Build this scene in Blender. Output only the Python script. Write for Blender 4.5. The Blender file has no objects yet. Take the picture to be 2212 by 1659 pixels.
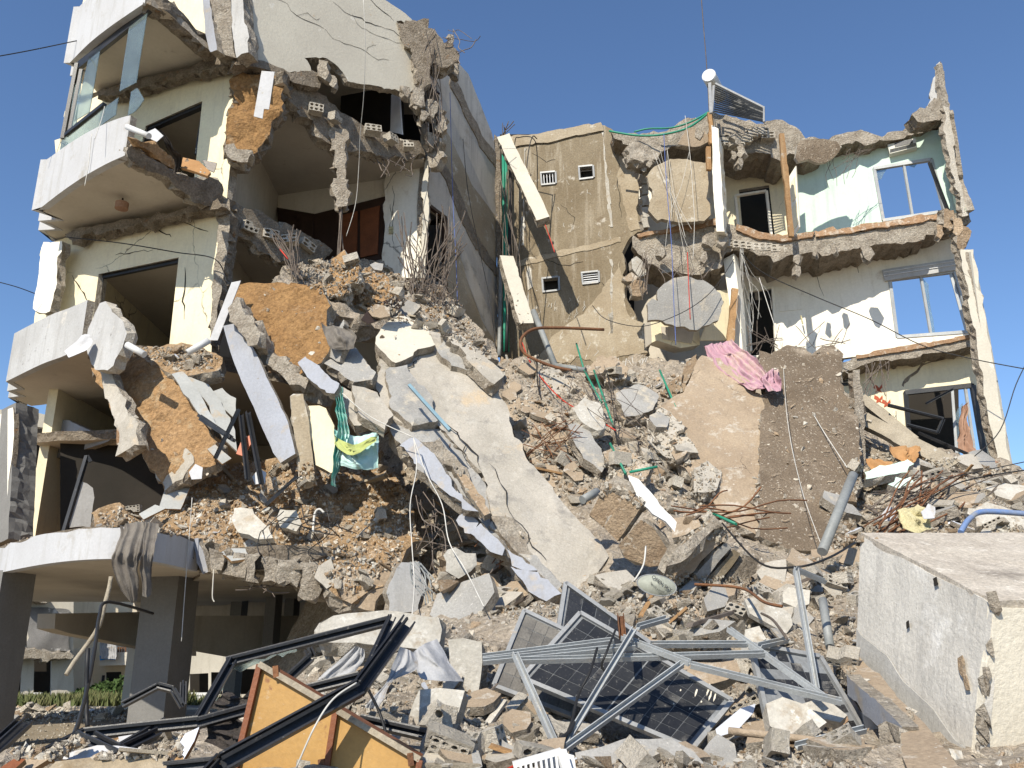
import bpy, bmesh, math, random
import numpy as np
from mathutils import Vector, Matrix, Euler, noise
from mathutils.geometry import delaunay_2d_cdt
from mathutils.bvhtree import BVHTree

R = math.radians
random.seed(7)
SC = bpy.context.scene
COL = SC.collection

# ------------------------------------------------------------------ camera
CAM = Vector((0.0, 0.0, 2.2)); PITCH = R(17.0); FPX = 1900.0; PW, PH = 2212.0, 1659.0
cd = bpy.data.cameras.new('camera'); cam = bpy.data.objects.new('camera', cd); COL.objects.link(cam)
cam.location = CAM; cam.rotation_euler = (R(90) + PITCH, 0, 0)
cd.sensor_width = 36.0; cd.lens = 36.0 * FPX / PW; cd.clip_start = 0.1; cd.clip_end = 3000
SC.camera = cam

# ------------------------------------------------------------------ sky and sun
SUN_EL, SUN_AZ = 40.0, 25.0          # behind the camera, to its left
sdir = Vector((-math.sin(R(SUN_AZ)) * math.cos(R(SUN_EL)), -math.cos(R(SUN_AZ)) * math.cos(R(SUN_EL)), math.sin(R(SUN_EL))))
w = bpy.data.worlds.new('World'); SC.world = w; w.use_nodes = True
nt = w.node_tree; bg = nt.nodes['Background']
sky = nt.nodes.new('ShaderNodeTexSky'); sky.sky_type = 'NISHITA'; sky.sun_disc = False
sky.sun_elevation = R(SUN_EL); sky.sun_rotation = math.atan2(sdir.x, sdir.y)
sky.altitude = 400; sky.air_density = 1.0; sky.dust_density = 0.3; sky.ozone_density = 6.0
nt.links.new(sky.outputs[0], bg.inputs[0]); bg.inputs[1].default_value = 0.132
sl = bpy.data.lights.new('sun', 'SUN'); sl.energy = 5.0; sl.angle = R(0.5); sl.color = (1.0, 0.925, 0.79)
so = bpy.data.objects.new('sun', sl); COL.objects.link(so)
so.rotation_euler = sdir.to_track_quat('Z', 'Y').to_euler(); so.location = sdir * 60
SC.view_settings.view_transform = 'Standard'; SC.view_settings.look = 'None'
SC.view_settings.exposure = 0.34; SC.view_settings.gamma = 1.0
SC.cycles.max_bounces = 5; SC.cycles.diffuse_bounces = 3

# ------------------------------------------------------------------ from photo pixels to places
cp, sp = math.cos(PITCH), math.sin(PITCH)
def ray(x, y):
    u = (x - PW / 2) / FPX; v = (PH / 2 - y) / FPX
    return Vector((u, cp - v * sp, sp + v * cp))
def at(x, y, Y):
    d = ray(x, y); return CAM + d * (Y / d.y)
def PZ(z): return (Vector((0, 0, z)), Vector((0, 0, 1)))
def PV(a, b):
    p, q = at(*a), at(*b); d = q - p; d.z = 0
    return (p, d.cross(Vector((0, 0, 1))).normalized())
def P3(a, b, c):
    p, q, r = at(*a), at(*b), at(*c); return (p, (q - p).cross(r - p).normalized())
def PT(x, y, Y, lean=0, yaw=0):       # plane through a point, leaning back (deg), turned (deg, + to the right)
    l, w_ = R(lean), R(yaw)
    return (at(x, y, Y), Vector((math.sin(w_) * math.cos(l), -math.cos(w_) * math.cos(l), math.sin(l))))
def hit(x, y, pl):
    d = ray(x, y); k = (pl[0] - CAM).dot(pl[1]) / d.dot(pl[1]); return CAM + d * k

# ------------------------------------------------------------------ materials
MATS = {}
def M(name, c1, c2=None, sc=2.0, rough=0.85, bump=0.25, bsc=25.0, fine=0.25, spots=None, streak=None, crack=0, metal=0.0, spec=0.3, vary=0.0, contrast=(0.35, 0.65), trans=0, sheen=0):
    m = bpy.data.materials.new(name); m.use_nodes = True; t = m.node_tree; N = t.nodes; Lk = t.links.new
    b = N['Principled BSDF']
    b.inputs['Roughness'].default_value = rough; b.inputs['Metallic'].default_value = metal
    b.inputs['Specular IOR Level'].default_value = spec
    tc = N.new('ShaderNodeTexCoord'); oi = N.new('ShaderNodeObjectInfo')
    ad = N.new('ShaderNodeVectorMath'); ad.operation = 'MULTIPLY_ADD'
    ad.inputs[1].default_value = (1, 1, 1)
    cx = N.new('ShaderNodeCombineXYZ')
    mu = N.new('ShaderNodeMath'); mu.operation = 'MULTIPLY'; mu.inputs[1].default_value = 37.0; Lk(oi.outputs['Random'], mu.inputs[0])
    Lk(mu.outputs[0], cx.inputs[0]); Lk(mu.outputs[0], cx.inputs[1])
    Lk(tc.outputs['Object'], ad.inputs[0]); Lk(cx.outputs[0], ad.inputs[2])
    V = ad.outputs[0]
    def noi(scale, det=4, ro=0.6, vec=None):
        n = N.new('ShaderNodeTexNoise'); n.inputs['Scale'].default_value = scale; n.inputs['Detail'].default_value = det
        n.inputs['Roughness'].default_value = ro; Lk(vec or V, n.inputs['Vector']); return n.outputs['Fac']
    def ramp(f, a, c):
        r = N.new('ShaderNodeMapRange'); r.inputs['From Min'].default_value = a; r.inputs['From Max'].default_value = c; Lk(f, r.inputs['Value']); return r.outputs[0]
    def mix(f, a, c, typ='MIX'):
        x = N.new('ShaderNodeMix'); x.data_type = 'RGBA'; x.blend_type = typ
        for s, val in ((x.inputs[0], f), (x.inputs[6], a), (x.inputs[7], c)):
            if hasattr(val, 'links'): Lk(val, s)
            elif isinstance(val, (int, float)): s.default_value = val
            else: s.default_value = (*val, 1)
        return x.outputs[2]
    c2 = c2 or tuple(v * 0.75 for v in c1)
    col = mix(ramp(noi(sc), *contrast), c1, c2)
    if streak:
        mp = N.new('ShaderNodeMapping'); mp.inputs['Scale'].default_value = (5, 5, 0.5); Lk(V, mp.inputs[0])
        col = mix(ramp(noi(1.0, 6, 0.65, mp.outputs[0]), 0.52, 0.78), col, streak)
    for s in (spots or []):
        col = mix(ramp(noi(s[1], 6, 0.7), s[2], s[2] + s[3]), col, s[0])
    if crack:
        vo = N.new('ShaderNodeTexVoronoi'); vo.feature = 'DISTANCE_TO_EDGE'; vo.inputs['Scale'].default_value = crack
        wn = N.new('ShaderNodeTexNoise'); wn.inputs['Scale'].default_value = crack * 2.2; wn.inputs['Detail'].default_value = 5; Lk(V, wn.inputs['Vector'])
        wm = N.new('ShaderNodeVectorMath'); wm.operation = 'MULTIPLY_ADD'; wm.inputs[1].default_value = (.45 / crack,) * 3
        Lk(wn.outputs['Color'], wm.inputs[0]); Lk(V, wm.inputs[2]); Lk(wm.outputs[0], vo.inputs['Vector'])
        ms = N.new('ShaderNodeMath'); ms.operation = 'MULTIPLY'
        Lk(ramp(vo.outputs['Distance'], 0.008 , 0.0), ms.inputs[0]); Lk(ramp(noi(crack * 0.7, 2), 0.55, 0.6), ms.inputs[1])
        col = mix(ms.outputs[0], col, tuple(v * 0.25 for v in c2))
    if fine:
        g = ramp(noi(bsc * 1.3, 4, 0.75), 0.3, 0.7)
        mr = N.new('ShaderNodeMapRange'); mr.inputs['To Min'].default_value = 1 - fine; mr.inputs['To Max'].default_value = 1 + fine * 0.6; Lk(g, mr.inputs['Value'])
        gc = N.new('ShaderNodeCombineColor'); [Lk(mr.outputs[0], gc.inputs[i]) for i in range(3)]
        col = mix(1.0, col, gc.outputs[0], 'MULTIPLY')
    if vary:
        mr = N.new('ShaderNodeMapRange'); mr.inputs['To Min'].default_value = 1 - vary; mr.inputs['To Max'].default_value = 1 + vary; Lk(oi.outputs['Random'], mr.inputs['Value'])
        gc = N.new('ShaderNodeCombineColor'); [Lk(mr.outputs[0], gc.inputs[i]) for i in range(3)]
        col = mix(1.0, col, gc.outputs[0], 'MULTIPLY')
    Lk(col, b.inputs['Base Color'])
    if trans: b.inputs['Transmission Weight'].default_value = trans
    if bump:
        bp = N.new('ShaderNodeBump'); bp.inputs['Strength'].default_value = min(1, bump); bp.inputs['Distance'].default_value = 0.03 + 0.05 * bump
        Lk(noi(bsc, 5, 0.7), bp.inputs['Height']); Lk(bp.outputs[0], b.inputs['Normal'])
    MATS[name] = m; return m

M('cream_plaster', (.80, .725, .52), (.73, .65, .46), 1.0, bump=.16, bsc=12, fine=.08, streak=(.60, .53, .39), spots=[((.55, .46, .32), 1.8, .64, .1), ((.46, .40, .31), 12, .70, .04)], crack=.5)
M('ivory_plaster', (.83, .79, .69), (.78, .74, .63), 1.0, bump=.14, bsc=12, fine=.07, streak=(.64, .59, .48), spots=[((.62, .55, .44), 1.6, .62, .1), ((.50, .44, .35), 12, .71, .04)], crack=.35)
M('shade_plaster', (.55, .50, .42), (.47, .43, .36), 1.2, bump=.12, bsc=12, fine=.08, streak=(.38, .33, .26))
M('bluewhite_paint', (.335, .35, .39), (.29, .30, .33), 1.1, bump=.25, bsc=20, fine=.12, streak=(.27, .265, .265), spots=[((.36, .315, .26), 2, .56, .12), ((.23, .205, .175), 9, .66, .05)])
M('shaded_column_paint', (.20, .195, .185), (.165, .16, .15), .9, bump=.2, bsc=20, fine=.12, streak=(.17, .165, .155))  # grey darkened so the columns' shade sits in the paint
M('fascia_paint', (.50, .505, .52), (.44, .44, .445), .7, bump=.15, bsc=20, fine=.08, streak=(.36, .35, .33), spots=[((.35, .325, .285), 1.5, .58, .14), ((.26, .23, .195), 11, .68, .05)])
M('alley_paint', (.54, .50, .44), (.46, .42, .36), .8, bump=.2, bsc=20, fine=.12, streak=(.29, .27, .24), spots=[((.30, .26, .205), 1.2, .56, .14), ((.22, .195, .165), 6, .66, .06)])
M('grey_paint', (.47, .47, .465), (.39, .385, .375), .9, bump=.2, bsc=20, fine=.12, streak=(.31, .30, .285), spots=[((.22, .21, .20), 5, .62, .06), ((.55, .52, .47), 2, .60, .1)])
M('soffit_plaster', (.54, .49, .41), (.46, .41, .34), .8, bump=.1, bsc=10, fine=.06, spots=[((.38, .33, .27), 3, .62, .1)])
M('rough_concrete', (.50, .445, .365), (.33, .28, .22), 5, bump=1.0, bsc=22, fine=.45, spots=[((.20, .16, .12), 9, .60, .08), ((.64, .59, .51), 16, .60, .06)])
M('dark_concrete', (.33, .28, .22), (.21, .17, .125), 5, bump=1.0, bsc=20, fine=.45, spots=[((.44, .39, .32), 16, .60, .06), ((.30, .16, .07), 6, .62, .06)])
M('slab_concrete', (.42, .385, .33), (.345, .315, .265), 1.1, bump=.35, bsc=26, fine=.2, spots=[((.27, .25, .22), 1.8, .56, .1), ((.47, .38, .27), 1.0, .58, .1), ((.56, .53, .47), 26, .63, .04), ((.20, .18, .155), 9, .70, .04)], streak=(.47, .44, .385))
M('slab_grey', (.35, .34, .32), (.28, .27, .25), 1.6, bump=.4, bsc=26, fine=.22, spots=[((.46, .41, .33), 2, .55, .1), ((.54, .51, .46), 20, .62, .05)])
M('upper_plaster', (.58, .54, .45), (.52, .48, .40), 1.0, bump=.22, bsc=18, fine=.1, spots=[((.46, .33, .20), 2.2, .66, .08), ((.68, .65, .58), 3, .62, .08)], crack=.45)
M('tan_render', (.185, .145, .092), (.245, .20, .135), .8, bump=.4, bsc=18, fine=.25, spots=[((.20, .155, .10), 1.4, .54, .12), ((.50, .46, .39), 2.6, .60, .1), ((.64, .60, .53), 8, .66, .05)], streak=(.42, .37, .29))
M('tan_render_light', (.40, .34, .25), (.31, .25, .17), .9, bump=.4, bsc=18, fine=.22, spots=[((.54, .50, .42), 3.0, .58, .1), ((.24, .18, .11), 2, .6, .1)])
M('soil', (.44, .28, .145), (.36, .215, .10), 2.0, rough=.95, bump=1.0, bsc=12, fine=.45, spots=[((.50, .39, .25), 2.0, .55, .14), ((.56, .50, .42), 20, .64, .05), ((.22, .12, .055), 5, .64, .08)])
M('soil_brown', (.37, .215, .09), (.29, .16, .065), 2.0, rough=.95, bump=1.0, bsc=13, fine=.45, spots=[((.46, .34, .21), 2.0, .56, .14), ((.52, .46, .38), 18, .66, .05), ((.15, .085, .04), 5, .63, .08)])
M('debris_soil', (.44, .315, .195), (.37, .24, .125), 2.0, rough=.95, bump=1, bsc=14, fine=.45, spots=[((.52, .46, .38), 2.4, .56, .1), ((.62, .58, .51), 18, .60, .05), ((.17, .12, .08), 7, .65, .07)])
M('debris_grey', (.45, .385, .305), (.35, .29, .22), 2.0, rough=.95, bump=1, bsc=14, fine=.5, spots=[((.44, .38, .30), 3, .55, .1), ((.58, .53, .46), 16, .58, .05), ((.13, .10, .075), 5, .60, .08)])  # kept darker than the chunks so gaps between them look shadowed
M('gravel_slab', (.17, .128, .088), (.24, .185, .13), 1.0, bump=.8, bsc=30, fine=.45, spots=[((.40, .33, .25), .9, .56, .14), ((.60, .53, .43), 20, .60, .03), ((.52, .45, .36), 6, .66, .03)])
M('screed', (.375, .295, .21), (.30, .23, .16), 1.2, bump=.45, bsc=22, fine=.24, spots=[((.48, .43, .36), 2.4, .55, .1), ((.25, .19, .13), 1.7, .60, .1), ((.56, .52, .45), 18, .65, .04)], crack=1.2)
M('chunk', (.60, .54, .445), (.47, .41, .325), 3.5, bump=.9, bsc=18, fine=.35, vary=.22, spots=[((.68, .64, .57), 12, .58, .06), ((.38, .27, .17), 3, .64, .1)])
M('chunk_brown', (.42, .315, .21), (.31, .22, .14), 3.5, bump=.9, bsc=18, fine=.35, vary=.22, spots=[((.55, .48, .39), 8, .58, .08)])
M('block', (.58, .53, .45), (.47, .425, .35), 3, bump=.8, bsc=30, fine=.3, vary=.18, spots=[((.70, .67, .60), 9, .60, .08)])
M('white_fragment', (.50, .475, .42), (.40, .37, .315), 2.5, bump=.4, bsc=18, fine=.2, vary=.16, spots=[((.35, .295, .225), 3, .55, .1), ((.60, .575, .52), 8, .58, .08)])
M('blue_fragment', (.58, .61, .67), (.50, .52, .57), 2.5, bump=.2, bsc=18, fine=.1, vary=.1, spots=[((.42, .37, .30), 3, .66, .1)])
M('tile', (.40, .405, .39), (.33, .335, .32), 1.5, rough=.55, bump=.1, bsc=20, fine=.12, vary=.1, spots=[((.42, .34, .24), 2.2, .56, .12)])
M('terracotta', (.38, .24, .14), (.31, .19, .11), 4, bump=.6, bsc=20, fine=.35, vary=.15, spots=[((.52, .44, .35), 6, .52, .1)])
M('wood_plank', (.36, .215, .10), (.27, .155, .07), 3, rough=.75, bump=.35, bsc=25, fine=.3, streak=(.42, .30, .17), vary=.15, spots=[((.07, .045, .03), 9, .68, .03), ((.46, .40, .32), 4, .60, .1)])
M('weathered_wood', (.38, .33, .25), (.28, .24, .18), 3, rough=.8, bump=.4, bsc=30, fine=.3)
M('yellow_wood', (.42, .245, .07), (.35, .195, .05), 1.3, rough=.5, bump=.08, bsc=30, fine=.12, spots=[((.22, .095, .03), 6, .62, .06), ((.55, .47, .36), 2.2, .62, .12), ((.66, .60, .52), 40, .68, .03)], spec=.4)
M('red_wood', (.22, .075, .03), (.15, .05, .02), 3, rough=.5, bump=.2, bsc=30, fine=.2)
M('dark_wood', (.05, .028, .02), (.032, .018, .013), 2, rough=.4, bump=.1, bsc=20, fine=.2)
M('black_metal', (.016, .017, .019), (.03, .03, .032), 3, rough=.42, bump=.1, bsc=40, fine=.3, spec=.5, spots=[((.16, .15, .135), 14, .64, .06)])
M('steel', (.42, .44, .445), (.34, .355, .36), 3, rough=.55, bump=.15, bsc=40, fine=.18, metal=.1, spots=[((.48, .46, .42), 6, .58, .08), ((.20, .15, .11), 12, .68, .04)])
M('white_metal', (.75, .76, .77), (.62, .63, .64), 3, rough=.4, bump=.06, bsc=30, fine=.08, spots=[((.40, .33, .26), 8, .68, .05)])
M('rebar', (.20, .17, .145), (.13, .10, .08), 5, rough=.7, bump=.3, bsc=60, fine=.3, metal=.3, vary=.2)
M('rust', (.22, .10, .045), (.14, .065, .035), 5, rough=.8, bump=.4, bsc=50, fine=.35, vary=.2)
M('wire_black', (.02, .02, .021), None, 5, rough=.5, bump=0, fine=0)
M('wire_white', (.62, .60, .55), None, 5, rough=.6, bump=0, fine=.1)
M('wire_red', (.55, .05, .03), None, 5, rough=.5, bump=0, fine=.1)
M('wire_blue', (.09, .15, .42), None, 5, rough=.5, bump=0, fine=.1)
M('pipe_green', (.02, .25, .155), (.03, .20, .13), 4, rough=.5, bump=.05, fine=.15)
M('pipe_grey', (.27, .28, .275), (.20, .21, .205), 4, rough=.5, bump=.05, fine=.15)
M('pipe_blue', (.10, .20, .45), (.25, .27, .30), 3, rough=.5, bump=.05, fine=.15)
M('bluesteel', (.19, .30, .36), (.15, .24, .29), 4, rough=.45, bump=.05, fine=.15)
M('white_plastic', (.66, .66, .65), (.56, .56, .545), 3, rough=.45, bump=.05, fine=.08, vary=.06, spots=[((.46, .41, .34), 4, .64, .1)])
M('green_paint', (.56, .70, .61), (.52, .65, .565), 1.0, bump=.1, bsc=12, fine=.06, streak=(.40, .54, .45), spots=[((.52, .55, .45), 1.6, .66, .12), ((.60, .58, .50), 9, .70, .04)])
M('solar_glass', (.016, .017, .020), (.034, .035, .038), .8, rough=.3, bump=.02, bsc=50, fine=.3, spots=[((.20, .19, .175), 60, .60, .10), ((.40, .38, .34), 1.6, .56, .2)], spec=.4)
M('solar_cell', (.014, .015, .018), (.028, .029, .031), 1.5, rough=.3, bump=.02, bsc=50, fine=.3, spots=[((.26, .25, .23), 45, .62, .06), ((.24, .23, .21), 1.1, .58, .2)], spec=.4, vary=.15)
M('solar_dusty', (.20, .185, .16), (.09, .085, .078), 1.4, rough=.6, bump=.05, bsc=50, fine=.3, spots=[((.025, .025, .027), 1.6, .58, .12), ((.32, .30, .265), 50, .62, .06)])
M('solar_line', (.22, .23, .24), None, 5, rough=.5, bump=0)
M('alu', (.33, .335, .335), (.26, .265, .265), 4, rough=.5, metal=.3, bump=.05, fine=.15, spots=[((.36, .32, .27), 8, .60, .08)])
M('glass_pane', (.55, .68, .68), None, 1, rough=.06, bump=0, fine=0, trans=.85, spec=.6)
M('dark_room', (.03, .025, .02), (.02, .017, .013), 1, bump=.1, fine=.1)  # near-black: cracks and spots, and the painted darkness of unlit rooms
M('cloth_pink', (.44, .27, .32), (.38, .225, .275), 3, rough=.95, bump=.25, bsc=60, fine=.12, spots=[((.50, .38, .34), 2.2, .50, .15), ((.30, .19, .13), 4, .64, .08)])
M('cloth_grey', (.20, .18, .155), (.13, .115, .10), 4, rough=.95, bump=.3, bsc=60, fine=.2, spots=[((.36, .28, .18), 7, .66, .06)])
M('cloth_white', (.40, .405, .42), (.33, .33, .335), 3, rough=.95, bump=.25, bsc=40, fine=.15, spots=[((.30, .25, .195), 4, .58, .1)])
M('cloth_brown', (.36, .22, .15), (.25, .14, .09), 3, rough=.95, bump=.2, bsc=40, fine=.15)
M('cloth_mint', (.34, .58, .54), (.55, .70, .66), 2.5, rough=.95, bump=.2, bsc=40, fine=.1)
M('cloth_olive', (.40, .44, .16), (.34, .38, .13), 2.5, rough=.95, bump=.2, bsc=40, fine=.1)
M('cloth_teal', (.05, .32, .27), (.35, .48, .44), 9, rough=.95, bump=.2, bsc=40, fine=.1)
M('mesh_fabric', (.035, .031, .030), (.09, .075, .065), 60, rough=.9, bump=.6, bsc=90, fine=.5)
M('foam', (.68, .62, .38), (.58, .52, .30), 4, rough=.95, bump=.8, bsc=25, fine=.2)
M('cardboard', (.42, .235, .105), (.33, .18, .075), 2, rough=.9, bump=.1, fine=.15)
M('paper', (.52, .52, .53), (.45, .45, .455), 2, rough=.8, bump=.1, bsc=10, fine=.1, spots=[((.40, .36, .30), 3, .60, .1)])
M('block_render', (.58, .555, .505), (.49, .465, .42), 1.0, bump=.35, bsc=24, fine=.15, streak=(.36, .345, .32), spots=[((.22, .205, .185), 3.2, .67, .06), ((.68, .66, .62), 1.2, .56, .12), ((.40, .30, .22), 2.3, .72, .03)])
M('block_lower', (.42, .41, .385), (.36, .35, .325), 1.2, bump=.3, bsc=24, fine=.15, streak=(.30, .29, .27))  # darker grey for the band low on the block's side
M('block_top', (.53, .475, .40), (.41, .36, .30), 2.2, bump=.5, bsc=26, fine=.35, streak=(.62, .56, .48), spots=[((.28, .245, .205), 1.6, .60, .12), ((.66, .61, .53), 7, .58, .08)])
M('block_cream', (.70, .65, .54), (.60, .55, .45), 1.3, bump=.35, bsc=22, fine=.1, spots=[((.42, .33, .22), 3, .66, .07)])
M('asphalt', (.16, .15, .135), (.11, .105, .095), 1.2, bump=.4, bsc=25, fine=.3, spots=[((.28, .26, .23), 3, .58, .1)])
M('earth', (.30, .25, .18), (.22, .18, .125), .6, bump=.5, bsc=8, fine=.3)
M('house_white', (.62, .58, .50), (.52, .48, .40), .5, bump=.1, fine=.1, streak=(.42, .38, .31), spots=[((.10, .09, .08), 1.0, .70, .06)])
M('house_cream', (.66, .58, .44), (.56, .49, .36), .5, bump=.1, fine=.1, streak=(.46, .38, .27))
M('house_soot', (.28, .27, .26), (.05, .048, .045), .6, bump=.3, fine=.2, spots=[((.62, .61, .60), 1.1, .56, .08)])
M('grass_mat', (.10, .13, .045), (.19, .18, .085), 3, rough=.9, bump=0, fine=.3)
M('shrub_mat', (.045, .085, .022), (.075, .12, .035), 3, rough=.9, bump=0, fine=.3)
M('ink', (.03, .03, .032), None, 3, bump=0, fine=0)
M('dish_mat', (.36, .37, .31), (.28, .29, .24), 2, rough=.6, bump=.15, fine=.2)
M('ac_white', (.66, .65, .58), (.56, .55, .47), 2, rough=.5, bump=.05, fine=.1)
M('red_print', (.45, .10, .05), None, 3, bump=0, fine=0)
M('bright_blue', (.02, .22, .55), None, 3, bump=0, fine=.1)
M('orange_plastic', (.5, .13, .05), (.4, .10, .04), 3, rough=.5, bump=.05, fine=.1)

# ------------------------------------------------------------------ object helpers
SURF = []                # meshes that debris can lie on
def lab(o, label, cat, group=None, kind=None):
    if label: o['label'] = label
    if cat: o['category'] = cat
    if group: o['group'] = group
    if kind or cat: o['kind'] = kind or 'thing'
    return o
def TH(name, label, cat, loc, group=None):
    o = bpy.data.objects.new(name, None); COL.objects.link(o); o.location = loc; o.empty_display_size = .2
    return lab(o, label, cat, group)
def wloc(o):
    l = Vector((0, 0, 0))
    while o: l = l + o.location; o = o.parent
    return l
def obj(name, vs, fs, mats, mi=None, parent=None, smooth=False, surf=False):
    vs = [Vector(v) for v in vs]
    if surf: SURF.append((vs, fs))
    me = bpy.data.meshes.new(name)
    if parent: o0 = wloc(parent); loc = Vector((0, 0, 0))
    else:
        mn = Vector([min(v[i] for v in vs) for i in range(3)]); mx = Vector([max(v[i] for v in vs) for i in range(3)])
        o0 = Vector(((mn.x + mx.x) / 2, (mn.y + mx.y) / 2, mn.z)); loc = o0
    me.from_pydata([v - o0 for v in vs], [], fs)
    for m in (mats if isinstance(mats, (list, tuple)) else [mats]): me.materials.append(MATS[m])
    if mi: me.polygons.foreach_set('material_index', mi)
    if smooth: me.polygons.foreach_set('use_smooth', [len(f) <= 4 for f in fs])
    me.update()
    o = bpy.data.objects.new(name, me); COL.objects.link(o); o.location = loc
    if parent: o.parent = parent
    return o
def struct(o): o['kind'] = 'structure'; return o

def inpoly(x, y, poly):
    c = False; n = len(poly); j = n - 1
    for i in range(n):
        xi, yi = poly[i][0], poly[i][1]; xj, yj = poly[j][0], poly[j][1]
        if (yi > y) != (yj > y) and x < (xj - xi) * (y - yi) / (yj - yi + 1e-12) + xi: c = not c
        j = i
    return c
def fr(p, s): return noise.fractal(p * s, 0.9, 2.1, 4)
def jagline(p2, jag, step, seed, closed=True):
    out = []; n = len(p2)
    for i in range(n):
        a = Vector(p2[i]); b = Vector(p2[(i + 1) % n]); L = (b - a).length
        k = max(1, int(L / step)) if jag > 0 else 1
        d = (b - a) / max(L, 1e-9); q = Vector((-d.y, d.x)); h0 = h1 = 0.0; run = left = 1
        for s in range(k):
            p = a + (b - a) * (s / k)
            if jag > 0:
                left -= 1
                if left <= 0:          # a straight fracture of one to five steps, then a sharp corner
                    run = left = random.randint(1, 5); h0, h1 = h1, random.uniform(-1.5, 1.5) * jag
                    if random.random() < .3: h0 = h1 + random.uniform(-1, 1) * jag
                t = 1 - left / run; h = h0 + (h1 - h0) * t + random.uniform(-.28, .28) * jag
                if s == 0: h *= .3
                p = p + q * h + d * random.uniform(-.25, .25) * step * (s > 0)
            out.append(p)
    return out
def shape3(p3, n, th, holes=(), jag=.03, step=.12, relief=0, grid=.25, hjag=0, rimrough=1.0, rseed=None, back=None):
    """polygon p3 in a plane of normal n (to the viewer), th thick away from n; returns verts, faces, kinds (0 face, 1 rim, 2 back)"""
    n = n.normalized(); o = p3[0]
    e1 = (p3[1] - p3[0]).normalized(); e1 = (e1 - n * e1.dot(n)).normalized(); e2 = n.cross(e1)
    to2 = lambda p: Vector(((p - o).dot(e1), (p - o).dot(e2)))
    seed = rseed if rseed is not None else random.uniform(0, 99)
    loops = [jagline([to2(p) for p in p3], jag, step, seed)] + [jagline([to2(p) for p in h], hjag, step, seed) for h in holes]
    vs, es = [], []
    for l in loops:
        b = len(vs); vs += l; es += [(b + i, b + (i + 1) % len(l)) for i in range(len(l))]
    if relief or grid < .2:
        xs = [v.x for v in loops[0]]; ys = [v.y for v in loops[0]]
        gx = int((max(xs) - min(xs)) / grid) + 1; gy = int((max(ys) - min(ys)) / grid) + 1
        for i in range(gx + 1):
            for j in range(gy + 1):
                x = min(xs) + (i + random.uniform(-.35, .35)) * grid; y = min(ys) + (j + random.uniform(-.35, .35)) * grid
                if inpoly(x, y, loops[0]) and not any(inpoly(x, y, h) for h in loops[1:]): vs.append(Vector((x, y)))
    V2, _, F, *_ = delaunay_2d_cdt(vs, es, [], 0, 1e-5)
    tris = []
    for f in F:
        cx = sum(V2[i].x for i in f) / 3; cy = sum(V2[i].y for i in f) / 3
        if inpoly(cx, cy, loops[0]) and not any(inpoly(cx, cy, h) for h in loops[1:]): tris.append(tuple(f))
    used = sorted({i for t in tris for i in t}); mp = {u: k for k, u in enumerate(used)}
    tris = [tuple(mp[i] for i in t) for t in tris]
    P = [V2[u] for u in used]; N0 = len(P); verts = []
    ec = {}
    for t in tris:
        for a, b in ((t[0], t[1]), (t[1], t[2]), (t[2], t[0])):
            ec[(a, b)] = 1
    bd = [(a, b) for (a, b) in ec if (b, a) not in ec]; onb = {i for e in bd for i in e}
    for i, p in enumerate(P):
        v = o + e1 * p.x + e2 * p.y
        if relief:
            h = fr(v, 1.6) * relief + fr(v, 6) * relief * .35
            v = v + n * (h * (.35 if i in onb else 1))
        verts.append(v)
    faces = [t for t in tris]; kinds = [0] * len(tris)
    if th > 0:
        Rn = max(1, min(4, int(th / .09))); cx = sum(p.x for p in P) / N0; cy = sum(p.y for p in P) / N0
        ring = {0: {i: i for i in onb}}
        for r in range(1, Rn):
            ring[r] = {}
            for i in onb:
                p = P[i]; d = -n * (th * r / Rn); rr = rimrough * min(.05, th * .22) * (1 if jag > 0 else 0)
                j = Vector((random.uniform(-1, 1), random.uniform(-1, 1), random.uniform(-1, 1))) * rr
                ring[r][i] = len(verts); verts.append(o + e1 * p.x + e2 * p.y + d + j)
        b0 = len(verts)
        for p in P: verts.append(o + e1 * p.x + e2 * p.y - n * th)
        ring[Rn] = {i: b0 + i for i in onb}
        for a, b in bd:
            for r in range(Rn):
                faces.append((ring[r][b], ring[r][a], ring[r + 1][a], ring[r + 1][b])); kinds.append(1)
        for t in tris: faces.append((b0 + t[2], b0 + t[1], b0 + t[0])); kinds.append(2)
    return verts, faces, kinds
def panel(name, px, plane, th, mats, parent=None, holes=(), surf=False, label=None, cat=None, group=None, flip=False, **k):
    p3 = [hit(x, y, plane) for x, y in px]; n = plane[1].copy()
    c = sum(p3, Vector()) / len(p3)
    if n.dot(CAM - c) < 0: n.negate()
    if flip: n.negate()
    # counter clockwise seen from n
    ar = sum(((p3[i] - c).cross(p3[(i + 1) % len(p3)] - c)).dot(n) for i in range(len(p3)))
    if ar < 0: p3.reverse()
    h3 = [[hit(x, y, plane) for x, y in h] for h in holes]
    vs, fs, ks = shape3(p3, n, th, h3, **k)
    mats = list(mats) if isinstance(mats, (list, tuple)) else [mats]
    ml = {0: 0, 1: min(1, len(mats) - 1), 2: min(2, len(mats) - 1) if len(mats) > 2 else 0}
    o = obj(name, vs, fs, mats, [ml[q] for q in ks], parent, surf=surf)
    return lab(o, label, cat, group)
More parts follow.
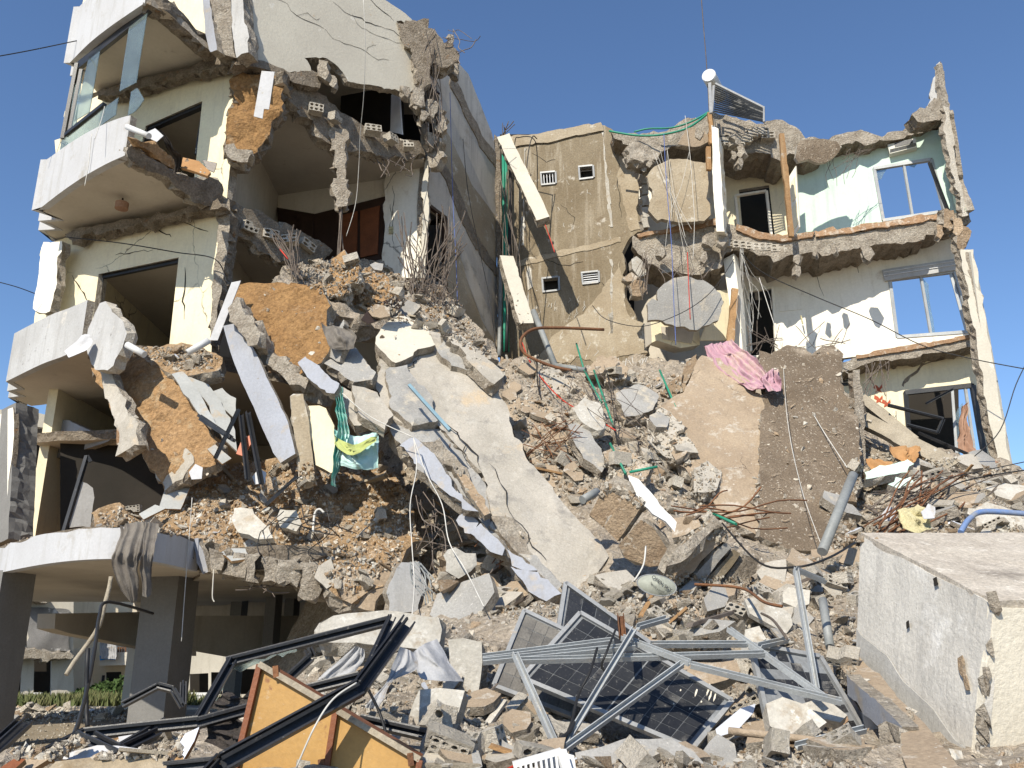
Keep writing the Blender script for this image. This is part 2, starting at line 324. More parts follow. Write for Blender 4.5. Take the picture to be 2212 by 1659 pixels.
def tubev(pts, r, sides=6, r2=None):
    pts = [Vector(p) for p in pts]; vs, fs = [], []; n = len(pts); up = None
    for i, p in enumerate(pts):
        d = (pts[min(i + 1, n - 1)] - pts[max(i - 1, 0)]).normalized()
        if up is None: up = d.orthogonal().normalized()
        up = (up - d * up.dot(d)).normalized(); q = d.cross(up)
        rr = r if r2 is None else r + (r2 - r) * i / (n - 1)
        for s in range(sides):
            a = 2 * math.pi * s / sides; vs.append(p + (up * math.cos(a) + q * math.sin(a)) * rr)
    for i in range(n - 1):
        for s in range(sides):
            a = i * sides + s; b = i * sides + (s + 1) % sides
            fs.append((a, b, b + sides, a + sides))
    fs.append(tuple(range(sides))[::-1]); fs.append(tuple((n - 1) * sides + s for s in range(sides)))
    return vs, fs
def smoothpts(pts, k=6):
    pts = [Vector(p) for p in pts]
    if len(pts) < 3: return pts
    out = []
    for i in range(len(pts) - 1):
        p0, p1, p2, p3 = pts[max(i - 1, 0)], pts[i], pts[i + 1], pts[min(i + 2, len(pts) - 1)]
        for s in range(k):
            t = s / k
            out.append(.5 * ((2 * p1) + (p2 - p0) * t + (2 * p0 - 5 * p1 + 4 * p2 - p3) * t * t + (3 * p1 - p0 - 3 * p2 + p3) * t ** 3))
    out.append(pts[-1]); return out
def tube(name, px, r, mat, parent=None, label=None, cat=None, group=None, k=5, sides=6, raw=False):
    pts = px if raw else [at(*p) for p in px]
    vs, fs = tubev(smoothpts(pts, k) if k else pts, r, sides)
    return lab(obj(name, vs, fs, mat, None, parent, smooth=sides > 4), label, cat, group)
def barv(a, b, w, h, up=None, jag=0):
    a, b = Vector(a), Vector(b); d = (b - a).normalized(); up = Vector(up or (0, 0, 1))
    q = d.cross(up)
    if q.length < .05: q = d.cross(Vector((1, 0, 0)))
    q.normalize(); u = q.cross(d)
    vs = []
    for p in (a, b):
        for s, t in ((-1, -1), (1, -1), (1, 1), (-1, 1)):
            vs.append(p + q * s * w / 2 + u * t * h / 2 + d * random.uniform(-jag, jag))
    return vs, [(0, 1, 2, 3), (7, 6, 5, 4), (0, 4, 5, 1), (1, 5, 6, 2), (2, 6, 7, 3), (3, 7, 4, 0)]
def chanv(a, b, w, h, t=.006, up=None):
    """open U channel from a to b"""
    vs, fs = [], []
    a, b = Vector(a), Vector(b); d = (b - a).normalized(); up = Vector(up or (0, 0, 1)); q = d.cross(up)
    if q.length < .05: q = d.cross(Vector((1, 0, 0)))
    q.normalize(); u = q.cross(d)
    prof = [(-w/2, h/2), (-w/2, -h/2), (w/2, -h/2), (w/2, h/2), (w/2 - t, h/2), (w/2 - t, -h/2 + t), (-w/2 + t, -h/2 + t), (-w/2 + t, h/2)]
    for p in (a, b): vs += [p + q * x + u * y for x, y in prof]
    n = 8
    fs = [(i, (i + 1) % n, n + (i + 1) % n, n + i) for i in range(n)]
    fs += [(0, 7, 6, 1), (1, 6, 5, 2), (2, 5, 4, 3), (8, 9, 14, 15), (9, 10, 13, 14), (10, 11, 12, 13)]
    return vs, fs
def join(*parts):
    vs, fs = [], []
    for v, f in parts:
        b = len(vs); vs += v; fs += [tuple(i + b for i in q) for q in f]
    return vs, fs
def bar(name, a, b, w, h, mat, parent=None, label=None, cat=None, group=None, up=None, jag=0, chan=False):
    p, q = at(*a), at(*b)
    vs, fs = chanv(p, q, w, h, up=up) if chan else barv(p, q, w, h, up, jag)
    return lab(obj(name, vs, fs, mat, None, parent), label, cat, group)
def beam(name, a, b, w, h, mats, parent=None, label=None, cat=None, group=None, up=None, jag=.02, step=.1, surf=False):
    """a broken concrete beam or post: long box with jagged ends and chipped edges"""
    p, q = at(*a), at(*b); d = (q - p).normalized(); u = Vector(up or (0, 0, 1)); s = d.cross(u)
    if s.length < .05: s = d.cross(Vector((1, 0, 0)))
    s.normalize(); u = s.cross(d)
    c = [p - s * w / 2, q - s * w / 2, q + s * w / 2, p + s * w / 2]
    c = [x + u * h / 2 for x in c]
    vs, fs, ks = shape3(c, u, h, (), jag, step, rimrough=.7)
    mats = list(mats) if isinstance(mats, (list, tuple)) else [mats]
    return lab(obj(name, vs, fs, mats, [0 if k != 1 else min(1, len(mats) - 1) for k in ks], parent, surf=surf), label, cat, group)

# ================================================================== the setting
def ground():
    vs = [(-400, -60, .8), (400, -60, .8), (400, 900, .8), (-400, 900, .8)]
    struct(obj('ground', vs, [(0, 1, 2, 3)], 'earth', surf=True))
    vs = [(-60, 21, .804), (6, 21, .804), (6, 29, .804), (-60, 29, .804)]
    struct(obj('road', vs, [(0, 1, 2, 3)], 'asphalt', surf=True))
ground()

# the heap of rubble as a height field through points read off the photograph
HP = [at(*p) for p in [
    (0, 1659, 4.6), (300, 1665, 4.6), (520, 1665, 4.8), (700, 1665, 4.8), (1000, 1665, 5.0), (1100, 1665, 5.0), (1500, 1665, 5.0), (1900, 1665, 4.9), (2212, 1665, 4.7),
    (420, 1620, 5.8), (600, 1590, 6.2), (850, 1560, 6.4), (1000, 1570, 6.2), (1300, 1645, 6.5), (1480, 1650, 6.8), (1300, 1570, 7.5), (1400, 1610, 7.4), (1220, 1560, 7.2), (1700, 1600, 6.3), (1950, 1620, 5.6),
    (760, 1450, 8.0), (950, 1470, 7.4), (1120, 1500, 7.5), (1300, 1500, 8.1), (1450, 1500, 8.1), (1600, 1510, 7.8), (1750, 1490, 7.6), (1850, 1490, 8.4), (2100, 1530, 8.0),
    (840, 1370, 9.2), (1000, 1350, 9.4), (1180, 1340, 9.0), (1300, 1340, 9.4), (1600, 1340, 9.4), (1830, 1330, 9.6), (2150, 1350, 9.4),
    (950, 1290, 11.6), (1100, 1310, 11.2), (1330, 1255, 12.0), (1450, 1260, 11.4), (1600, 1265, 11.4), (1850, 1200, 13.0), (2150, 1120, 13.2), (2050, 1095, 13.6),
    (950, 1130, 16.0), (1060, 1210, 13.8), (1200, 1110, 14.2), (1400, 1100, 13.6), (1000, 960, 16.2), (900, 1000, 17.2),
    (1130, 900, 16.8), (1300, 910, 16.8), (1500, 930, 17.2), (1450, 810, 18.6), (1250, 810, 19.2), (1100, 790, 20.8), (1000, 800, 18),
    (1700, 1000, 17.2), (1600, 820, 19.0), (1800, 810, 19.6), (1800, 1195, 14.2), (2000, 1030, 15.2), (2130, 1010, 15.8), (1880, 1010, 16.2), (2212, 1050, 15.4), (1700, 1195, 14.2),
    (850, 830, 18.5), (1340, 790, 20.6), (1380, 770, 21.2), (1900, 960, 18.8), (2120, 985, 19)]]
HP += [Vector(p) for p in [(-12, 12, .75), (-9, 8, .9), (-9, 12, .72), (-6.2, 11.5, .75), (-12, 18, .72), (-8, 17, .72), (-4.4, 15.5, .8), (-5, 19, .72), (-12, 24, .7), (-4, 24, .7), (-7, 8.5, .95), (-5, 8.4, 1.1),
      (-4, 10.5, .9), (-3.4, 12.5, .95), (-2.6, 11.2, 1.5), (-13, 4, 1.2), (13, 4, 1.2), (14, 10, 2), (14, 16, 4), (14, 22, 3), (-3, 24.5, .8), (3, 24.5, 7.5), (8, 24, 6), (0, 3.2, 1.3), (-4, 3.2, 1.2), (4, 3.2, 1.2), (9, 3.0, .9), (-9, 3.0, .9), (11, 7, 1.4)]]
A = np.array([[p.x, p.y] for p in HP]); Zv = np.array([p.z for p in HP])
D = np.linalg.norm(A[:, None] - A[None], axis=2)
n_ = len(A); K = np.zeros((n_ + 3, n_ + 3)); K[:n_, :n_] = -D + np.eye(n_) * -.02; K[:n_, n_] = 1; K[:n_, n_ + 1:] = A; K[n_, :n_] = 1; K[n_ + 1:, :n_] = A.T
sol = np.linalg.solve(K, np.concatenate([Zv, [0, 0, 0]]))
def HZ(X, Y):
    P = np.stack([X, Y], -1); d = np.linalg.norm(P[..., None, :] - A, axis=-1)
    return -(d @ sol[:n_]) + sol[n_] + P @ sol[n_ + 1:]
def heap():
    nx, ny = 190, 170; xs = np.linspace(-13, 14, nx); ys = np.linspace(2.6, 24.5, ny)
    X, Y = np.meshgrid(xs, ys); Z = HZ(X, Y)
    vs = []
    for j in range(ny):
        for i in range(nx):
            p = Vector((X[j, i], Y[j, i], 0)); k = min(1, max(0.15, (Z[j, i] - 1.0) / 1.0))
            h = (fr(p, 1.3) * .16 + fr(p, 4) * .10) * k
            vs.append((X[j, i] + random.uniform(-.05, .05), Y[j, i] + random.uniform(-.05, .05), max(.76, Z[j, i] + h - .05)))
    fs = [(j * nx + i, j * nx + i + 1, (j + 1) * nx + i + 1, (j + 1) * nx + i) for j in range(ny - 1) for i in range(nx - 1)]
    struct(obj('rubble_slope', vs, fs, 'debris_grey', surf=True))
heap()

def wpanel(name, pts, n, th, mats, parent=None, holes=(), surf=False, label=None, cat=None, group=None, **k):
    p3 = [Vector(p) for p in pts]; n = Vector(n).normalized(); c = sum(p3, Vector()) / len(p3)
    ar = sum(((p3[i] - c).cross(p3[(i + 1) % len(p3)] - c)).dot(n) for i in range(len(p3)))
    if ar < 0: p3.reverse()
    vs, fs, ks = shape3(p3, n, th, [[Vector(p) for p in h] for h in holes], **k)
    mats = list(mats) if isinstance(mats, (list, tuple)) else [mats]
    o = obj(name, vs, fs, mats, [0 if q == 0 else (min(1, len(mats) - 1) if q == 1 else (2 if len(mats) > 2 else 0)) for q in ks], parent, surf=surf)
    return lab(o, label, cat, group)
def strip(name, bot, tops, th, mats, parent, jagtop=0):
    """upright curved band: bottom points (world), top heights; th thick inwards (+y)"""
    vs, fs, mi = [], [], []; n = len(bot)
    B = [Vector(b) for b in bot]
    for i in range(n):
        d = (B[min(i + 1, n - 1)] - B[max(i - 1, 0)]); d.z = 0; q = Vector((-d.y, d.x, 0)).normalized()
        if q.y < 0: q.negate()
        t = Vector((B[i].x, B[i].y, tops[i] + random.uniform(-jagtop, jagtop)))
        vs += [B[i], t, t + q * th, B[i] + q * th]
    for i in range(n - 1):
        a = i * 4; b = a + 4
        fs += [(a, b, b + 1, a + 1), (a + 1, b + 1, b + 2, a + 2), (a + 2, b + 2, b + 3, a + 3), (a + 3, b + 3, b, a)]; mi += [0, 1, 0, 0]
    fs += [(0, 1, 2, 3), (n * 4 - 1, n * 4 - 2, n * 4 - 3, n * 4 - 4)]; mi += [1, 1]
    return obj(name, vs, fs, mats, mi, parent)
def dens(pts, step):
    out = []
    for i in range(len(pts) - 1):
        a, b = Vector(pts[i]), Vector(pts[i + 1]); k = max(1, int((b - a).length / step))
        out += [a + (b - a) * s / k for s in range(k)]
    return out + [Vector(pts[-1])]

# ================================================================== the building with the curved balconies
LB = TH('apartment_building', 'torn open apartment building with curved balconies and cream walls', 'building', (-6, 17, .8))
WL = PV((475, 440, 16.5), (145, 510, 18))
# floor-two and floor-three cream walls, each with a doorway
panel('wall', [(88, 540), (145, 512), (300, 478), (465, 445), (478, 470), (482, 540), (472, 620), (462, 700), (455, 800), (60, 800), (80, 660)], WL, .25, ['cream_plaster', 'rough_concrete'], LB,
      holes=[[(213, 592), (386, 556), (362, 780), (188, 780)]], jag=.03)
wo = panel('wall', [(140, 240), (215, 205), (400, 160), (515, 133), (518, 200), (505, 300), (490, 440), (300, 478), (110, 510)], WL, .25, ['cream_plaster', 'rough_concrete'], LB,
      holes=[[(315, 272), (437, 218), (418, 400), (285, 400)]], jag=.02)
panel('wall', [(180, 0), (300, -60), (520, -120), (530, 60), (520, 128), (300, 180), (160, 212)], WL, .25, ['cream_plaster', 'rough_concrete'], LB, jag=.02)
panel('wall_end', [(96, 522), (134, 520), (108, 672), (72, 664), (84, 590)], PT(100, 590, 17.6, 0, -30), .2, ['ivory_plaster', 'rough_concrete'], LB, jag=.05)
for a, b in (((213, 594, 18.0 - .35), (386, 558, 17.1)), ((213, 594, 17.65), (190, 740, 17.72))):
    pa = hit(a[0], a[1], WL); pb = hit(b[0], b[1], WL)
    off = Vector((.03, .12, 0)); v, f = barv(pa + off, pb + off, .08, .08)
    obj('door_frame', v, f, 'black_metal', None, LB)
for a, b in (((315, 273), (437, 220)), ((437, 220), (420, 330)), ((315, 273), (290, 400))):
    off = Vector((.03, .12, 0)); v, f = barv(hit(*a, WL) + off, hit(*b, WL) + off, .12, .10); obj('door_frame', v, f, 'black_metal', None, LB)

# balcony slabs with their fascias
def balcony(z, curve, zig, back, right, tops, th, mats, thf=.14, slab=.28):
    sof = [hit(x, y, PZ(z)) for x, y in curve + zig + back + right]
    b = wpanel('balcony', sof, (0, 0, -1), slab, ['soffit_plaster', 'dark_concrete'], LB, jag=.015, step=.15)
    c = dens(smoothpts([hit(x, y, PZ(z)) for x, y in curve], 4), .2) + [hit(x, y, PZ(z)) for x, y in zig]
    c = [p + Vector((-.05, -.09, -.012)) for p in c]; n = len(c)
    zt = [tops[0] + (tops[1] - tops[0]) * min(1, i / (n - len(zig))) for i in range(n)]
    strip('fascia', c, zt, thf, mats, LB); return b
balcony(11.19, [(280, 340), (240, 358), (190, 386), (140, 420), (92, 457)], [(132, 477), (92, 480), (130, 498), (92, 500), (133, 523)],
        [(300, 480), (430, 452)], [(420, 437), (383, 403), (340, 378), (313, 360)], (12.05, 12.42), .3, ['fascia_paint', 'rough_concrete'])
balcony(14.7, [(322, 12), (280, 40), (240, 68), (200, 100), (160, 140)], [(190, 160), (160, 168), (192, 180)],
        [(215, 208), (350, 180), (500, 140)], [(470, 118), (443, 97), (420, 87), (393, 53), (353, 20)], (16.0, 16.2), .3, ['fascia_paint', 'rough_concrete'])
balcony(7.65, [(184, 755), (143, 773), (97, 790), (23, 826)], [(48, 841), (25, 846), (50, 857), (27, 860), (68, 877)],
        [(150, 867), (300, 845), (430, 815)], [(330, 780), (250, 770), (215, 760)], (8.62, 8.72), .3, ['grey_paint', 'rough_concrete'])
# ragged broken junction beams under the two soffits
def ragged(name, px, plane, depth, mats, parent=LB, **k):
    return panel(name, px, plane, depth, mats, parent, **{**dict(jag=.05, step=.09, rimrough=1.6), **k})
WLf = (WL[0] + Vector((-.12, -.33, 0)), WL[1])
ragged('broken_beam', [(140, 506), (200, 490), (300, 470), (400, 450), (470, 428), (478, 446), (420, 458), (330, 478), (230, 500), (150, 516)], WLf, .3, ['dark_concrete'])
ragged('broken_beam', [(210, 196), (300, 172), (400, 148), (455, 118), (500, 125), (510, 136), (440, 152), (330, 180), (240, 202)], WLf, .3, ['dark_concrete'])
# broken ends of the balcony slabs
ragged('broken_edge', [(278, 318), (300, 315), (345, 350), (385, 380), (440, 390), (480, 400), (484, 432), (450, 445), (415, 436), (380, 405), (330, 372), (276, 340)], P3((278, 330, 14.6), (480, 415, 16.2), (380, 440, 15.6)), .35, ['dark_concrete', 'rough_concrete'], jag=.07)
ragged('soil_layer', [(292, 300), (330, 312), (375, 345), (382, 375), (350, 352), (300, 318)], P3((292, 310, 14.5), (380, 360, 15.4), (340, 390, 15.2)), .2, ['soil', 'soil'], relief=.05, grid=.1)
ragged('broken_edge', [(325, 0), (375, 0), (392, 30), (425, 75), (448, 92), (470, 116), (440, 100), (400, 62), (355, 22), (327, 10)], P3((327, 5, 14.7), (460, 110, 15.9), (400, 90, 15.3)), .3, ['rough_concrete', 'dark_concrete'], jag=.05)
# corner column
cpost = PT(478, 560, 16.35, 0, -10)
ragged('column', [(468, 440), (495, 430), (492, 520), (482, 600), (470, 680), (455, 745), (452, 700), (462, 600), (468, 520)], cpost, .35, ['rough_concrete', 'dark_concrete'], jag=.03)
ragged('pier', [(505, 150), (585, 160), (618, 172), (608, 230), (580, 300), (545, 335), (530, 355), (496, 340), (488, 290), (500, 220)], PT(540, 250, 16.3, 0, 8), .4, ['soil_brown', 'dark_concrete'], jag=.07, relief=.12, grid=.12)
ragged('pier_foot', [(490, 312), (545, 325), (535, 350), (500, 345)], PT(515, 335, 16.1, 0, 8), .35, ['rough_concrete', 'rough_concrete'], jag=.05)
# the three strips of the upper corner
panel('corner_strip', [(434, -40), (452, -40), (458, 40), (468, 108), (455, 113), (443, 60)], PT(450, 50, 15.7, 0, -25), .25, ['bluewhite_paint', 'rough_concrete'], LB, jag=.02)
panel('corner_strip', [(452, -40), (492, -40), (500, 60), (510, 125), (490, 120), (468, 108), (458, 40)], PT(480, 60, 15.75, 0, 5), .4, ['rough_concrete', 'dark_concrete'], LB, jag=.02, relief=.03, grid=.1)
panel('corner_strip', [(493, -40), (520, -40), (528, 50), (538, 112), (511, 125), (501, 60)], PT(515, 60, 15.7, 0, -20), .35, ['grey_paint', 'rough_concrete'], LB, jag=.03)
# big cracked upper wall
UW = PV((560, 100, 16.2), (900, 150, 18.8))
panel('wall', [(510, -80), (800, -80), (832, 0), (870, 25), (898, 50), (856, 45), (872, 75), (887, 107), (896, 130), (901, 150), (898, 165), (903, 186), (883, 204), (860, 196), (830, 192), (790, 182), (751, 175), (735, 150), (715, 132), (690, 126), (658, 125), (672, 154), (618, 158), (593, 143), (540, 122), (515, 120)], UW, .22, ['upper_plaster', 'rough_concrete'], LB, jag=.035, step=.08)
ragged('broken_edge', [(515, 118), (560, 128), (620, 155), (675, 152), (700, 165), (690, 190), (640, 180), (600, 165), (550, 145), (508, 140)], (UW[0] + UW[1] * 0.0 + Vector((0, -.1, 0)), UW[1]), .4, ['dark_concrete'])
# torn right end of the upper wall: rough edge climbing to the roof
ragged('broken_edge', [(856, 48), (900, 45), (925, 60), (950, 80), (990, 130), (975, 140), (940, 130), (930, 180), (912, 190), (904, 150), (888, 105)], PT(915, 110, 18.6, 0, 20), .5, ['dark_concrete', 'rough_concrete'], jag=.1)
# slabs inside
S4 = PZ(14.0)
e4 = [(612, 178), (640, 225), (679, 276), (715, 311), (765, 319), (815, 336), (870, 345), (915, 344)]
w4 = [hit(x, y, S4) for x, y in e4]
wpanel('slab', w4 + [Vector((-2.0, 22.5, 14)), Vector((-5, 24, 14)), Vector((-10, 24, 14)), Vector((-9.8, 18.3, 14)), Vector((-6.1, 16.9, 14))], (0, 0, -1), .3, ['soffit_plaster', 'dark_concrete'], LB, jag=.02, surf=False)
ed4 = [(618, 172), (679, 200), (737, 243), (790, 276), (844, 293), (905, 304), (918, 335), (880, 348), (815, 338), (765, 322), (715, 313), (690, 288), (660, 255), (612, 206)]
ragged('broken_edge', ed4, PV((618, 190, 16.75), (905, 325, 19.25)), .35, ['dark_concrete', 'rough_concrete'], jag=.06)
S3 = PZ(10.8)
w3 = [hit(x, y, S3) for x, y in [(484, 484), (522, 512), (558, 541), (604, 566), (660, 590)]]
wpanel('slab', w3 + [Vector((-2.4, 20.5, 10.8)), Vector((-.7, 23.4, 10.8)), Vector((-5, 24, 10.8)), Vector((-10, 24, 10.8)), Vector((-9.8, 18.3, 10.8)), Vector((-6.1, 16.9, 10.8))], (0, 0, -1), .3, ['soffit_plaster', 'dark_concrete'], LB, jag=.02)
ragged('broken_edge', [(493, 437), (558, 455), (600, 478), (636, 498), (680, 518), (719, 541), (700, 560), (650, 575), (604, 568), (558, 543), (522, 514), (488, 488)], PV((490, 460, 16.6), (719, 545, 18.9)), .3, ['dark_concrete', 'rough_concrete'], jag=.06)
wpanel('slab', [(-6.1, 16.9, 7.7), (-9.8, 18.3, 7.7), (-10, 24, 7.7), (-.7, 23.4, 7.7), (-2.4, 20.0, 7.7)], (0, 0, -1), .3, ['soffit_plaster', 'dark_concrete'], LB, jag=.02)
wpanel('slab', [(-6.1, 16.5, 17.6), (-9.8, 18.0, 17.6), (-10, 24, 17.6), (-2, 23.4, 17.6), (-2.4, 20.0, 17.6)], (0, 0, -1), .3, ['soffit_plaster', 'dark_concrete'], LB, jag=.02)
# back and partition walls of the rooms
BW = PV((500, 440, 21.6), (840, 385, 20.3))
b1, b2 = hit(480, 440, BW), hit(918, 440, BW)
wpanel('wall', [(b1.x, b1.y, 10.9), (b2.x, b2.y, 10.9), (b2.x, b2.y, 14.0), (b1.x, b1.y, 14.0)], (b2.y - b1.y, -(b2.x - b1.x), 0), .16, ['ivory_plaster'], LB, jag=0)
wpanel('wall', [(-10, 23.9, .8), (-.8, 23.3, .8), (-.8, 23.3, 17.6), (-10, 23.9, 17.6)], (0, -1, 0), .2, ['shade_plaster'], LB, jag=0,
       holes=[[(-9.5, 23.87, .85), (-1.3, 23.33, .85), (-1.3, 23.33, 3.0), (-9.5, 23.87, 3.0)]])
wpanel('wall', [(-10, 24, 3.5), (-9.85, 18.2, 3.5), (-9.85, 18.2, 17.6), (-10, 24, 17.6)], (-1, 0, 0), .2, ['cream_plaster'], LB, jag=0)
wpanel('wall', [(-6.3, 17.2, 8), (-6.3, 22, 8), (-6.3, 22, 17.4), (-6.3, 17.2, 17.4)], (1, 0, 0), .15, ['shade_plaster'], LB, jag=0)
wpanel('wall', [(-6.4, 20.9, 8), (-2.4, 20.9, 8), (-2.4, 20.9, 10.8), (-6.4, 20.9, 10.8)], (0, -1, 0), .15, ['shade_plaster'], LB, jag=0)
# dark wooden shutters at the back of the room, one part per leaf
Bw2 = (BW[0] + Vector((0, -.12, 0)), BW[1])
wd = panel('shutter', [(598, 448), (680, 462), (832, 424), (826, 566), (700, 575), (604, 560)], Bw2, .08, ['dark_wood'], LB, jag=0)
for q in ([(608, 462), (640, 466), (640, 545), (612, 542)], [(648, 468), (676, 472), (676, 550), (648, 548)], [(735, 465), (772, 456), (770, 560), (738, 562)], [(778, 455), (820, 444), (815, 548), (778, 556)]):
    panel('shutter_panel', q, (Bw2[0] + Vector((0, -.05, 0)), Bw2[1]), .04, ['red_wood' if q[0][0] > 700 else 'dark_wood'], wd, jag=0)
wpanel('wall', [(-6.2, 22.8, 14), (-1.2, 22.6, 14), (-1.2, 22.6, 17.6), (-6.2, 22.8, 17.6)], (0, -1, 0), .1, ['dark_room'], LB, jag=0)  # back wall painted near-black for the room's darkness
panel('painted_doorway_void', [(738, 190), (870, 200), (872, 290), (820, 285), (735, 240)], (Bw2[0] + Vector((0, 1.2, 0)), Bw2[1]), .05, ['dark_room'], LB, jag=0)  # near-black sheet, the darkness behind the doorway painted in
panel('shutter', [(845, 205), (862, 200), (868, 290), (843, 284)], PV((845, 250, 19.6), (868, 250, 19.2)), .04, ['white_metal'], LB, jag=0)
# inner sunlit white wall at the corner
panel('wall', [(832, 352), (868, 345), (915, 338), (918, 420), (914, 500), (905, 600), (822, 600), (830, 480)], (BW[0] + Vector((0, -.25, 0)), BW[1]), .2, ['ivory_plaster', 'rough_concrete'], LB, jag=.02)
panel('switch_plate', [(840, 489), (849, 489), (849, 496), (840, 496)], (BW[0] + Vector((0, -.29, 0)), BW[1]), .02, ['foam'], LB, jag=0)
panel('switch_plate', [(840, 497), (849, 497), (849, 504), (840, 504)], (BW[0] + Vector((0, -.29, 0)), BW[1]), .02, ['foam'], LB, jag=0)
# wall along the alley, seen at a slant
AW = PV((922, 400, 19.7), (1073, 400, 22.9))
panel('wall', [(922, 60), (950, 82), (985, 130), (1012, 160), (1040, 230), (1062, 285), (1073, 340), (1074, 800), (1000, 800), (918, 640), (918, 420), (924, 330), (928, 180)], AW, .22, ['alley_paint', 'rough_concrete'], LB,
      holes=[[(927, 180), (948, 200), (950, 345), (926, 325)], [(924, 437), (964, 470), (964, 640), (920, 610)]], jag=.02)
AWf = (AW[0] + AW[1] * (-.012 if AW[1].x < 0 else .012), AW[1])
sgn = -1 if AW[1].x < 0 else 1
AWf = (AW[0] + AW[1] * (.012 * sgn), AW[1])
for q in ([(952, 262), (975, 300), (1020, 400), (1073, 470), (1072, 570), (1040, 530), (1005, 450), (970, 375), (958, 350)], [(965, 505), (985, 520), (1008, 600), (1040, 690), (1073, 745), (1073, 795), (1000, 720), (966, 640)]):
    panel('tan_patch', q, AWf, .012, ['tan_render_light'], LB, jag=.01)  # slanting tan areas laid over the wall's base colour
AWg = (AW[0] + AW[1] * (.03 * sgn), AW[1])
for q in ([(948, 335), (965, 360), (1000, 430), (1030, 510), (1073, 575), (1073, 594), (1040, 555), (1005, 490), (968, 400), (946, 360)], [(978, 160), (1000, 200), (1040, 290), (1073, 335), (1073, 362), (1035, 310), (995, 225), (972, 180)]):
    ragged('broken_ledge', q, AWg, .1, ['dark_concrete'], jag=.04)
panel('wall_edge', [(1068, 290), (1079, 300), (1082, 420), (1084, 560), (1082, 760), (1073, 760), (1074, 560)], PT(1076, 500, 22.8, 0, 0), .25, ['dark_concrete', 'rough_concrete'], LB, jag=.02)
for q in ([(926, 178), (950, 200), (951, 204), (926, 183)], [(922, 434), (966, 468), (966, 474), (922, 441)], [(961, 470), (967, 472), (967, 640), (961, 636)]):
    panel('door_frame', q, AWg, .1, ['dark_wood'], LB, jag=0)
# exposed corner post between the sunlit wall and the alley wall
ragged('column', [(913, 340), (925, 345), (926, 430), (922, 500), (918, 600), (908, 600), (912, 480)], PT(918, 470, 19.55, 0, 0), .2, ['upper_plaster', 'rough_concrete'], jag=.025)
# first floor: slab 1 with rounded fascia, columns, dark rooms
z1 = 3.44
cur = [(-90, 1262), (0, 1238), (120, 1215), (240, 1206), (340, 1212), (432, 1233)]
c1 = dens(smoothpts([hit(x, y, PZ(z1)) for x, y in cur], 5), .25)
wpanel('slab', c1 + [Vector((-4.2, 16, z1)), Vector((-3.2, 23, z1)), Vector((-12, 23, z1)), Vector((-12, 15, z1))], (0, 0, -1), .45, ['soffit_plaster', 'dark_concrete', 'soil'], LB, jag=0, surf=True)
strip('fascia', [p + Vector((0, -.12, -.02)) for p in c1], [3.85 + .03 * fr(p, 2) for p in c1], .16, ['fascia_paint', 'rough_concrete'], LB, jagtop=.025)
P1 = P3((432, 1233, 14.0), (720, 1292, 13.5), (600, 1335, 20))
wpanel('slab', [hit(x, y, P1) for x, y in [(432, 1233), (500, 1243), (590, 1258), (690, 1285), (738, 1302), (760, 1310), (720, 1330), (420, 1330), (400, 1290)]], (0, 0, -1), .35, ['soffit_plaster', 'dark_concrete'], LB, jag=.03)
for x, y, Y, w_, d_, top in ((-25, 1300, 14.2, .55, .7, 1262), (351, 1300, 15.2, .68, .6, 1262), (580, 1400, 20, .25, .3, 1300), (621, 1400, 21.5, .25, .3, 1300), (505, 1400, 22, .3, .3, 1300)):
    p = at(x, y, Y); a = R(-14)
    c = [Vector((p.x + math.cos(a) * sx * w_ / 2 - math.sin(a) * sy * d_ / 2, p.y + d_ / 2 + math.sin(a) * sx * w_ / 2 + math.cos(a) * sy * d_ / 2, .5)) for sx, sy in ((-1, -1), (1, -1), (1, 1), (-1, 1))]
    wpanel('column', c, (0, 0, -1), 2.95, ['shaded_column_paint', 'shaded_column_paint'], LB, jag=.006, step=.3, rimrough=.15)  # shade under the slab is put into the dark grey
panel('downstand_beam', [(120, 1326), (330, 1322), (332, 1404), (150, 1368), (118, 1358)], PV((130, 1350, 16), (330, 1370, 21)), .3, ['soffit_plaster'], LB, jag=0)
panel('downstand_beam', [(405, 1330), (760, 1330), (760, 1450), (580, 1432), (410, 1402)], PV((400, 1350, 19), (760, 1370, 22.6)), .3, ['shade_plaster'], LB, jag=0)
# first-floor recess behind the hanging slab
panel('wall', [(130, 950), (370, 920), (420, 1180), (130, 1180)], PT(250, 1060, 18.2, 0, 10), .2, ['dark_room'], LB, jag=0)  # near-black panel, the darkness of the recess painted in
wpanel('slab', [(-10, 17.9, 6.4), (-6, 17.2, 6.1), (-6, 22, 6.1), (-10, 22, 6.4)], (0, 0, -1), .2, ['soffit_plaster', 'dark_concrete'], LB, jag=.03)
panel('fascia', [(102, 912), (130, 905), (150, 908), (238, 950), (150, 985), (128, 988), (104, 992)], PV((105, 950, 18.8), (240, 950, 17.6)), .15, ['bluewhite_paint', 'rough_concrete'], LB, jag=.01)
q = PT(175, 1060, 16.8, 8, 35)
dr = panel('door_leaf', [(176, 1040), (200, 1055), (204, 1075), (196, 1140), (150, 1140)], q, .03, ['grey_paint'], LB, jag=.02)
for a, b in (((188, 985), (138, 1150)), ((188, 985), (196, 998))):
    v, f = barv(hit(*a, q), hit(*b, q), .07, .07); obj('door_frame', v, f, 'black_metal', None, dr)
beam('column', (44, 885, 17.0), (28, 1175, 16.6), .42, .5, ['shaded_column_paint', 'shaded_column_paint'], LB, up=(-.5, -1, 0), jag=.012)
panel('column_face', [(-5, 900), (28, 880), (30, 940), (18, 1040), (10, 1150), (-5, 1160)], PT(10, 1020, 16.6, 0, -35), .1, ['ivory_plaster', 'dark_concrete'], LB, jag=.02)  # lit side of the column painted pale, its shaft painted shaded
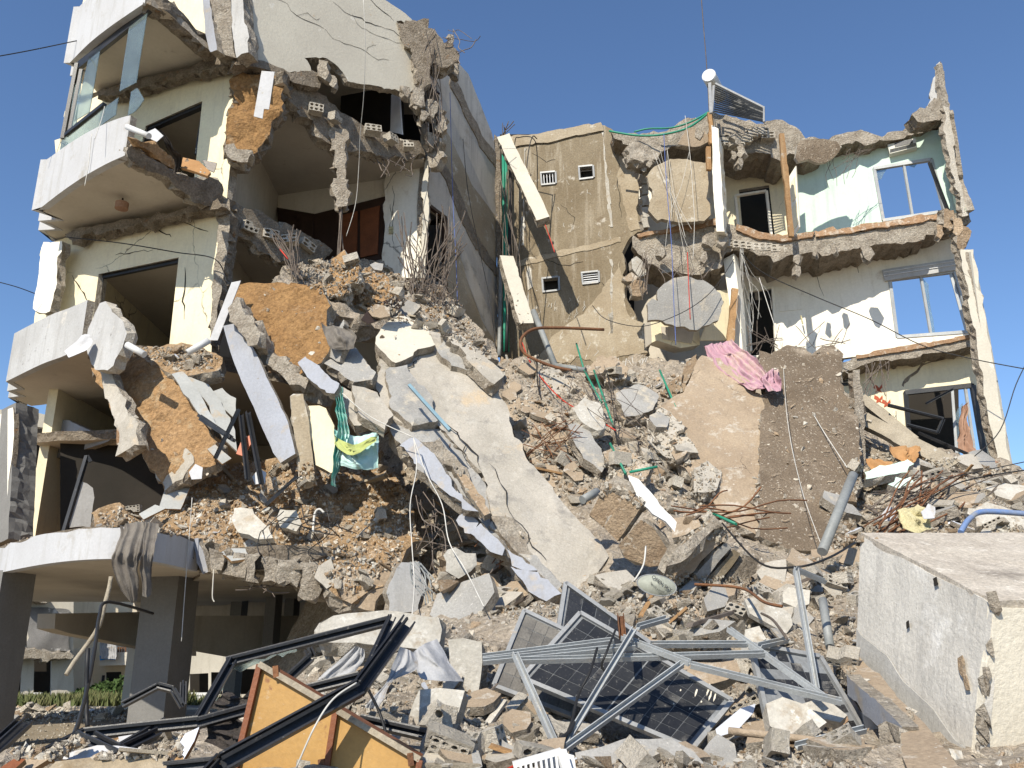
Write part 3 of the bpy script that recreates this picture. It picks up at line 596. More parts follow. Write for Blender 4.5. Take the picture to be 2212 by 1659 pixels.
# glazing of the enclosed balcony
GZ = PV((135, 290, 16.4), (322, 20, 14.8))
gb = panel('glazing', [(166, 134), (320, 12), (322, 22), (300, 42), (168, 148)], GZ, .08, ['black_metal'], LB, jag=0)
for a, b, w_ in (((167, 138), (136, 300), .09), ((143, 292), (226, 226), .09), ((176, 150), (150, 285), .04)):
    v, f = barv(hit(*a, GZ), hit(*b, GZ), w_, .08); obj('frame_rail', v, f, 'black_metal', None, gb)
for q in ([(280, 48), (318, 28), (294, 178), (258, 197)], [(192, 122), (217, 102), (193, 242), (160, 262)], [(158, 195), (178, 150), (165, 265), (148, 282)]):
    panel('pane', q, GZ, .012, ['glass_pane'], gb, jag=0)
for q in ([(124, 344), (134, 302), (160, 285), (200, 252), (226, 232), (256, 210), (250, 248), (180, 300)], [(283, 198), (296, 190), (311, 215), (292, 240), (276, 250)]):
    panel('pane', q, GZ, .012, ['glass_pane'], gb, jag=.01)
panel('frame', [(118, 303), (130, 299), (134, 345), (122, 350)], PT(125, 320, 16.6, 0, -30), .2, ['cream_plaster'], LB, jag=0)
panel('glazing', [(192, 20), (200, -30), (240, -60), (226, 0)], GZ, .06, ['black_metal'], LB, jag=0)

CRB = P3((640, 575, 17.2), (1000, 690, 18.8), (850, 705, 16.4))
struct(panel('debris_bank', [(596, 600), (620, 575), (700, 560), (800, 562), (870, 575), (930, 600), (1000, 660), (1080, 775), (1010, 790), (900, 735), (830, 712), (760, 700), (690, 650), (610, 630)], CRB, .3, ['debris_grey', 'rough_concrete'], surf=True, jag=.08, relief=.25, grid=.14))
def crack(px, plane, w_, parent, mat='dark_room', k=.006):
    n = plane[1] if plane[1].dot(CAM - plane[0]) > 0 else -plane[1]; P = [hit(x, y, plane) for x, y in px]
    C = []
    for i in range(len(P) - 1):
        m = max(2, int((P[i + 1] - P[i]).length / .12))
        C += [P[i].lerp(P[i + 1], s / m) + Vector((random.uniform(-1, 1), 0, random.uniform(-1, 1))) * .03 for s in range(m)]
    C.append(P[-1]); vs, fs = [], []
    for i, p in enumerate(C):
        d = (C[min(i + 1, len(C) - 1)] - C[max(0, i - 1)]).normalized().cross(n); ww = w_ * random.uniform(.2, 1) * math.sin(math.pi * (i + .4) / len(C)) + .002
        p = p - n * (p - plane[0]).dot(n) + n * k; vs += [p - d * ww, p + d * ww]
    fs = [(2 * i, 2 * i + 1, 2 * i + 3, 2 * i + 2) for i in range(len(C) - 1)]
    return obj('crack', vs, fs, mat, None, parent)
for c, w_ in (([(720, 5), (745, 28), (770, 35), (800, 52), (830, 60)], .012), ([(590, -5), (620, 10), (640, 34), (660, 42), (700, 62)], .010), ([(700, 62), (720, 84), (745, 95), (790, 110), (815, 128), (840, 130)], .008), ([(760, 32), (770, 52), (800, 72), (850, 90), (885, 96)], .006), ([(640, 34), (665, 30), (685, 44), (690, 40)], .006), ([(790, 110), (800, 100), (812, 98)], .005), ([(800, 0), (825, 22), (850, 45)], .014), ([(830, 60), (850, 66), (866, 80)], .008)):
    crack(c, UW, w_, LB)
for c, w_ in (([(155, 595), (170, 620), (190, 650), (188, 700)], .018), ([(398, 580), (402, 610), (396, 650), (398, 690)], .02), ([(330, 490), (360, 505), (370, 512)], .012), ([(250, 550), (290, 545), (330, 540)], .014), ([(400, 480), (430, 495), (450, 500)], .012)):
    crack(c, WL, w_, LB)
for x in (95, 150, 178, 420):
    p = min(c1, key=lambda q: abs((at(x, 1190, q.y) - q).x)); pl_ = (p + Vector((0, -.125, 0)), Vector((0, -1, 0)))
    crack([(x + 2, 1158), (x - 2, 1180), (x + 1, 1195), (x - 1, 1208)], pl_, .012, LB)
for c, w_ in (([(848, 400), (852, 440), (846, 480), (850, 540)], .012), ([(842, 440), (845, 470), (840, 500)], .008)):
    crack(c, (BW[0] + Vector((0, -.25, 0)), BW[1]), w_, LB)

struct(panel('debris_bank', [(262, 752), (330, 748), (440, 748), (480, 770), (470, 800), (400, 812), (330, 792)], PT(360, 775, 15.6, 45, -12), .25, ['debris_soil', 'rough_concrete'], surf=True, jag=.05, relief=.15, grid=.12))

HBE = [((660, 225, 16.95), (900, 322, 19.0), 6, LB), ((520, 475, 16.75), (680, 540, 18.4), 4, LB)]

# ================================================================== the building torn open at the right
RB = TH('apartment_building', 'roofless torn apartment building with green and white rooms', 'building', (7, 20, .8))
TW = PV((1110, 300, 23), (1340, 520, 21.9))
wins = [[(1168, 374), (1200, 371), (1201, 397), (1170, 400)], [(1250, 361), (1281, 358), (1283, 384), (1252, 388)], [(1171, 602), (1207, 598), (1208, 627), (1173, 631)], [(1256, 590), (1293, 586), (1294, 610), (1259, 614)]]
panel('wall', [(1084, 302), (1112, 298), (1150, 296), (1300, 270), (1330, 284), (1342, 330), (1358, 352), (1372, 385), (1378, 440), (1386, 500), (1362, 512), (1344, 545), (1350, 640), (1374, 690), (1404, 730), (1400, 762), (1370, 790), (1300, 840), (1080, 840)], TW, .22, ['tan_render', 'rough_concrete'], RB, holes=wins, jag=.035, step=.1)
TWf = (TW[0] + Vector((0, -.02, 0)), TW[1])
panel('parapet', [(1084, 303), (1110, 292), (1150, 290), (1298, 264), (1304, 282), (1150, 312), (1112, 318), (1086, 326)], (TW[0] + Vector((0, -.06, 0)), TW[1]), .2, ['tan_render_light', 'rough_concrete'], RB, jag=.03)
panel('tan_patch', [(1330, 286), (1342, 330), (1358, 352), (1372, 385), (1378, 440), (1384, 495), (1362, 500), (1345, 440), (1340, 360)], TWf, .015, ['tan_render_light'], RB, jag=.06)
panel('tan_patch', [(1240, 690), (1290, 640), (1340, 560), (1350, 640), (1374, 690), (1402, 732), (1398, 762), (1300, 790), (1150, 780), (1190, 730)], TWf, .015, ['tan_render_light'], RB, jag=.1)
ragged('broken_ledge', [(1090, 572), (1180, 548), (1260, 530), (1340, 512), (1342, 522), (1262, 541), (1180, 560), (1092, 585)], TWf, .06, ['tan_render_light', 'dark_concrete'], RB, jag=.025)
for x0, y0, x1, y1 in ((1301, 285, 1308, 360), (1308, 360, 1316, 440), (1314, 440, 1320, 490), (1134, 320, 1130, 400), (1132, 420, 1128, 530), (1140, 575, 1141, 680), (1318, 560, 1320, 720)):
    ragged('mortar_strip', [(x0 - 2, y0), (x0 + 4, y0), (x1 + 4, y1), (x1 - 2, y1)], TWf, .03, ['white_fragment', 'white_fragment'], RB, jag=.04, step=.12)
for k, h in enumerate(wins):
    p = [hit(x, y, TW) + Vector((0, .02, 0)) for x, y in h]; wf = None
    for i in range(4):
        v, f = barv(p[i], p[(i + 1) % 4], .05, .12, up=(0, 1, 0)); o = obj('window', v, f, 'alu', None, RB) if wf is None else obj('frame', v, f, 'alu', None, wf)
        wf = wf or o
    if k in (0, 3):
        for t in (.2, .4, .6, .8):
            a = p[0].lerp(p[1], t) if k == 0 else p[0].lerp(p[3], t); b = p[3].lerp(p[2], t) if k == 0 else p[1].lerp(p[2], t)
            v, f = barv(a, b, .02, .02); obj('grille_bar', v, f, 'white_metal', None, wf)
    v = [q + Vector((0, .25, 0)) for q in p]; obj('pane', v, [(0, 1, 2, 3)], 'dark_room', None, wf)  # near-black quad, the unlit interior painted in
panel('wall', [(1080, 290), (1400, 290), (1420, 850), (1080, 850)], (TW[0] + Vector((0, 3, 0)), TW[1]), .1, ['dark_room'], RB, jag=0)  # near-black backing, darkness behind the windows put into its colour
for i in range(5):   # courses of blocks showing at the torn edge of the tan wall
    ragged('block', [(1385 + i % 2, 375 + i * 24), (1399, 374 + i * 24), (1400 + i, 395 + i * 24), (1386 + i, 396 + i * 24)], PT(1392, 430, 21.3, 0, 15), .2, ['white_fragment', 'rough_concrete'], RB, jag=.02)

RW = PV((1700, 500, 21.4), (2040, 460, 20.1))
RWb = (RW[0] + Vector((0, .35, 0)), RW[1])
# top storey
panel('wall', [(1540, 282), (1700, 280), (1712, 520), (1550, 505)], RWb, .15, ['cream_plaster', 'rough_concrete'], RB, holes=[[(1596, 410), (1661, 400), (1674, 512), (1604, 503)]], jag=0)
panel('painted_void', [(1580, 390), (1690, 390), (1700, 530), (1590, 525)], (RW[0] + Vector((0, 1.6, 0)), RW[1]), .05, ['dark_room'], RB, jag=0)  # near-black sheet painted as the unlit room behind the door
for a, b in (((1594, 412), (1662, 401)), ((1594, 412), (1602, 495)), ((1662, 401), (1674, 508))):
    v, f = barv(hit(*a, RW) + Vector((0, .30, 0)), hit(*b, RW) + Vector((0, .30, 0)), .09, .06); obj('door_frame', v, f, 'ivory_plaster', None, RB)
panel('wall', [(1706, 325), (1850, 305), (2036, 278), (2085, 470), (1900, 500), (1718, 525)], RW, .15, ['green_paint', 'rough_concrete'], RB, holes=[[(1886, 362), (2014, 341), (2046, 458), (1906, 479)]], jag=.01)
def window(px, pl, mull, mat='black_metal', glass=(), w_=.08):
    off = Vector((0, .03, 0)); P = [hit(x, y, pl) + off for x, y in px]
    v, f = join(*[barv(P[i], P[(i + 1) % len(P)], w_, .10, up=(0, 1, 0)) for i in range(len(P))])
    wn = obj('window', v, f, mat, None, RB)
    for a, b in mull:
        v, f = barv(hit(*a, pl) + off, hit(*b, pl) + off, .055, .06); obj('mullion', v, f, 'steel', None, wn)
    for g in glass: panel('pane', g, (pl[0] + Vector((0, .06, 0)), pl[1]), .012, ['glass_pane'], wn, jag=.02)
    return wn
window([(1888, 364), (2012, 344), (2042, 456), (1908, 476)], RW, [((1953, 354), (1972, 466))], 'steel', [[(1890, 366), (1918, 362), (1905, 385), (1893, 392)], [(1956, 355), (1985, 350), (1975, 362)]])
panel('wall', [(2024, 285), (2042, 240), (2052, 300), (2066, 400), (2088, 455), (2070, 470)], P3((2026, 285, 20.2), (2044, 240, 19.2), (2088, 460, 19.1)), .18, ['green_paint', 'rough_concrete'], RB, jag=.03)
ragged('wall_edge', [(2036, 228), (2050, 232), (2056, 280), (2064, 340), (2072, 390), (2086, 440), (2092, 465), (2078, 468), (2066, 410), (2054, 350), (2044, 290)], PT(2060, 350, 19.1, 0, 10), .18, ['block', 'rough_concrete'], RB, jag=.05)
panel('wall_stub', [(2010, 215), (2022, 140), (2030, 133), (2036, 175), (2046, 235), (2030, 245), (1998, 240)], PT(2025, 190, 19.3, 0, -30), .2, ['grey_paint', 'rough_concrete'], RB, jag=.03)
ragged('wall_edge', [(2024, 138), (2034, 135), (2042, 180), (2050, 235), (2040, 240), (2032, 190)], PT(2036, 190, 19.15, 0, 15), .15, ['rough_concrete'], RB, jag=.04)
ragged('broken_edge', [(1985, 240), (2010, 222), (2046, 218), (2052, 240), (2030, 260), (2005, 262), (1982, 262)], PT(2015, 240, 19.2, 0, 0), .5, ['rough_concrete', 'dark_concrete'], RB, jag=.08)
# wooden post, leaning door, partition
beam('timber_post', (1688, 290, 19.4), (1709, 512, 19.3), .11, .09, ['wood_plank'], RB, up=(0, -1, 0), jag=.015)
dl = panel('door_leaf', [(1704, 382), (1719, 358), (1727, 490), (1713, 512)], PT(1715, 430, 20.4, 0, -50), .04, ['ivory_plaster'], RB, jag=0)
panel('door_panel', [(1708, 395), (1716, 382), (1719, 425), (1711, 436)], PT(1715, 430, 20.37, 0, -50), .02, ['cream_plaster'], dl, jag=0)
panel('door_panel', [(1712, 447), (1720, 436), (1723, 482), (1715, 496)], PT(1715, 430, 20.37, 0, -50), .02, ['cream_plaster'], dl, jag=0)
panel('wall', [(1537, 270), (1552, 278), (1560, 400), (1565, 500), (1548, 500), (1540, 400)], PT(1548, 400, 19.6, 0, -20), .9, ['ivory_plaster', 'ivory_plaster'], RB, jag=.01)
# ragged roof and floor slabs, drawn as front profiles running back to the walls
RS = PV((1320, 300, 21.1), (2040, 260, 19.95))
panel('roof_slab', [(1318, 284), (1380, 291), (1430, 286), (1460, 270), (1495, 258), (1530, 243), (1560, 249), (1610, 262), (1650, 268), (1690, 258), (1705, 268), (1733, 290), (1760, 296), (1790, 301), (1830, 284), (1860, 280), (1905, 296), (1950, 282), (1992, 266), (2035, 252), (2044, 266), (2010, 278), (1960, 292), (1900, 303), (1860, 308), (1800, 318), (1745, 345), (1715, 332), (1692, 345), (1640, 330), (1600, 335), (1565, 318), (1540, 300), (1500, 318), (1450, 316), (1400, 330), (1345, 302)], RS, 1.3, ['rough_concrete', 'dark_concrete'], RB, jag=.06, step=.09, relief=.06, grid=.2)
F3 = PV((1370, 510, 20.6), (2090, 460, 19.4))
panel('floor_slab', [(1368, 508), (1450, 497), (1550, 486), (1590, 494), (1640, 514), (1700, 518), (1750, 508), (1850, 498), (1950, 484), (2050, 466), (2094, 456), (2098, 478), (2040, 496), (2000, 507), (1960, 522), (1900, 528), (1870, 536), (1800, 545), (1720, 552), (1690, 560), (1640, 554), (1590, 530), (1568, 545), (1560, 575), (1500, 592), (1430, 590), (1400, 570), (1375, 540)], F3, 1.3, ['rough_concrete', 'dark_concrete'], RB, jag=.06, step=.09, relief=.06, grid=.2)
for q in ([(1376, 506), (1450, 492), (1470, 484), (1552, 474), (1555, 486), (1450, 500), (1380, 512)], [(1592, 484), (1640, 500), (1690, 510), (1760, 500), (1755, 512), (1690, 522), (1640, 516), (1590, 496)], [(1760, 498), (1850, 488), (1950, 474), (2060, 455), (2062, 464), (1950, 486), (1850, 500), (1762, 511)]):
    ragged('tile_bed', q, (F3[0] + Vector((0, -.08, 0)), F3[1]), .9, ['terracotta', 'terracotta'], RB, jag=.03)
F2 = PV((1810, 785, 20.4), (2125, 730, 19.4))
panel('floor_slab', [(1808, 782), (1880, 768), (1950, 756), (2050, 738), (2122, 724), (2128, 742), (2050, 760), (1950, 774), (1880, 785), (1815, 806)], F2, 1.2, ['rough_concrete', 'dark_concrete'], RB, jag=.04, step=.09)
ragged('tile_bed', [(1850, 766), (1950, 748), (2050, 732), (2115, 720), (2116, 727), (2050, 741), (1950, 758), (1850, 774)], (F2[0] + Vector((0, -.06, 0)), F2[1]), .9, ['terracotta', 'terracotta'], RB, jag=.02)
# second storey
panel('wall', [(1578, 550), (1700, 540), (2064, 505), (2128, 735), (1810, 775), (1590, 790)], RW, .15, ['ivory_plaster', 'rough_concrete'], RB, jag=0,
      holes=[[(1616, 630), (1668, 622), (1677, 765), (1622, 768)], [(1918, 598), (2064, 578), (2104, 716), (1936, 730)]])
panel('painted_void', [(1600, 610), (1690, 610), (1700, 790), (1600, 790)], (RW[0] + Vector((0, 1.3, 0)), RW[1]), .05, ['dark_room'], RB, jag=0)  # near-black sheet, the next room's shade as colour
window([(1922, 604), (2062, 586), (2102, 716), (1938, 728)], RW, [((1990, 596), (2012, 722)), ((2054, 588), (2090, 718))], 'steel', [[(1993, 600), (2006, 615), (2008, 640), (2016, 690), (2020, 720), (2008, 720)]])
bl = panel('roller_blind', [(1905, 583), (2068, 558), (2072, 582), (1912, 606)], (RW[0] + Vector((0, -.08, 0)), RW[1]), .1, ['grey_paint'], RB, jag=.005)
for k in (1, 2):
    a, b = hit(1906, 583 + k * 8, RW) + Vector((0, -.10, 0)), hit(2069, 558 + k * 8, RW) + Vector((0, -.10, 0)); v, f = barv(a, b, .02, .012); obj('slat', v, f, 'white_metal', None, bl)
for a, b in (((1614, 630), (1668, 622)), ((1615, 630), (1621, 760)), ((1668, 622), (1676, 760))):
    v, f = barv(hit(*a, RW) + Vector((0, -.03, 0)), hit(*b, RW) + Vector((0, -.03, 0)), .08, .06); obj('door_frame', v, f, 'ivory_plaster', None, RB)
dl = panel('door_leaf', [(1672, 620), (1735, 612), (1746, 758), (1680, 764)], (RW[0] + Vector((0, -.03, 0)), RW[1]), .04, ['ivory_plaster'], RB, jag=0)
for q in ([(1680, 630), (1729, 624), (1733, 668), (1683, 673)], [(1684, 708), (1737, 702), (1740, 748), (1688, 752)]):
    panel('door_panel', q, (RW[0] + Vector((0, -.05, 0)), RW[1]), .02, ['ivory_plaster'], dl, jag=0)
v, f = barv(at(1730, 682, 21.1), at(1734, 700, 21.1), .03, .03); obj('handle', v, f, 'foam', None, dl)
panel('wall', [(1562, 560), (1585, 548), (1598, 650), (1606, 790), (1580, 790), (1575, 650)], PT(1585, 650, 20.4, 0, -35), .3, ['ivory_plaster'], RB, jag=0)
# first storey, half buried
panel('wall', [(1812, 792), (1900, 776), (2100, 744), (2165, 1010), (1860, 1060)], RW, .15, ['cream_plaster', 'rough_concrete'], RB, jag=0, holes=[[(1952, 845), (2104, 828), (2132, 990), (1968, 1000)]])
panel('painted_void', [(1900, 820), (2070, 820), (2074, 1020), (1900, 1020)], (RW[0] + Vector((0, 2.2, 0)), RW[1]), .05, ['dark_room'], RB, jag=0)  # near-black sheet painted for the dark behind the window
window([(1956, 848), (2102, 832), (2128, 985), (1968, 995)], RW, [((2058, 838), (2068, 980)), ((2086, 834), (2108, 985))], 'black_metal', [[(2062, 900), (2080, 870), (2085, 940), (2074, 980), (2066, 980)]], w_=.11)
for c in ((1896, 834), (1897, 857), (1914, 866)):
    x, y = c
    o = panel('wall_decal', [(x, y), (x + 3, y + 4), (x + 9, y - 4), (x + 10, y + 3), (x + 5, y + 8), (x + 9, y + 14), (x + 2, y + 11), (x - 5, y + 14), (x - 3, y + 7), (x - 9, y + 4), (x - 8, y - 4)], (RW[0] + Vector((0, -.01, 0)), RW[1]), .006, ['red_print'], RB, jag=0)
lv = panel('vent', [(1813, 810), (1852, 806), (1850, 832), (1814, 834)], (RW[0] + Vector((0, -.02, 0)), RW[1]), .06, ['black_metal'], RB, jag=0)
for k in range(4): v, f = barv(hit(1815, 813 + k * 5, RW) + Vector((0, -.04, 0)), hit(1848, 809 + k * 5, RW) + Vector((0, -.04, 0)), .05, .012); obj('slat', v, f, 'steel', None, lv)
ragged('crack', [(1948, 832), (1962, 812), (1980, 800), (1990, 784), (2020, 778), (2045, 768), (2080, 762), (2080, 765), (2046, 772), (2022, 781), (1994, 789), (1984, 804), (1966, 816), (1952, 836)], (RW[0] + Vector((0, -.004, 0)), RW[1]), .006, ['dark_concrete'], RB, jag=.02)
# outer edge column with the pale face beyond it
beam('column', (2082, 545, 18.9), (2168, 1040, 18.7), .3, .3, ['upper_plaster', 'rough_concrete'], RB, up=(0, -1, 0), jag=.03)
panel('wall', [(2092, 545), (2102, 540), (2140, 740), (2194, 1040), (2180, 1042), (2124, 740)], PT(2140, 800, 18.75, 0, 35), .2, ['upper_plaster', 'rough_concrete'], RB, jag=.01)
# narrow column with stacked blocks beside the brown slab
ragged('column', [(1842, 800), (1858, 798), (1866, 900), (1868, 1060), (1862, 1180), (1850, 1180), (1852, 1000), (1846, 900)], PT(1856, 980, 16.4, 0, 5), .2, ['rough_concrete', 'dark_concrete'], RB, jag=.02)
panel('column_face', [(1851, 1005), (1864, 1000), (1864, 1100), (1852, 1105)], PT(1856, 1000, 16.3, 0, 5), .05, ['grey_paint', 'white_fragment'], RB, jag=.01)
# bathroom behind the hanging panels
panel('wall', [(1380, 320), (1560, 320), (1570, 520), (1380, 520)], (RW[0] + Vector((0, .6, 0)), RW[1]), .1, ['ivory_plaster'], RB, jag=0)
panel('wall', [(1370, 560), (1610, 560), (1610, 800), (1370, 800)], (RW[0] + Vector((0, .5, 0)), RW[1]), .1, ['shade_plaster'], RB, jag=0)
cb = panel('cupboard', [(1405, 690), (1510, 690), (1512, 745), (1470, 752), (1420, 735), (1408, 740)], PT(1460, 720, 20.6, 0, 15), .4, ['cream_plaster', 'shade_plaster'], RB, jag=0)
panel('cupboard_door', [(1428, 705), (1500, 712), (1494, 742), (1432, 732)], PT(1460, 720, 20.57, 0, 15), .03, ['shade_plaster'], cb, jag=0)
panel('door_leaf', [(1535, 628), (1580, 626), (1570, 735), (1512, 735), (1530, 690)], PT(1550, 680, 20.7, 0, 20), .05, ['cream_plaster'], RB, jag=0)
beam('timber_post', (1587, 625, 20.2), (1577, 740, 20.0), .16, .1, ['wood_plank'], RB, up=(0, -1, 0), jag=.01)
# water heater and tall mast on the roof
WH = TH('water_heater', 'solar water heater with white tank and black tubes on the torn roof', 'water heater', at(1560, 250, 20.3))
ta = at(1531, 163, 20.0); tb = ta + Vector((.55, 1.1, .12))
v, f = tubev([ta, tb], .185, 20); obj('tank', v, f, 'white_plastic', None, WH, smooth=False)
v, f = tubev([ta + (ta - tb).normalized() * .02, ta], .17, 20); obj('tank_cap', v, f, 'white_metal', None, WH)
pl = P3((1545, 182, 20.0), (1648, 232, 19.9), (1648, 262, 19.6))
for k in range(12):
    t = k / 11; v, f = tubev([hit(1546 - 4 * t, 188 + 52 * t, pl), hit(1648, 236 + 26 * t, pl)], .022, 6); obj('vacuum_tube', v, f, 'solar_glass', None, WH)
for a, b, w_ in (((1545, 181), (1650, 233), .06), ((1650, 232), (1650, 264), .05), ((1542, 186), (1538, 242), .06), ((1533, 180), (1536, 245), .08)):
    v, f = barv(hit(*a, pl), hit(*b, pl), w_, .05); obj('frame', v, f, 'alu', None, WH)
tube('mast', [(1512, -40, 20.2), (1520, 60, 20.2), (1527, 150, 20.2), (1532, 245, 20.1)], .012, 'rebar', None, 'thin wire mast rising beside the rooftop water heater', 'mast')
AC = TH('air_conditioner', 'battered white air conditioner on the green wall above the window', 'air conditioner', hit(1948, 318, RW))
acp = (RW[0] + Vector((0, -.22, 0)), RW[1])
o = panel('casing', [(1917, 312), (1978, 298), (1981, 317), (1922, 332)], acp, .22, ['ac_white'], AC, jag=0)
for k in range(3): v, f = barv(hit(1922, 324 + k * 2.5, acp) + Vector((0, -.01, 0)), hit(1978, 310 + k * 2.5, acp) + Vector((0, -.01, 0)), .02, .01); obj('louvre', v, f, 'black_metal', None, AC)
panel('grille', [(1932, 309), (1970, 300), (1972, 309), (1933, 318)], (acp[0] + Vector((0, -.01, 0)), acp[1]), .01, ['black_metal'], AC, jag=0)

for c, w_ in (([(1150, 330), (1180, 350), (1200, 345)], .012), ([(1340, 330), (1335, 400), (1342, 470)], .015), ([(1210, 440), (1240, 470), (1235, 500)], .01), ([(1180, 560), (1220, 575), (1260, 565)], .012), ([(1300, 600), (1312, 660), (1305, 720)], .015)):
    crack(c, (TW[0], TW[1]), w_, RB)
for c, w_ in (([(1760, 560), (1765, 600), (1780, 640)], .008), ([(1830, 560), (1850, 575), (1855, 590)], .008)):
    crack(c, RW, w_, RB)

# ================================================================== fallen slabs
def off(pl, k):
    n = pl[1].copy()
    if n.dot(CAM - pl[0]) < 0: n.negate()
    return (pl[0] + n * k, pl[1])
def fallen(name, px, plane, th, mats, label, cat='slab', group=None, **k):
    m0 = mats[0]; kw = dict(jag=.035, step=.1, surf=m0 not in ('white_plastic', 'paper', 'bluewhite_paint', 'blue_fragment', 'white_fragment', 'tile', 'cream_plaster', 'grey_paint', 'green_paint', 'slab_grey'), rimrough=1.3); kw.update(k)
    return panel(name, px, plane, th, mats, None, label=label, cat=cat, group=group, **kw)
MS = PT(1050, 950, 13.9, 40, 14)
fallen('fallen_slab', [(812, 734), (831, 698), (870, 683), (925, 714), (960, 722), (1007, 773), (1065, 831), (1101, 894), (1122, 950), (1144, 999), (1194, 1062), (1253, 1128), (1315, 1202), (1288, 1253), (1218, 1284), (1171, 1222), (1120, 1190), (1066, 1144), (1050, 1060), (1030, 1010), (999, 972), (948, 917), (886, 929), (831, 894), (812, 839), (823, 792)], MS, .22, ['slab_concrete', 'rough_concrete'],
       'huge smooth grey slab sliding down the middle of the rubble', relief=.035, grid=.18, surf=False)
fallen('fallen_slab', [(812, 734), (831, 700), (870, 679), (925, 706), (940, 745), (915, 752), (894, 769), (855, 784), (827, 760)], off(MS, .16), .14, ['upper_plaster', 'rough_concrete'], 'pale broken plate at the top end of the huge grey slab')
fallen('fallen_beam', [(958, 716), (985, 712), (1030, 752), (1090, 802), (1086, 815), (1068, 830), (1007, 775)], off(MS, .3), .25, ['slab_concrete', 'rough_concrete'], 'long concrete upstand along the upper edge of the huge grey slab', 'beam')
fallen('fallen_slab', [(831, 892), (886, 929), (955, 925), (1010, 990), (1070, 1090), (1120, 1180), (1180, 1225), (1218, 1284), (1160, 1262), (1085, 1190), (1010, 1095), (900, 990), (850, 940)], off(MS, -.05), .25, ['slab_grey', 'rough_concrete'], 'rough grey underlayer along the lower edge of the huge slab', relief=.07, grid=.14)
fallen('fallen_slab', [(905, 955), (950, 945), (985, 985), (1020, 1050), (1000, 1040), (960, 1000)], off(MS, .02), .12, ['rough_concrete', 'dark_concrete'], 'rough broken strip between the blue edge and the huge slab', relief=.08, grid=.1, jag=.06)
fallen('fallen_slab', [(1060, 1115), (1095, 1120), (1150, 1200), (1165, 1230), (1120, 1195), (1080, 1150)], off(MS, .02), .12, ['rough_concrete', 'dark_concrete'], 'rough crumbled strip low on the huge slab', relief=.08, grid=.1, jag=.06)
for px, m, k, l, lean, yaw, Y in (
    ([(643, 783), (660, 770), (690, 790), (733, 828), (722, 850), (705, 848), (668, 818)], 'bluewhite_paint', .15, 'pale blue plate above the green towel', 30, -20, 14.2),
    ([(690, 755), (765, 750), (812, 804), (804, 820), (765, 825), (733, 802), (700, 785)], 'slab_grey', .18, 'grey concrete plate left of the top of the huge slab', 40, 0, 14.6),
    ([(742, 690), (720, 730), (710, 770), (735, 782), (752, 740), (740, 722)], 'slab_grey', .12, 'small upright grey beam end beside the brown soil slab', 10, -30, 14.4),
    ([(737, 835), (780, 860), (812, 884), (827, 892), (800, 912), (765, 920), (748, 894)], 'slab_concrete', .16, 'cracked tan plate just right of the towel knot', 35, 0, 14.0),
    ([(770, 915), (808, 918), (814, 935), (788, 950), (766, 932)], 'bluewhite_paint', .1, 'small pale blue plate lying on the towel corner', 25, -15, 13.8),
    ([(862, 964), (894, 944), (930, 975), (955, 1005), (976, 1050), (987, 1062), (1034, 1105), (1018, 1104), (964, 1064), (894, 1001)], 'bluewhite_paint', .2, 'long blue grey edge strip hanging under the huge slab', 20, -25, 13.4),
    ([(987, 1023), (1007, 1026), (1034, 1066), (1060, 1108), (1046, 1114), (1007, 1060)], 'chunk_brown', .1, 'narrow tan plank of concrete on the lower edge of the huge slab', 40, 0, 12.9),
    ([(985, 1124), (1007, 1106), (1034, 1128), (1015, 1153), (991, 1135)], 'bluewhite_paint', .22, 'first small blue edge block below the long blue strip', 20, -25, 12.7),
    ([(1014, 1152), (1038, 1130), (1065, 1155), (1091, 1183), (1085, 1200), (1060, 1192)], 'bluewhite_paint', .22, 'second blue edge block below the long blue strip', 20, -25, 12.4),
    ([(1095, 1186), (1128, 1205), (1161, 1232), (1140, 1234), (1106, 1222)], 'bluewhite_paint', .2, 'short blue edge piece above the dark hollow', 25, -20, 11.9),
    ([(1103, 1224), (1163, 1235), (1190, 1260), (1213, 1282), (1180, 1298), (1142, 1278)], 'bluewhite_paint', .22, 'lowest blue edge piece of the huge slab', 25, -20, 11.5)):
    fallen('slab_fragment', px, PT(px[0][0], px[0][1], Y, lean, yaw), k, [m, 'rough_concrete'], l, 'slab', jag=.025, step=.08)
for px, k_, m, l in (([(832, 800), (880, 788), (930, 850), (948, 905), (890, 922), (842, 880)], .10, 'slab_grey', 'grey layer lying on the upper part of the huge slab'), ([(760, 832), (815, 848), (850, 898), (832, 928), (782, 902)], .2, 'slab_concrete', 'thick broken layer left of the huge slab above the towel'), ([(900, 1000), (940, 1005), (990, 1062), (1000, 1095), (960, 1060), (915, 1022)], .05, 'slab_grey', 'narrow layer between the long blue strip and the huge slab'), ([(1120, 1195), (1160, 1200), (1215, 1262), (1200, 1285), (1160, 1250)], .12, 'slab_grey', 'broken layer at the lower left corner of the huge slab'), ([(960, 728), (1000, 772), (1010, 800), (975, 790), (945, 750)], .12, 'slab_grey', 'worn layer beside the long upstand of the huge slab')):
    fallen('slab_layer', px, off(MS, k_), .16, [m, 'rough_concrete'], l, 'slab', jag=.045, relief=.05, grid=.14, surf=False)
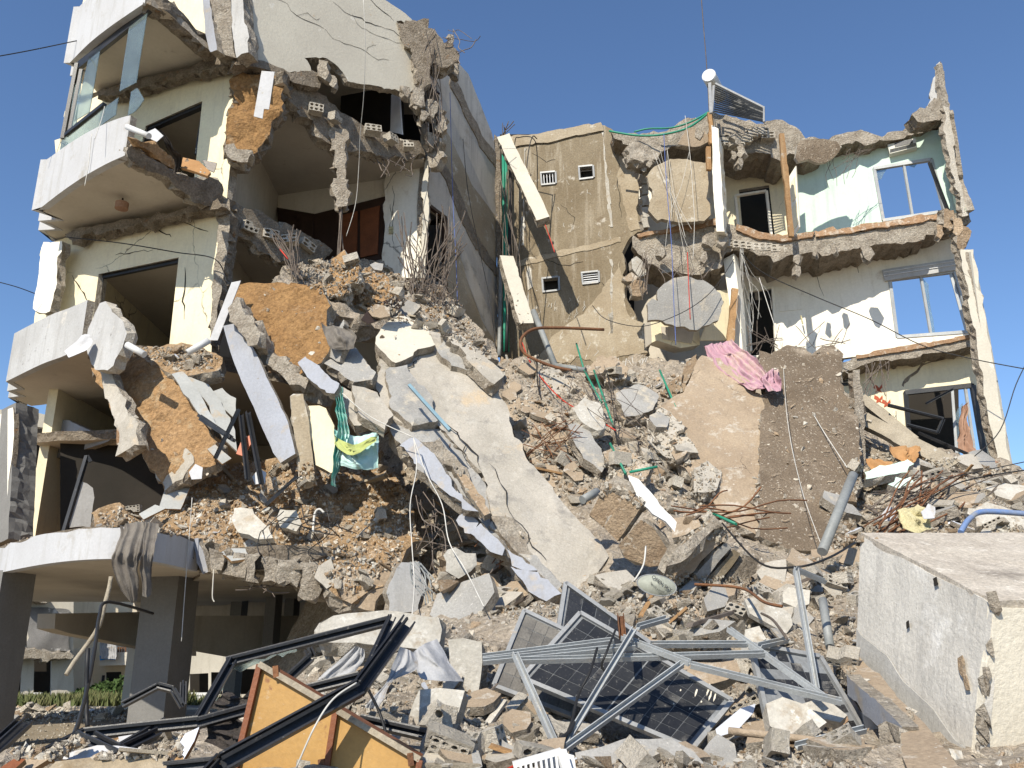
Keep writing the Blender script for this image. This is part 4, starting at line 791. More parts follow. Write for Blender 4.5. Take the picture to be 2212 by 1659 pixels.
# slabs with orange and brown soil
fallen('fallen_slab', [(186, 762), (215, 760), (262, 752), (330, 790), (368, 806), (400, 850), (430, 891), (465, 950), (478, 975), (465, 1003), (410, 1030), (355, 1062), (335, 1020), (310, 985), (290, 960), (255, 955), (252, 905), (232, 865), (208, 815)], PT(330, 900, 15.0, 18, -15), .22, ['soil', 'rough_concrete'],
       'tilted slab covered in orange soil under the curved balconies', relief=.10, grid=.12)
fallen('slab_fragment', [(186, 757), (208, 790), (232, 862), (250, 905), (258, 955), (250, 985), (292, 960), (300, 962), (285, 900), (262, 850), (240, 800), (215, 770)], PT(240, 860, 14.75, 16, -35), .2, ['slab_concrete', 'rough_concrete'], 'bare concrete edge of the orange soil slab', 'slab', relief=.04, grid=.15)
fallen('slab_fragment', [(308, 985), (345, 960), (400, 965), (418, 1000), (395, 1035), (355, 1062), (335, 1020)], PT(350, 1010, 14.6, 20, -25), .2, ['slab_concrete', 'rough_concrete'], 'broken grey corner at the foot of the orange slab', relief=.04, grid=.15)
fallen('brick_stub', [(250, 905), (272, 895), (288, 905), (290, 955), (272, 966), (252, 960)], PT(270, 930, 14.5, 0, -20), .2, ['terracotta', 'rough_concrete'], 'stub of ribbed clay block on the edge of the orange slab', 'block')
fallen('wall_fragment', [(190, 710), (215, 655), (228, 650), (262, 690), (274, 720), (268, 735), (245, 790), (232, 800), (205, 798), (186, 752)], PT(225, 725, 14.9, 5, -35), .22, ['grey_paint', 'block'], 'torn piece of grey parapet standing beside the wrecked balcony', 'wall fragment')
fallen('fallen_slab', [(505, 622), (530, 613), (604, 611), (697, 618), (715, 660), (706, 700), (712, 755), (680, 790), (647, 808), (604, 773), (563, 730), (520, 690), (497, 660)], PT(610, 700, 14.9, 25, -12), .3, ['soil_brown', 'rough_concrete'], 'slab covered in dark brown soil beneath the torn room', relief=.10, grid=.12)
for px, l in (([(492, 665), (510, 640), (530, 680), (562, 725), (556, 745), (535, 748), (505, 700)], 'upper rough edge block of the brown soil slab'), ([(562, 752), (580, 735), (605, 770), (640, 802), (668, 818), (660, 840), (625, 830), (575, 785)], 'middle rough edge block of the brown soil slab'), ([(640, 812), (680, 810), (700, 845), (690, 872), (655, 862), (632, 838)], 'lowest rough edge block of the brown soil slab')):
    fallen('slab_edge', px, PT(px[0][0], px[0][1], 14.6, 10, -20), .35, ['rough_concrete'], l, 'slab', jag=.06, relief=.06, grid=.1)
fallen('fallen_sheet', [(482, 704), (513, 698), (549, 755), (572, 805), (600, 862), (622, 912), (638, 980), (606, 1000), (590, 978), (548, 878), (507, 787)], PT(560, 850, 14.2, 10, -18), .1, ['bluewhite_paint', 'rough_concrete'], 'long smooth pale blue panel leaning beside the cream post', 'panel', jag=.008)
fallen('fallen_post', [(626, 856), (655, 851), (665, 898), (672, 960), (681, 1036), (647, 1050), (640, 960), (629, 898)], PT(655, 950, 13.9, 8, 5), .2, ['tan_render_light', 'white_fragment'], 'cream concrete post leaning next to the long blue panel', 'post', jag=.012)
fallen('fallen_sheet', [(661, 877), (690, 876), (704, 882), (722, 920), (728, 1013), (715, 1022), (681, 1004), (668, 930), (665, 898)], PT(695, 950, 14.0, 8, 5), .18, ['cream_plaster', 'block'], 'cream wall panel leaning between the post and the green towel', 'panel', jag=.015)
for k, px in enumerate(([(370, 808), (395, 802), (432, 850), (470, 920), (455, 925), (420, 880)], [(398, 812), (450, 830), (480, 875), (505, 920), (512, 975), (480, 945), (440, 860)], [(440, 850), (480, 838), (510, 860), (508, 905), (480, 880)])):
    fallen('tile_sheet', px, PT(440, 880, 14.55 + .05 * k, 30, 15), .04, ['tile', 'rough_concrete'], ['row of grey floor tiles along the orange slab', 'broad sheet of cracked grey floor tiles', 'small loose grey tile sheet below the window'][k], 'tiles', jag=.02)
for k, (px, l) in enumerate((([(343, 1098), (357, 1052), (410, 1055), (390, 1100)], 'square grey tile lying at the foot of the orange slab'), ([(448, 970), (465, 960), (500, 990), (480, 1002)], 'grey tile half buried under the black profiles'), ([(300, 1110), (335, 1090), (358, 1098), (310, 1122)], 'grey tile on the balcony edge'))):
    fallen('floor_tile', px, PT(px[0][0], px[0][1], 14.2 - .1 * k, 35, 10), .03, ['tile', 'soil'], l, 'tile', jag=.004)
# orange debris bank lying on the first floor slab
DB = P3((300, 1150, 14.0), (720, 1200, 13.6), (640, 1010, 15.6))
o = panel('debris_bank', [(196, 1108), (260, 1100), (340, 1100), (395, 1070), (440, 1030), (520, 1000), (640, 985), (760, 970), (830, 985), (880, 1060), (905, 1150), (868, 1215), (830, 1268), (760, 1300), (700, 1262), (600, 1215), (500, 1195), (430, 1172), (405, 1158), (300, 1165), (200, 1150)], DB, .3, ['debris_soil', 'rough_concrete'], surf=True, jag=.06, relief=.2, grid=.11); struct(o)
fallen('fallen_slab', [(758, 1232), (800, 1228), (868, 1205), (862, 1240), (830, 1275), (808, 1320), (790, 1318), (740, 1310), (735, 1278), (700, 1240)], PT(790, 1265, 13.0, 12, 10), .2, ['screed', 'rough_concrete'], 'cracked tan slab hanging off the end of the balcony debris', relief=.04, grid=.15)
for i, (x0, x1, yt, yb) in enumerate(((452, 476, 1188, 1228), (478, 502, 1190, 1240), (504, 528, 1193, 1245), (530, 562, 1196, 1255), (566, 598, 1202, 1256), (600, 640, 1210, 1265), (642, 688, 1218, 1282))):
    ragged('broken_edge_block', [(x0, yt), (x1, yt + 4), (x1 + 2, yb + 4), (x0 + 1, yb)], PT(x0, yt, 13.25 - .03 * i, 0, 5 + 8 * (i % 2)), .5, ['rough_concrete', 'rough_concrete'], LB, jag=.05, relief=.06, grid=.09)
panel('paint_flake', [(651, 1240), (664, 1230), (690, 1252), (680, 1270), (668, 1282), (645, 1265)], PT(668, 1255, 13.3, 0, 5), .03, ['bluewhite_paint'], LB, jag=.01)
fallen('wall_fragment', [(415, 1165), (428, 1162), (442, 1200), (450, 1235), (438, 1240), (425, 1215)], PT(430, 1200, 13.7, 0, -30), .1, ['bluewhite_paint', 'rough_concrete'], 'loose end of the blue fascia beside the hanging curtain', 'wall fragment', jag=.03)
# dark soffit piece and tilted blocks in the gap right of the first floor
fallen('fallen_slab', [(868, 1215), (905, 1212), (920, 1270), (905, 1330), (840, 1325), (835, 1280)], PT(880, 1270, 12.6, 0, 25), .2, ['grey_paint', 'rough_concrete'], 'grey wall stub standing in the hollow right of the balcony debris', 'slab')
fallen('slab_fragment', [(932, 1262), (965, 1240), (1000, 1270), (1040, 1330), (1018, 1350), (985, 1335)], PT(985, 1290, 11.2, 30, -15), .22, ['screed', 'rough_concrete'], 'tan block with a blue paint patch in the hollow')
panel('paint_flake', [(945, 1278), (965, 1270), (990, 1285), (998, 1312), (985, 1325), (960, 1308)], off(PT(985, 1290, 11.2, 30, -15), .02), .02, ['bluewhite_paint'], bpy.data.objects['slab_fragment.012'] if 'slab_fragment.012' in bpy.data.objects else None, jag=.015) if False else None
fallen('concrete_lump', [(958, 1200), (985, 1185), (1028, 1195), (1030, 1220), (990, 1250), (962, 1235)], PT(990, 1220, 11.6, 20, 15), .35, ['white_fragment', 'chunk_brown'], 'square whitish lump of concrete below the blue edge blocks', 'concrete', jag=.03, relief=.03, grid=.12)
# slabs on the right slope
fallen('fallen_slab', [(1640, 757), (1665, 765), (1700, 745), (1740, 752), (1755, 770), (1770, 752), (1800, 745), (1822, 765), (1822, 850), (1846, 868), (1855, 960), (1853, 1080), (1850, 1170), (1790, 1192), (1700, 1186), (1640, 1160), (1636, 1060), (1642, 960), (1650, 870), (1645, 800)], PT(1745, 960, 15.6, 41, 3), .3, ['gravel_slab', 'rough_concrete'], 'dark brown gravel coated slab hanging below the white room', relief=.03, grid=.2)
fallen('fallen_slab', [(1516, 768), (1560, 775), (1642, 850), (1652, 900), (1656, 970), (1644, 1080), (1640, 1160), (1560, 1120), (1530, 1075), (1500, 1040), (1450, 960), (1405, 905), (1440, 865), (1475, 850), (1500, 800)], PT(1560, 930, 16.0, 40, -4), .3, ['screed', 'rough_concrete'], 'sandy coloured slab lying left of the dark brown slab', relief=.06, grid=.16, surf=False)
fallen('fallen_slab', [(1395, 905), (1430, 880), (1470, 915), (1500, 960), (1490, 1000), (1440, 990), (1400, 950)], PT(1445, 945, 15.9, 38, -12), .2, ['slab_concrete', 'rough_concrete'], 'pale broken plate left of the sandy slab', relief=.05, grid=.14)
fallen('fallen_slab', [(1500, 1010), (1530, 995), (1560, 1020), (1545, 1060), (1500, 1062)], PT(1530, 1030, 15.0, 45, 10), .2, ['slab_concrete', 'rough_concrete'], 'small pale plate lying on the sandy slab', relief=.04, grid=.14)
fallen('fallen_slab', [(1330, 850), (1380, 830), (1420, 850), (1410, 885), (1350, 900)], PT(1370, 865, 17.0, 40, 5), .2, ['slab_grey', 'rough_concrete'], 'tilted grey plate below the cavity under the bathroom')
fallen('fallen_slab', [(1300, 980), (1350, 960), (1400, 1000), (1390, 1040), (1330, 1030)], PT(1350, 1000, 14.6, 42, -10), .2, ['screed', 'rough_concrete'], 'tan plate above the white board in the gully', relief=.04, grid=.14)
fallen('fallen_slab', [(1160, 800), (1200, 790), (1245, 830), (1235, 860), (1180, 850)], PT(1200, 825, 18.0, 42, 10), .22, ['slab_concrete', 'rough_concrete'], 'pale plate below the rusty hooked bar', relief=.04, grid=.14)
fallen('fallen_slab', [(1300, 1262), (1350, 1245), (1395, 1262), (1385, 1290), (1320, 1300)], PT(1345, 1272, 10.6, 48, 0), .2, ['slab_concrete', 'rough_concrete'], 'flat plate between the huge slab foot and the dish', relief=.04, grid=.14)
fallen('fallen_slab', [(1640, 1255), (1700, 1232), (1760, 1240), (1750, 1270), (1680, 1285)], PT(1700, 1258, 10.6, 45, 5), .2, ['screed', 'rough_concrete'], 'tan plate behind the steel upright')
fallen('fallen_slab', [(1085, 880), (1120, 858), (1165, 862), (1210, 895), (1262, 930), (1300, 1000), (1310, 1060), (1240, 1062), (1190, 1050), (1150, 1000), (1110, 940)], PT(1190, 960, 15.6, 38, 8), .22, ['screed', 'rough_concrete'], 'sandy slab with torn rebar mesh right of the huge grey slab', relief=.06, grid=.16)
fallen('fallen_slab', [(1225, 915), (1262, 905), (1290, 960), (1310, 1000), (1300, 1020), (1260, 990)], PT(1265, 950, 15.2, 38, 15), .18, ['slab_grey', 'rough_concrete'], 'grey plate beside the sandy slab in the gully')
fallen('fallen_slab', [(1270, 800), (1290, 772), (1330, 770), (1358, 795), (1350, 820), (1310, 825)], PT(1310, 800, 18.2, 25, 0), .35, ['screed', 'rough_concrete'], 'rounded lump of concrete at the foot of the tan wall', 'concrete', jag=.06)
for px, Y, l in (([(1465, 830), (1478, 790), (1505, 765), (1508, 782), (1480, 835)], 18.2, 'upper brown broken tile bed slab by the pink cloth'), ([(1480, 850), (1502, 795), (1526, 775), (1528, 800), (1515, 830)], 17.9, 'lower brown broken tile bed slab by the pink cloth'), ([(1430, 838), (1475, 806), (1486, 835), (1448, 862), (1425, 850)], 17.6, 'flat brown plate propped under the pipes')):
    fallen('slab_fragment', px, PT(px[0][0], px[0][1], Y, 20, -20), .12, ['chunk_brown', 'chunk_brown'], l, jag=.04)
fallen('wall_fragment', [(1236, 880), (1262, 858), (1295, 870), (1302, 905), (1310, 925), (1290, 930), (1250, 900)], PT(1270, 895, 15.6, 40, 20), .2, ['white_fragment', 'block'], 'white plastered block standing out in the gully', 'wall fragment')
# hanging panels of the right building
fallen('hanging_slab', [(1398, 380), (1421, 356), (1448, 343), (1483, 343), (1530, 348), (1531, 395), (1527, 429), (1535, 464), (1521, 477), (1468, 481), (1421, 475), (1400, 454), (1409, 409)], PT(1465, 410, 20.0, 3, 0), .15, ['tan_render_light', 'rough_concrete'], 'square tan concrete panel hanging in the top storey bathroom', 'panel')
fallen('hanging_slab', [(1420, 628), (1434, 613), (1455, 601), (1484, 596), (1520, 604), (1541, 619), (1556, 633), (1563, 654), (1558, 672), (1552, 692), (1534, 701), (1518, 705), (1507, 713), (1490, 712), (1479, 705), (1461, 706), (1438, 699), (1430, 692), (1400, 692), (1398, 656), (1409, 645), (1421, 651)], PT(1480, 655, 19.7, -4, 0), .16, ['slab_grey', 'rough_concrete'], 'rounded grey concrete panel dangling on rebar over the cupboard', 'panel')
fallen('hanging_slab', [(1465, 310), (1480, 280), (1505, 275), (1530, 290), (1532, 305), (1510, 316), (1480, 314)], PT(1500, 300, 20.0, 0, 10), .2, ['screed', 'rough_concrete'], 'tan concrete piece hanging under the roof beside the timber', 'panel', jag=.05)
fallen('hanging_slab', [(1722, 312), (1760, 300), (1808, 306), (1814, 318), (1806, 335), (1775, 350), (1740, 346), (1724, 350)], PT(1765, 325, 19.4, -5, 0), .12, ['gravel_slab', 'white_fragment'], 'brown concrete flap hanging from the roof over the green wall', 'panel', jag=.05)
fallen('hanging_slab', [(1352, 318), (1375, 305), (1410, 300), (1428, 315), (1420, 345), (1390, 352), (1362, 340)], PT(1390, 325, 20.4, 20, 10), .4, ['rough_concrete'], 'ribbed rough lump hanging at the top of the tan wall', 'concrete', jag=.08, relief=.08, grid=.12)
fallen('hanging_slab', [(1364, 560), (1375, 553), (1392, 570), (1396, 592), (1380, 598), (1366, 580)], PT(1380, 575, 20.5, 0, 10), .25, ['white_fragment', 'rough_concrete'], 'pale chunk hanging at the torn corner of the tan wall', 'concrete', jag=.04)
fallen('hanging_slab', [(1344, 600), (1365, 588), (1384, 600), (1370, 606), (1355, 608)], PT(1365, 598, 20.5, 10, 0), .2, ['screed', 'rough_concrete'], 'flat chip above the brown boulder on the tan wall', 'concrete', jag=.04)
fallen('hanging_slab', [(1360, 615), (1372, 604), (1392, 608), (1398, 625), (1388, 638), (1366, 638)], PT(1378, 622, 20.4, 0, 0), .3, ['chunk_brown', 'rough_concrete'], 'brown boulder hanging by rebar on the tan wall', 'concrete', jag=.05, relief=.05, grid=.1)
# leaning beams in the alley
beam('leaning_beam', (1088, 300, 21.6), (1174, 480, 20.6), .36, .28, ['upper_plaster', 'rough_concrete'], None, 'broken concrete beam leaning diagonally across the tan wall', 'beam', up=(0, -1, 0), jag=.012, surf=True)
beam('leaning_beam', (1092, 560, 21.6), (1135, 705, 20.6), .38, .25, ['upper_plaster', 'rough_concrete'], None, 'cream concrete beam standing in the alley below the leaning one', 'beam', up=(.3, -1, 0), jag=.012, surf=True)
# broken stair flights
ST = TH('stair_fragment', 'brown stair flight fragment beside the white board', 'stairs', at(1350, 1230, 11.4))
for k, px in enumerate(([(1273, 1112), (1312, 1042), (1356, 1062), (1302, 1138)], [(1304, 1138), (1360, 1058), (1388, 1090), (1332, 1168)], [(1336, 1178), (1384, 1122), (1412, 1140), (1445, 1192), (1438, 1220), (1405, 1225), (1350, 1205)])):
    panel('step', px, PT(px[0][0] + 40, px[0][1] - 20, 11.6 - .12 * k, -10, -22), .3, ['chunk_brown', 'rough_concrete'], ST, jag=.015, surf=True)
panel('broken_end', [(1310, 1042), (1332, 1028), (1362, 1040), (1372, 1062), (1358, 1066)], PT(1340, 1050, 11.5, 30, -10), .2, ['rough_concrete'], ST, jag=.03, relief=.05, grid=.08)
fallen('white_board', [(1357, 1026), (1380, 1035), (1420, 1080), (1484, 1164), (1474, 1176), (1438, 1126), (1410, 1110), (1384, 1086), (1368, 1062)], PT(1420, 1100, 11.3, 35, -15), .03, ['white_plastic'], 'bright white board lying across the stair fragment', 'board', jag=.015)
ST2 = TH('stair_fragment', 'ribbed tan stair flight fragment lying above the satellite dish', 'stairs', at(1540, 1265, 10.6))
for k, (px, m) in enumerate((([(1436, 1240), (1446, 1212), (1500, 1150), (1539, 1118), (1572, 1150), (1560, 1172), (1466, 1266)], 'screed'), ([(1478, 1268), (1566, 1172), (1580, 1182), (1512, 1266)], 'slab_grey'), ([(1514, 1266), (1584, 1186), (1600, 1196), (1548, 1264)], 'tan_render'), ([(1552, 1264), (1606, 1198), (1640, 1208), (1632, 1238), (1596, 1262)], 'dark_concrete'))):
    panel('step', px, PT(px[0][0] + 40, px[0][1] - 40, 10.9 + .10 * k, -12, 10), .3, [m, 'rough_concrete'], ST2, jag=.015, surf=True)
panel('broken_end', [(1440, 1222), (1455, 1196), (1539, 1114), (1562, 1138), (1540, 1145), (1470, 1215)], PT(1500, 1170, 10.7, 30, 5), .2, ['rough_concrete'], ST2, jag=.04, relief=.06, grid=.08)
# right heap: planks and slabs under the cream room
beam('plank', (1862, 905, 17.2), (2060, 1010, 15.6), .34, .12, ['weathered_wood'], None, 'wide weathered board leaning below the cream room window', 'plank', up=(-.3, -1, .6), jag=.01, surf=True)
beam('plank', (1860, 862, 17.4), (1975, 955, 16.6), .2, .16, ['weathered_wood'], None, 'grey timber leaning against the narrow block column', 'plank', up=(-.3, -1, .6), jag=.01)
fallen('fallen_slab', [(1868, 1020), (1900, 1005), (1960, 992), (1975, 1002), (1960, 1020), (1900, 1030), (1870, 1035)], PT(1920, 1015, 15.2, 45, 0), .18, ['green_paint', 'block'], 'mint green wall piece lying flat under the weathered board', jag=.04)
fallen('fallen_slab', [(1918, 1046), (1935, 1030), (1965, 1028), (1975, 1040), (1940, 1055)], PT(1945, 1042, 14.8, 40, 0), .12, ['green_paint', 'block'], 'small mint green wall piece in front of the larger one', jag=.04)
fallen('fallen_slab', [(2128, 1055), (2160, 1048), (2260, 1050), (2260, 1105), (2200, 1085), (2150, 1070)], PT(2180, 1070, 14.2, 50, 0), .15, ['white_fragment', 'rough_concrete'], 'cream slab at the far edge of the heap', jag=.05)
fallen('fallen_slab', [(2085, 1110), (2130, 1085), (2250, 1115), (2250, 1150), (2160, 1145), (2110, 1140)], PT(2170, 1120, 13.0, 35, 0), .2, ['white_fragment', 'rough_concrete'], 'white plastered slab just behind the big concrete block', jag=.06)
fallen('fallen_slab', [(2010, 1050), (2040, 1030), (2110, 1035), (2130, 1060), (2080, 1085), (2030, 1080)], PT(2070, 1055, 14.4, 45, 0), .2, ['screed', 'rough_concrete'], 'tan slab in the right heap below the window corner', jag=.06)
# front slabs
fallen('plaster_slab', [(678, 1362), (690, 1345), (720, 1330), (780, 1322), (860, 1321), (948, 1334), (956, 1360), (950, 1385), (938, 1418), (900, 1402), (850, 1392), (790, 1392), (690, 1386)], PT(820, 1360, 8.2, 38, -5), .2, ['white_fragment', 'block'], 'big white plastered wall slab behind the black window frame', relief=.02, grid=.15)
fallen('wall_block', [(968, 1382), (1000, 1378), (1041, 1384), (1042, 1432), (1032, 1500), (1000, 1492), (982, 1478), (972, 1430)], PT(1005, 1440, 7.5, 8, -10), .22, ['white_fragment', 'rough_concrete'], 'upright white wall block left of the solar panels', 'wall block', jag=.025)
fallen('plaster_slab', [(905, 1490), (950, 1486), (1004, 1492), (990, 1540), (972, 1575), (950, 1622), (915, 1600), (880, 1562), (890, 1525)], PT(940, 1550, 6.5, 28, -10), .14, ['white_fragment', 'block'], 'grey white slab in front of the upright white block', jag=.02)
fallen('plaster_slab', [(822, 1576), (880, 1582), (950, 1600), (948, 1636), (910, 1650), (850, 1625)], PT(890, 1612, 6.0, 40, -5), .14, ['white_fragment', 'block'], 'pale slab just behind the yellow cabinet top', jag=.025)
fallen('concrete_plate', [(1242, 1626), (1300, 1612), (1350, 1595), (1448, 1594), (1500, 1625), (1560, 1690), (1256, 1690)], PT(1400, 1640, 5.6, 48, 0), .08, ['slab_grey', 'rough_concrete'], 'flat grey concrete plate at the bottom below the solar panel', jag=.012)
fallen('plaster_slab', [(1375, 1382), (1420, 1352), (1480, 1330), (1540, 1340), (1572, 1362), (1560, 1380), (1500, 1395), (1440, 1400), (1380, 1395)], PT(1470, 1365, 8.6, 50, 0), .16, ['screed', 'block'], 'tan topped wall slab lying behind the steel bars', jag=.025)
fallen('plaster_slab', [(1440, 1298), (1450, 1285), (1530, 1300), (1640, 1322), (1650, 1345), (1560, 1340), (1480, 1325)], PT(1540, 1315, 9.6, 40, 0), .2, ['screed', 'block'], 'long broken wall piece with open cavities below the stairs', jag=.035)
fallen('plaster_slab', [(1608, 1295), (1640, 1285), (1690, 1310), (1708, 1350), (1698, 1368), (1660, 1345), (1620, 1325)], PT(1660, 1325, 9.3, 35, 5), .06, ['white_fragment', 'white_fragment'], 'thin ivory sheet curled left of the steel upright', 'panel', jag=.03)
fallen('plaster_slab', [(1690, 1280), (1705, 1270), (1750, 1275), (1748, 1305), (1720, 1312), (1692, 1300)], PT(1720, 1290, 9.6, 25, 0), .12, ['white_fragment', 'block'], 'small square white fragment behind the steel upright', jag=.015)
fallen('plaster_slab', [(1655, 1520), (1690, 1505), (1740, 1525), (1786, 1560), (1760, 1580), (1700, 1592), (1662, 1570)], PT(1715, 1550, 6.3, 35, 0), .14, ['white_fragment', 'block'], 'large white fragment on the glassy solar panel', jag=.03)
fallen('plaster_slab', [(1730, 1520), (1780, 1505), (1830, 1545), (1815, 1560), (1780, 1550)], PT(1780, 1535, 6.5, 40, 0), .08, ['white_fragment', 'block'], 'thin white fragment beside the larger one on the glassy panel', jag=.03)
fallen('plaster_slab', [(1545, 1575), (1600, 1530), (1632, 1520), (1628, 1540), (1590, 1580), (1550, 1592)], PT(1590, 1555, 6.6, 30, 15), .08, ['blue_fragment', 'block'], 'grey blue strip just right of the main solar panel', jag=.03)
fallen('plaster_slab', [(1610, 1360), (1640, 1352), (1655, 1380), (1630, 1395), (1608, 1380)], PT(1630, 1372, 8.3, 40, 0), .06, ['white_fragment', 'block'], 'small white flake behind the bent steel bar', jag=.03)
fallen('plaster_slab', [(1450, 1440), (1500, 1430), (1590, 1425), (1600, 1450), (1540, 1475), (1470, 1465)], PT(1520, 1450, 7.6, 40, 0), .12, ['screed', 'block'], 'tan fragment under the steel bars right of the panel', jag=.03)
fallen('wall_block', [(590, 1078), (618, 1075)], MS, .1, ['chunk'], '') if False else None
# debris pieces on the balcony bank
fallen('plaster_slab', [(499, 1120), (505, 1098), (545, 1100), (580, 1140), (590, 1162), (560, 1165), (515, 1150)], PT(545, 1130, 13.5, 30, -10), .12, ['white_fragment', 'block'], 'flat white fragment in the orange debris on the balcony', jag=.02)
fallen('plaster_slab', [(598, 1118), (605, 1100), (640, 1102), (652, 1130), (640, 1148), (605, 1140)], PT(625, 1125, 13.6, 20, 0), .1, ['white_fragment', 'block'], 'white ribbed fragment right of the flat one on the balcony', jag=.02)
fallen('plaster_slab', [(475, 1195), (490, 1185), (530, 1185), (545, 1205), (500, 1212)], PT(505, 1198, 13.3, 55, 0), .04, ['tile', 'wood_plank'], 'white board at the lip of the balcony debris', 'board', jag=.015)
fallen('concrete_lump', [(562, 1045), (580, 1030), (605, 1035), (618, 1055), (600, 1070), (570, 1065)], PT(590, 1050, 14.0, 20, 0), .3, ['chunk_brown', 'chunk_brown'], 'round brown boulder below the long blue panel', 'concrete', jag=.05, relief=.05, grid=.1)
fallen('concrete_lump', [(700, 640), (715, 560), (745, 540), (770, 565), (775, 600), (740, 640)], PT(735, 595, 15.8, 15, -10), .35, ['soil', 'slab_concrete'], 'upright block with soil face above the brown slab', 'concrete', jag=.05, relief=.05, grid=.12)
fallen('fallen_slab', [(770, 590), (800, 575), (840, 600), (872, 640), (850, 660), (790, 640), (755, 630)], PT(810, 620, 16.4, 35, 5), .2, ['soil', 'rough_concrete'], 'sandy slab below the sunlit white wall corner', jag=.04, relief=.05, grid=.12)
fallen('table_top', [(780, 690), (800, 662), (852, 640), (866, 652), (864, 668), (825, 690), (795, 700)], PT(820, 670, 15.2, -5, 10), .04, ['dark_wood', 'weathered_wood'], 'dark wooden board with worn edge on the rubble crest', 'board', jag=.01)
# the tilted concrete block at the right
BK = TH('concrete_block', 'huge tilted concrete block with streaked grey side', 'concrete block', at(2000, 1560, 7))
A0, B0, C0 = at(1860, 1150, 7.9), at(2148, 1301, 6.1), at(2440, 1152, 8.5)
A1 = at(1848, 1482, 7.8); B1 = hit(2108, 1700, (A0, (B0 - A0).cross(A1 - A0).normalized())); D0 = B0 + (C0 - A0); C1 = C0 + (A1 - A0); D1 = D0 + (B1 - B0)
def face4(name, q, mat, parent, nrm, relief=.012, th=.06):
    vs, fs, ks = shape3([Vector(p) for p in q], nrm, th, (), .012, .12, relief, .2, rimrough=.6); return obj(name, vs, fs, mat if isinstance(mat, list) else [mat], [min(k, len(mat) - 1) if isinstance(mat, list) else 0 for k in ks], parent, surf=True)
nt_ = (B0 - A0).cross(C0 - A0).normalized(); nt_ = nt_ if nt_.z > 0 else -nt_
nl = (B0 - A0).cross(A1 - A0).normalized(); nl = nl if nl.x < 0 else -nl
nr = (D0 - B0).cross(B1 - B0).normalized(); nr = nr if nr.y < 0 else -nr
face4('top', [A0, B0, D0, C0], 'block_top', BK, nt_, .02); SURF.pop()
face4('side', [A0 - nt_ * .03, A1, B1, B0 - nt_ * .03], 'block_render', BK, nl, .014)
face4('side', [B0 - nt_ * .03, B1, D1, D0 - nt_ * .03], 'block_cream', BK, nr, .02)
v = [A0, B0, D0, C0, A1, B1, D1, C1]; cen = sum(v, Vector()) / 8
v = [p + (cen - p) * .22 for p in v]; obj('core', v, [(0, 1, 2, 3), (7, 6, 5, 4), (0, 4, 5, 1), (1, 5, 6, 2), (2, 6, 7, 3), (3, 7, 4, 0)], 'rough_concrete', None, BK)
vs, fs, ks = shape3([p + nl * .016 for p in [A1.lerp(A0, .36), (A1.lerp(A0, .33)).lerp(B1.lerp(B0, .33), .3), (A1.lerp(A0, .25)).lerp(B1.lerp(B0, .25), .45), (A1.lerp(A0, .22)).lerp(B1.lerp(B0, .22), .7), B1.lerp(B0, .14), B1, A1]][::-1], nl, .012, (), .02, .1, .0, .2)
if (vs[0] - vs[0]).length == 0: obj('lower_band', vs, fs, 'block_lower', None, BK)  # grey band, darker than the side above it
# low broken wall in front of the block
LW = TH('broken_wall', 'low blue grey broken wall in front of the concrete block', 'wall', at(1900, 1640, 6))
tp = P3((1829, 1457, 7.2), (1948, 1570, 5.9), (1850, 1413, 7.75))
panel('top', [(1803, 1424), (1850, 1411), (1900, 1455), (2100, 1690), (1965, 1690), (1948, 1570), (1875, 1499), (1829, 1457)], tp, .15, ['screed', 'rough_concrete'], LW, jag=.015, surf=True)
LV = PV((1829, 1457, 7.2), (1948, 1570, 5.9))
panel('side', [(1829, 1457), (1875, 1499), (1910, 1532), (1948, 1570), (1946, 1622), (1920, 1600), (1900, 1570), (1864, 1542), (1850, 1515), (1831, 1500)], off(LV, .03), .1, ['bluewhite_paint', 'rough_concrete'], LW, jag=.012, step=.06)
panel('side', [(1818, 1478), (1836, 1495), (1864, 1537), (1910, 1585), (1946, 1618), (1950, 1672), (1914, 1655), (1870, 1600), (1819, 1525)], off(LV, -.04), .1, ['grey_paint', 'rough_concrete'], LW, jag=.015, step=.06)
ragged('broken_end', [(1944, 1572), (1962, 1578), (1980, 1620), (1988, 1650), (1960, 1660), (1946, 1630)], PT(1960, 1610, 5.8, 0, 15), .2, ['block', 'rough_concrete'], LW, jag=.03)

ms = bpy.data.objects['fallen_slab']
for c, w_ in (([(945, 905), (965, 915), (985, 935), (1005, 960), (1030, 985), (1036, 1010)], .016), ([(830, 790), (850, 796), (870, 800), (890, 790), (905, 770)], .016), ([(1005, 960), (1000, 980), (1012, 1000)], .012), ([(1060, 1000), (1075, 1030), (1090, 1060), (1096, 1090), (1110, 1120)], .010), ([(1110, 1120), (1140, 1150), (1150, 1180), (1180, 1210)], .010)):
    crack(c, off(MS, .03), w_, ms)

# formwork joints and a chipped corner on the block
for t in [random.uniform(0, 1) for _ in range(14)]:
    k_ = random.uniform(.02, .055); p = B0.lerp(B1, t); vs = [p + Vector((random.uniform(-1, 1) * k_, random.uniform(-1, 1) * k_ * .7, random.uniform(-2.2, 2.2) * k_)) for _ in range(9)]
    bm = bmesh.new(); [bm.verts.new(v) for v in vs]; bmesh.ops.convex_hull(bm, input=bm.verts); bm.verts.index_update()
    obj('chipped_corner', [v.co.copy() for v in bm.verts], [tuple(v.index for v in f.verts) for f in bm.faces], 'rough_concrete', None, BK); bm.free()

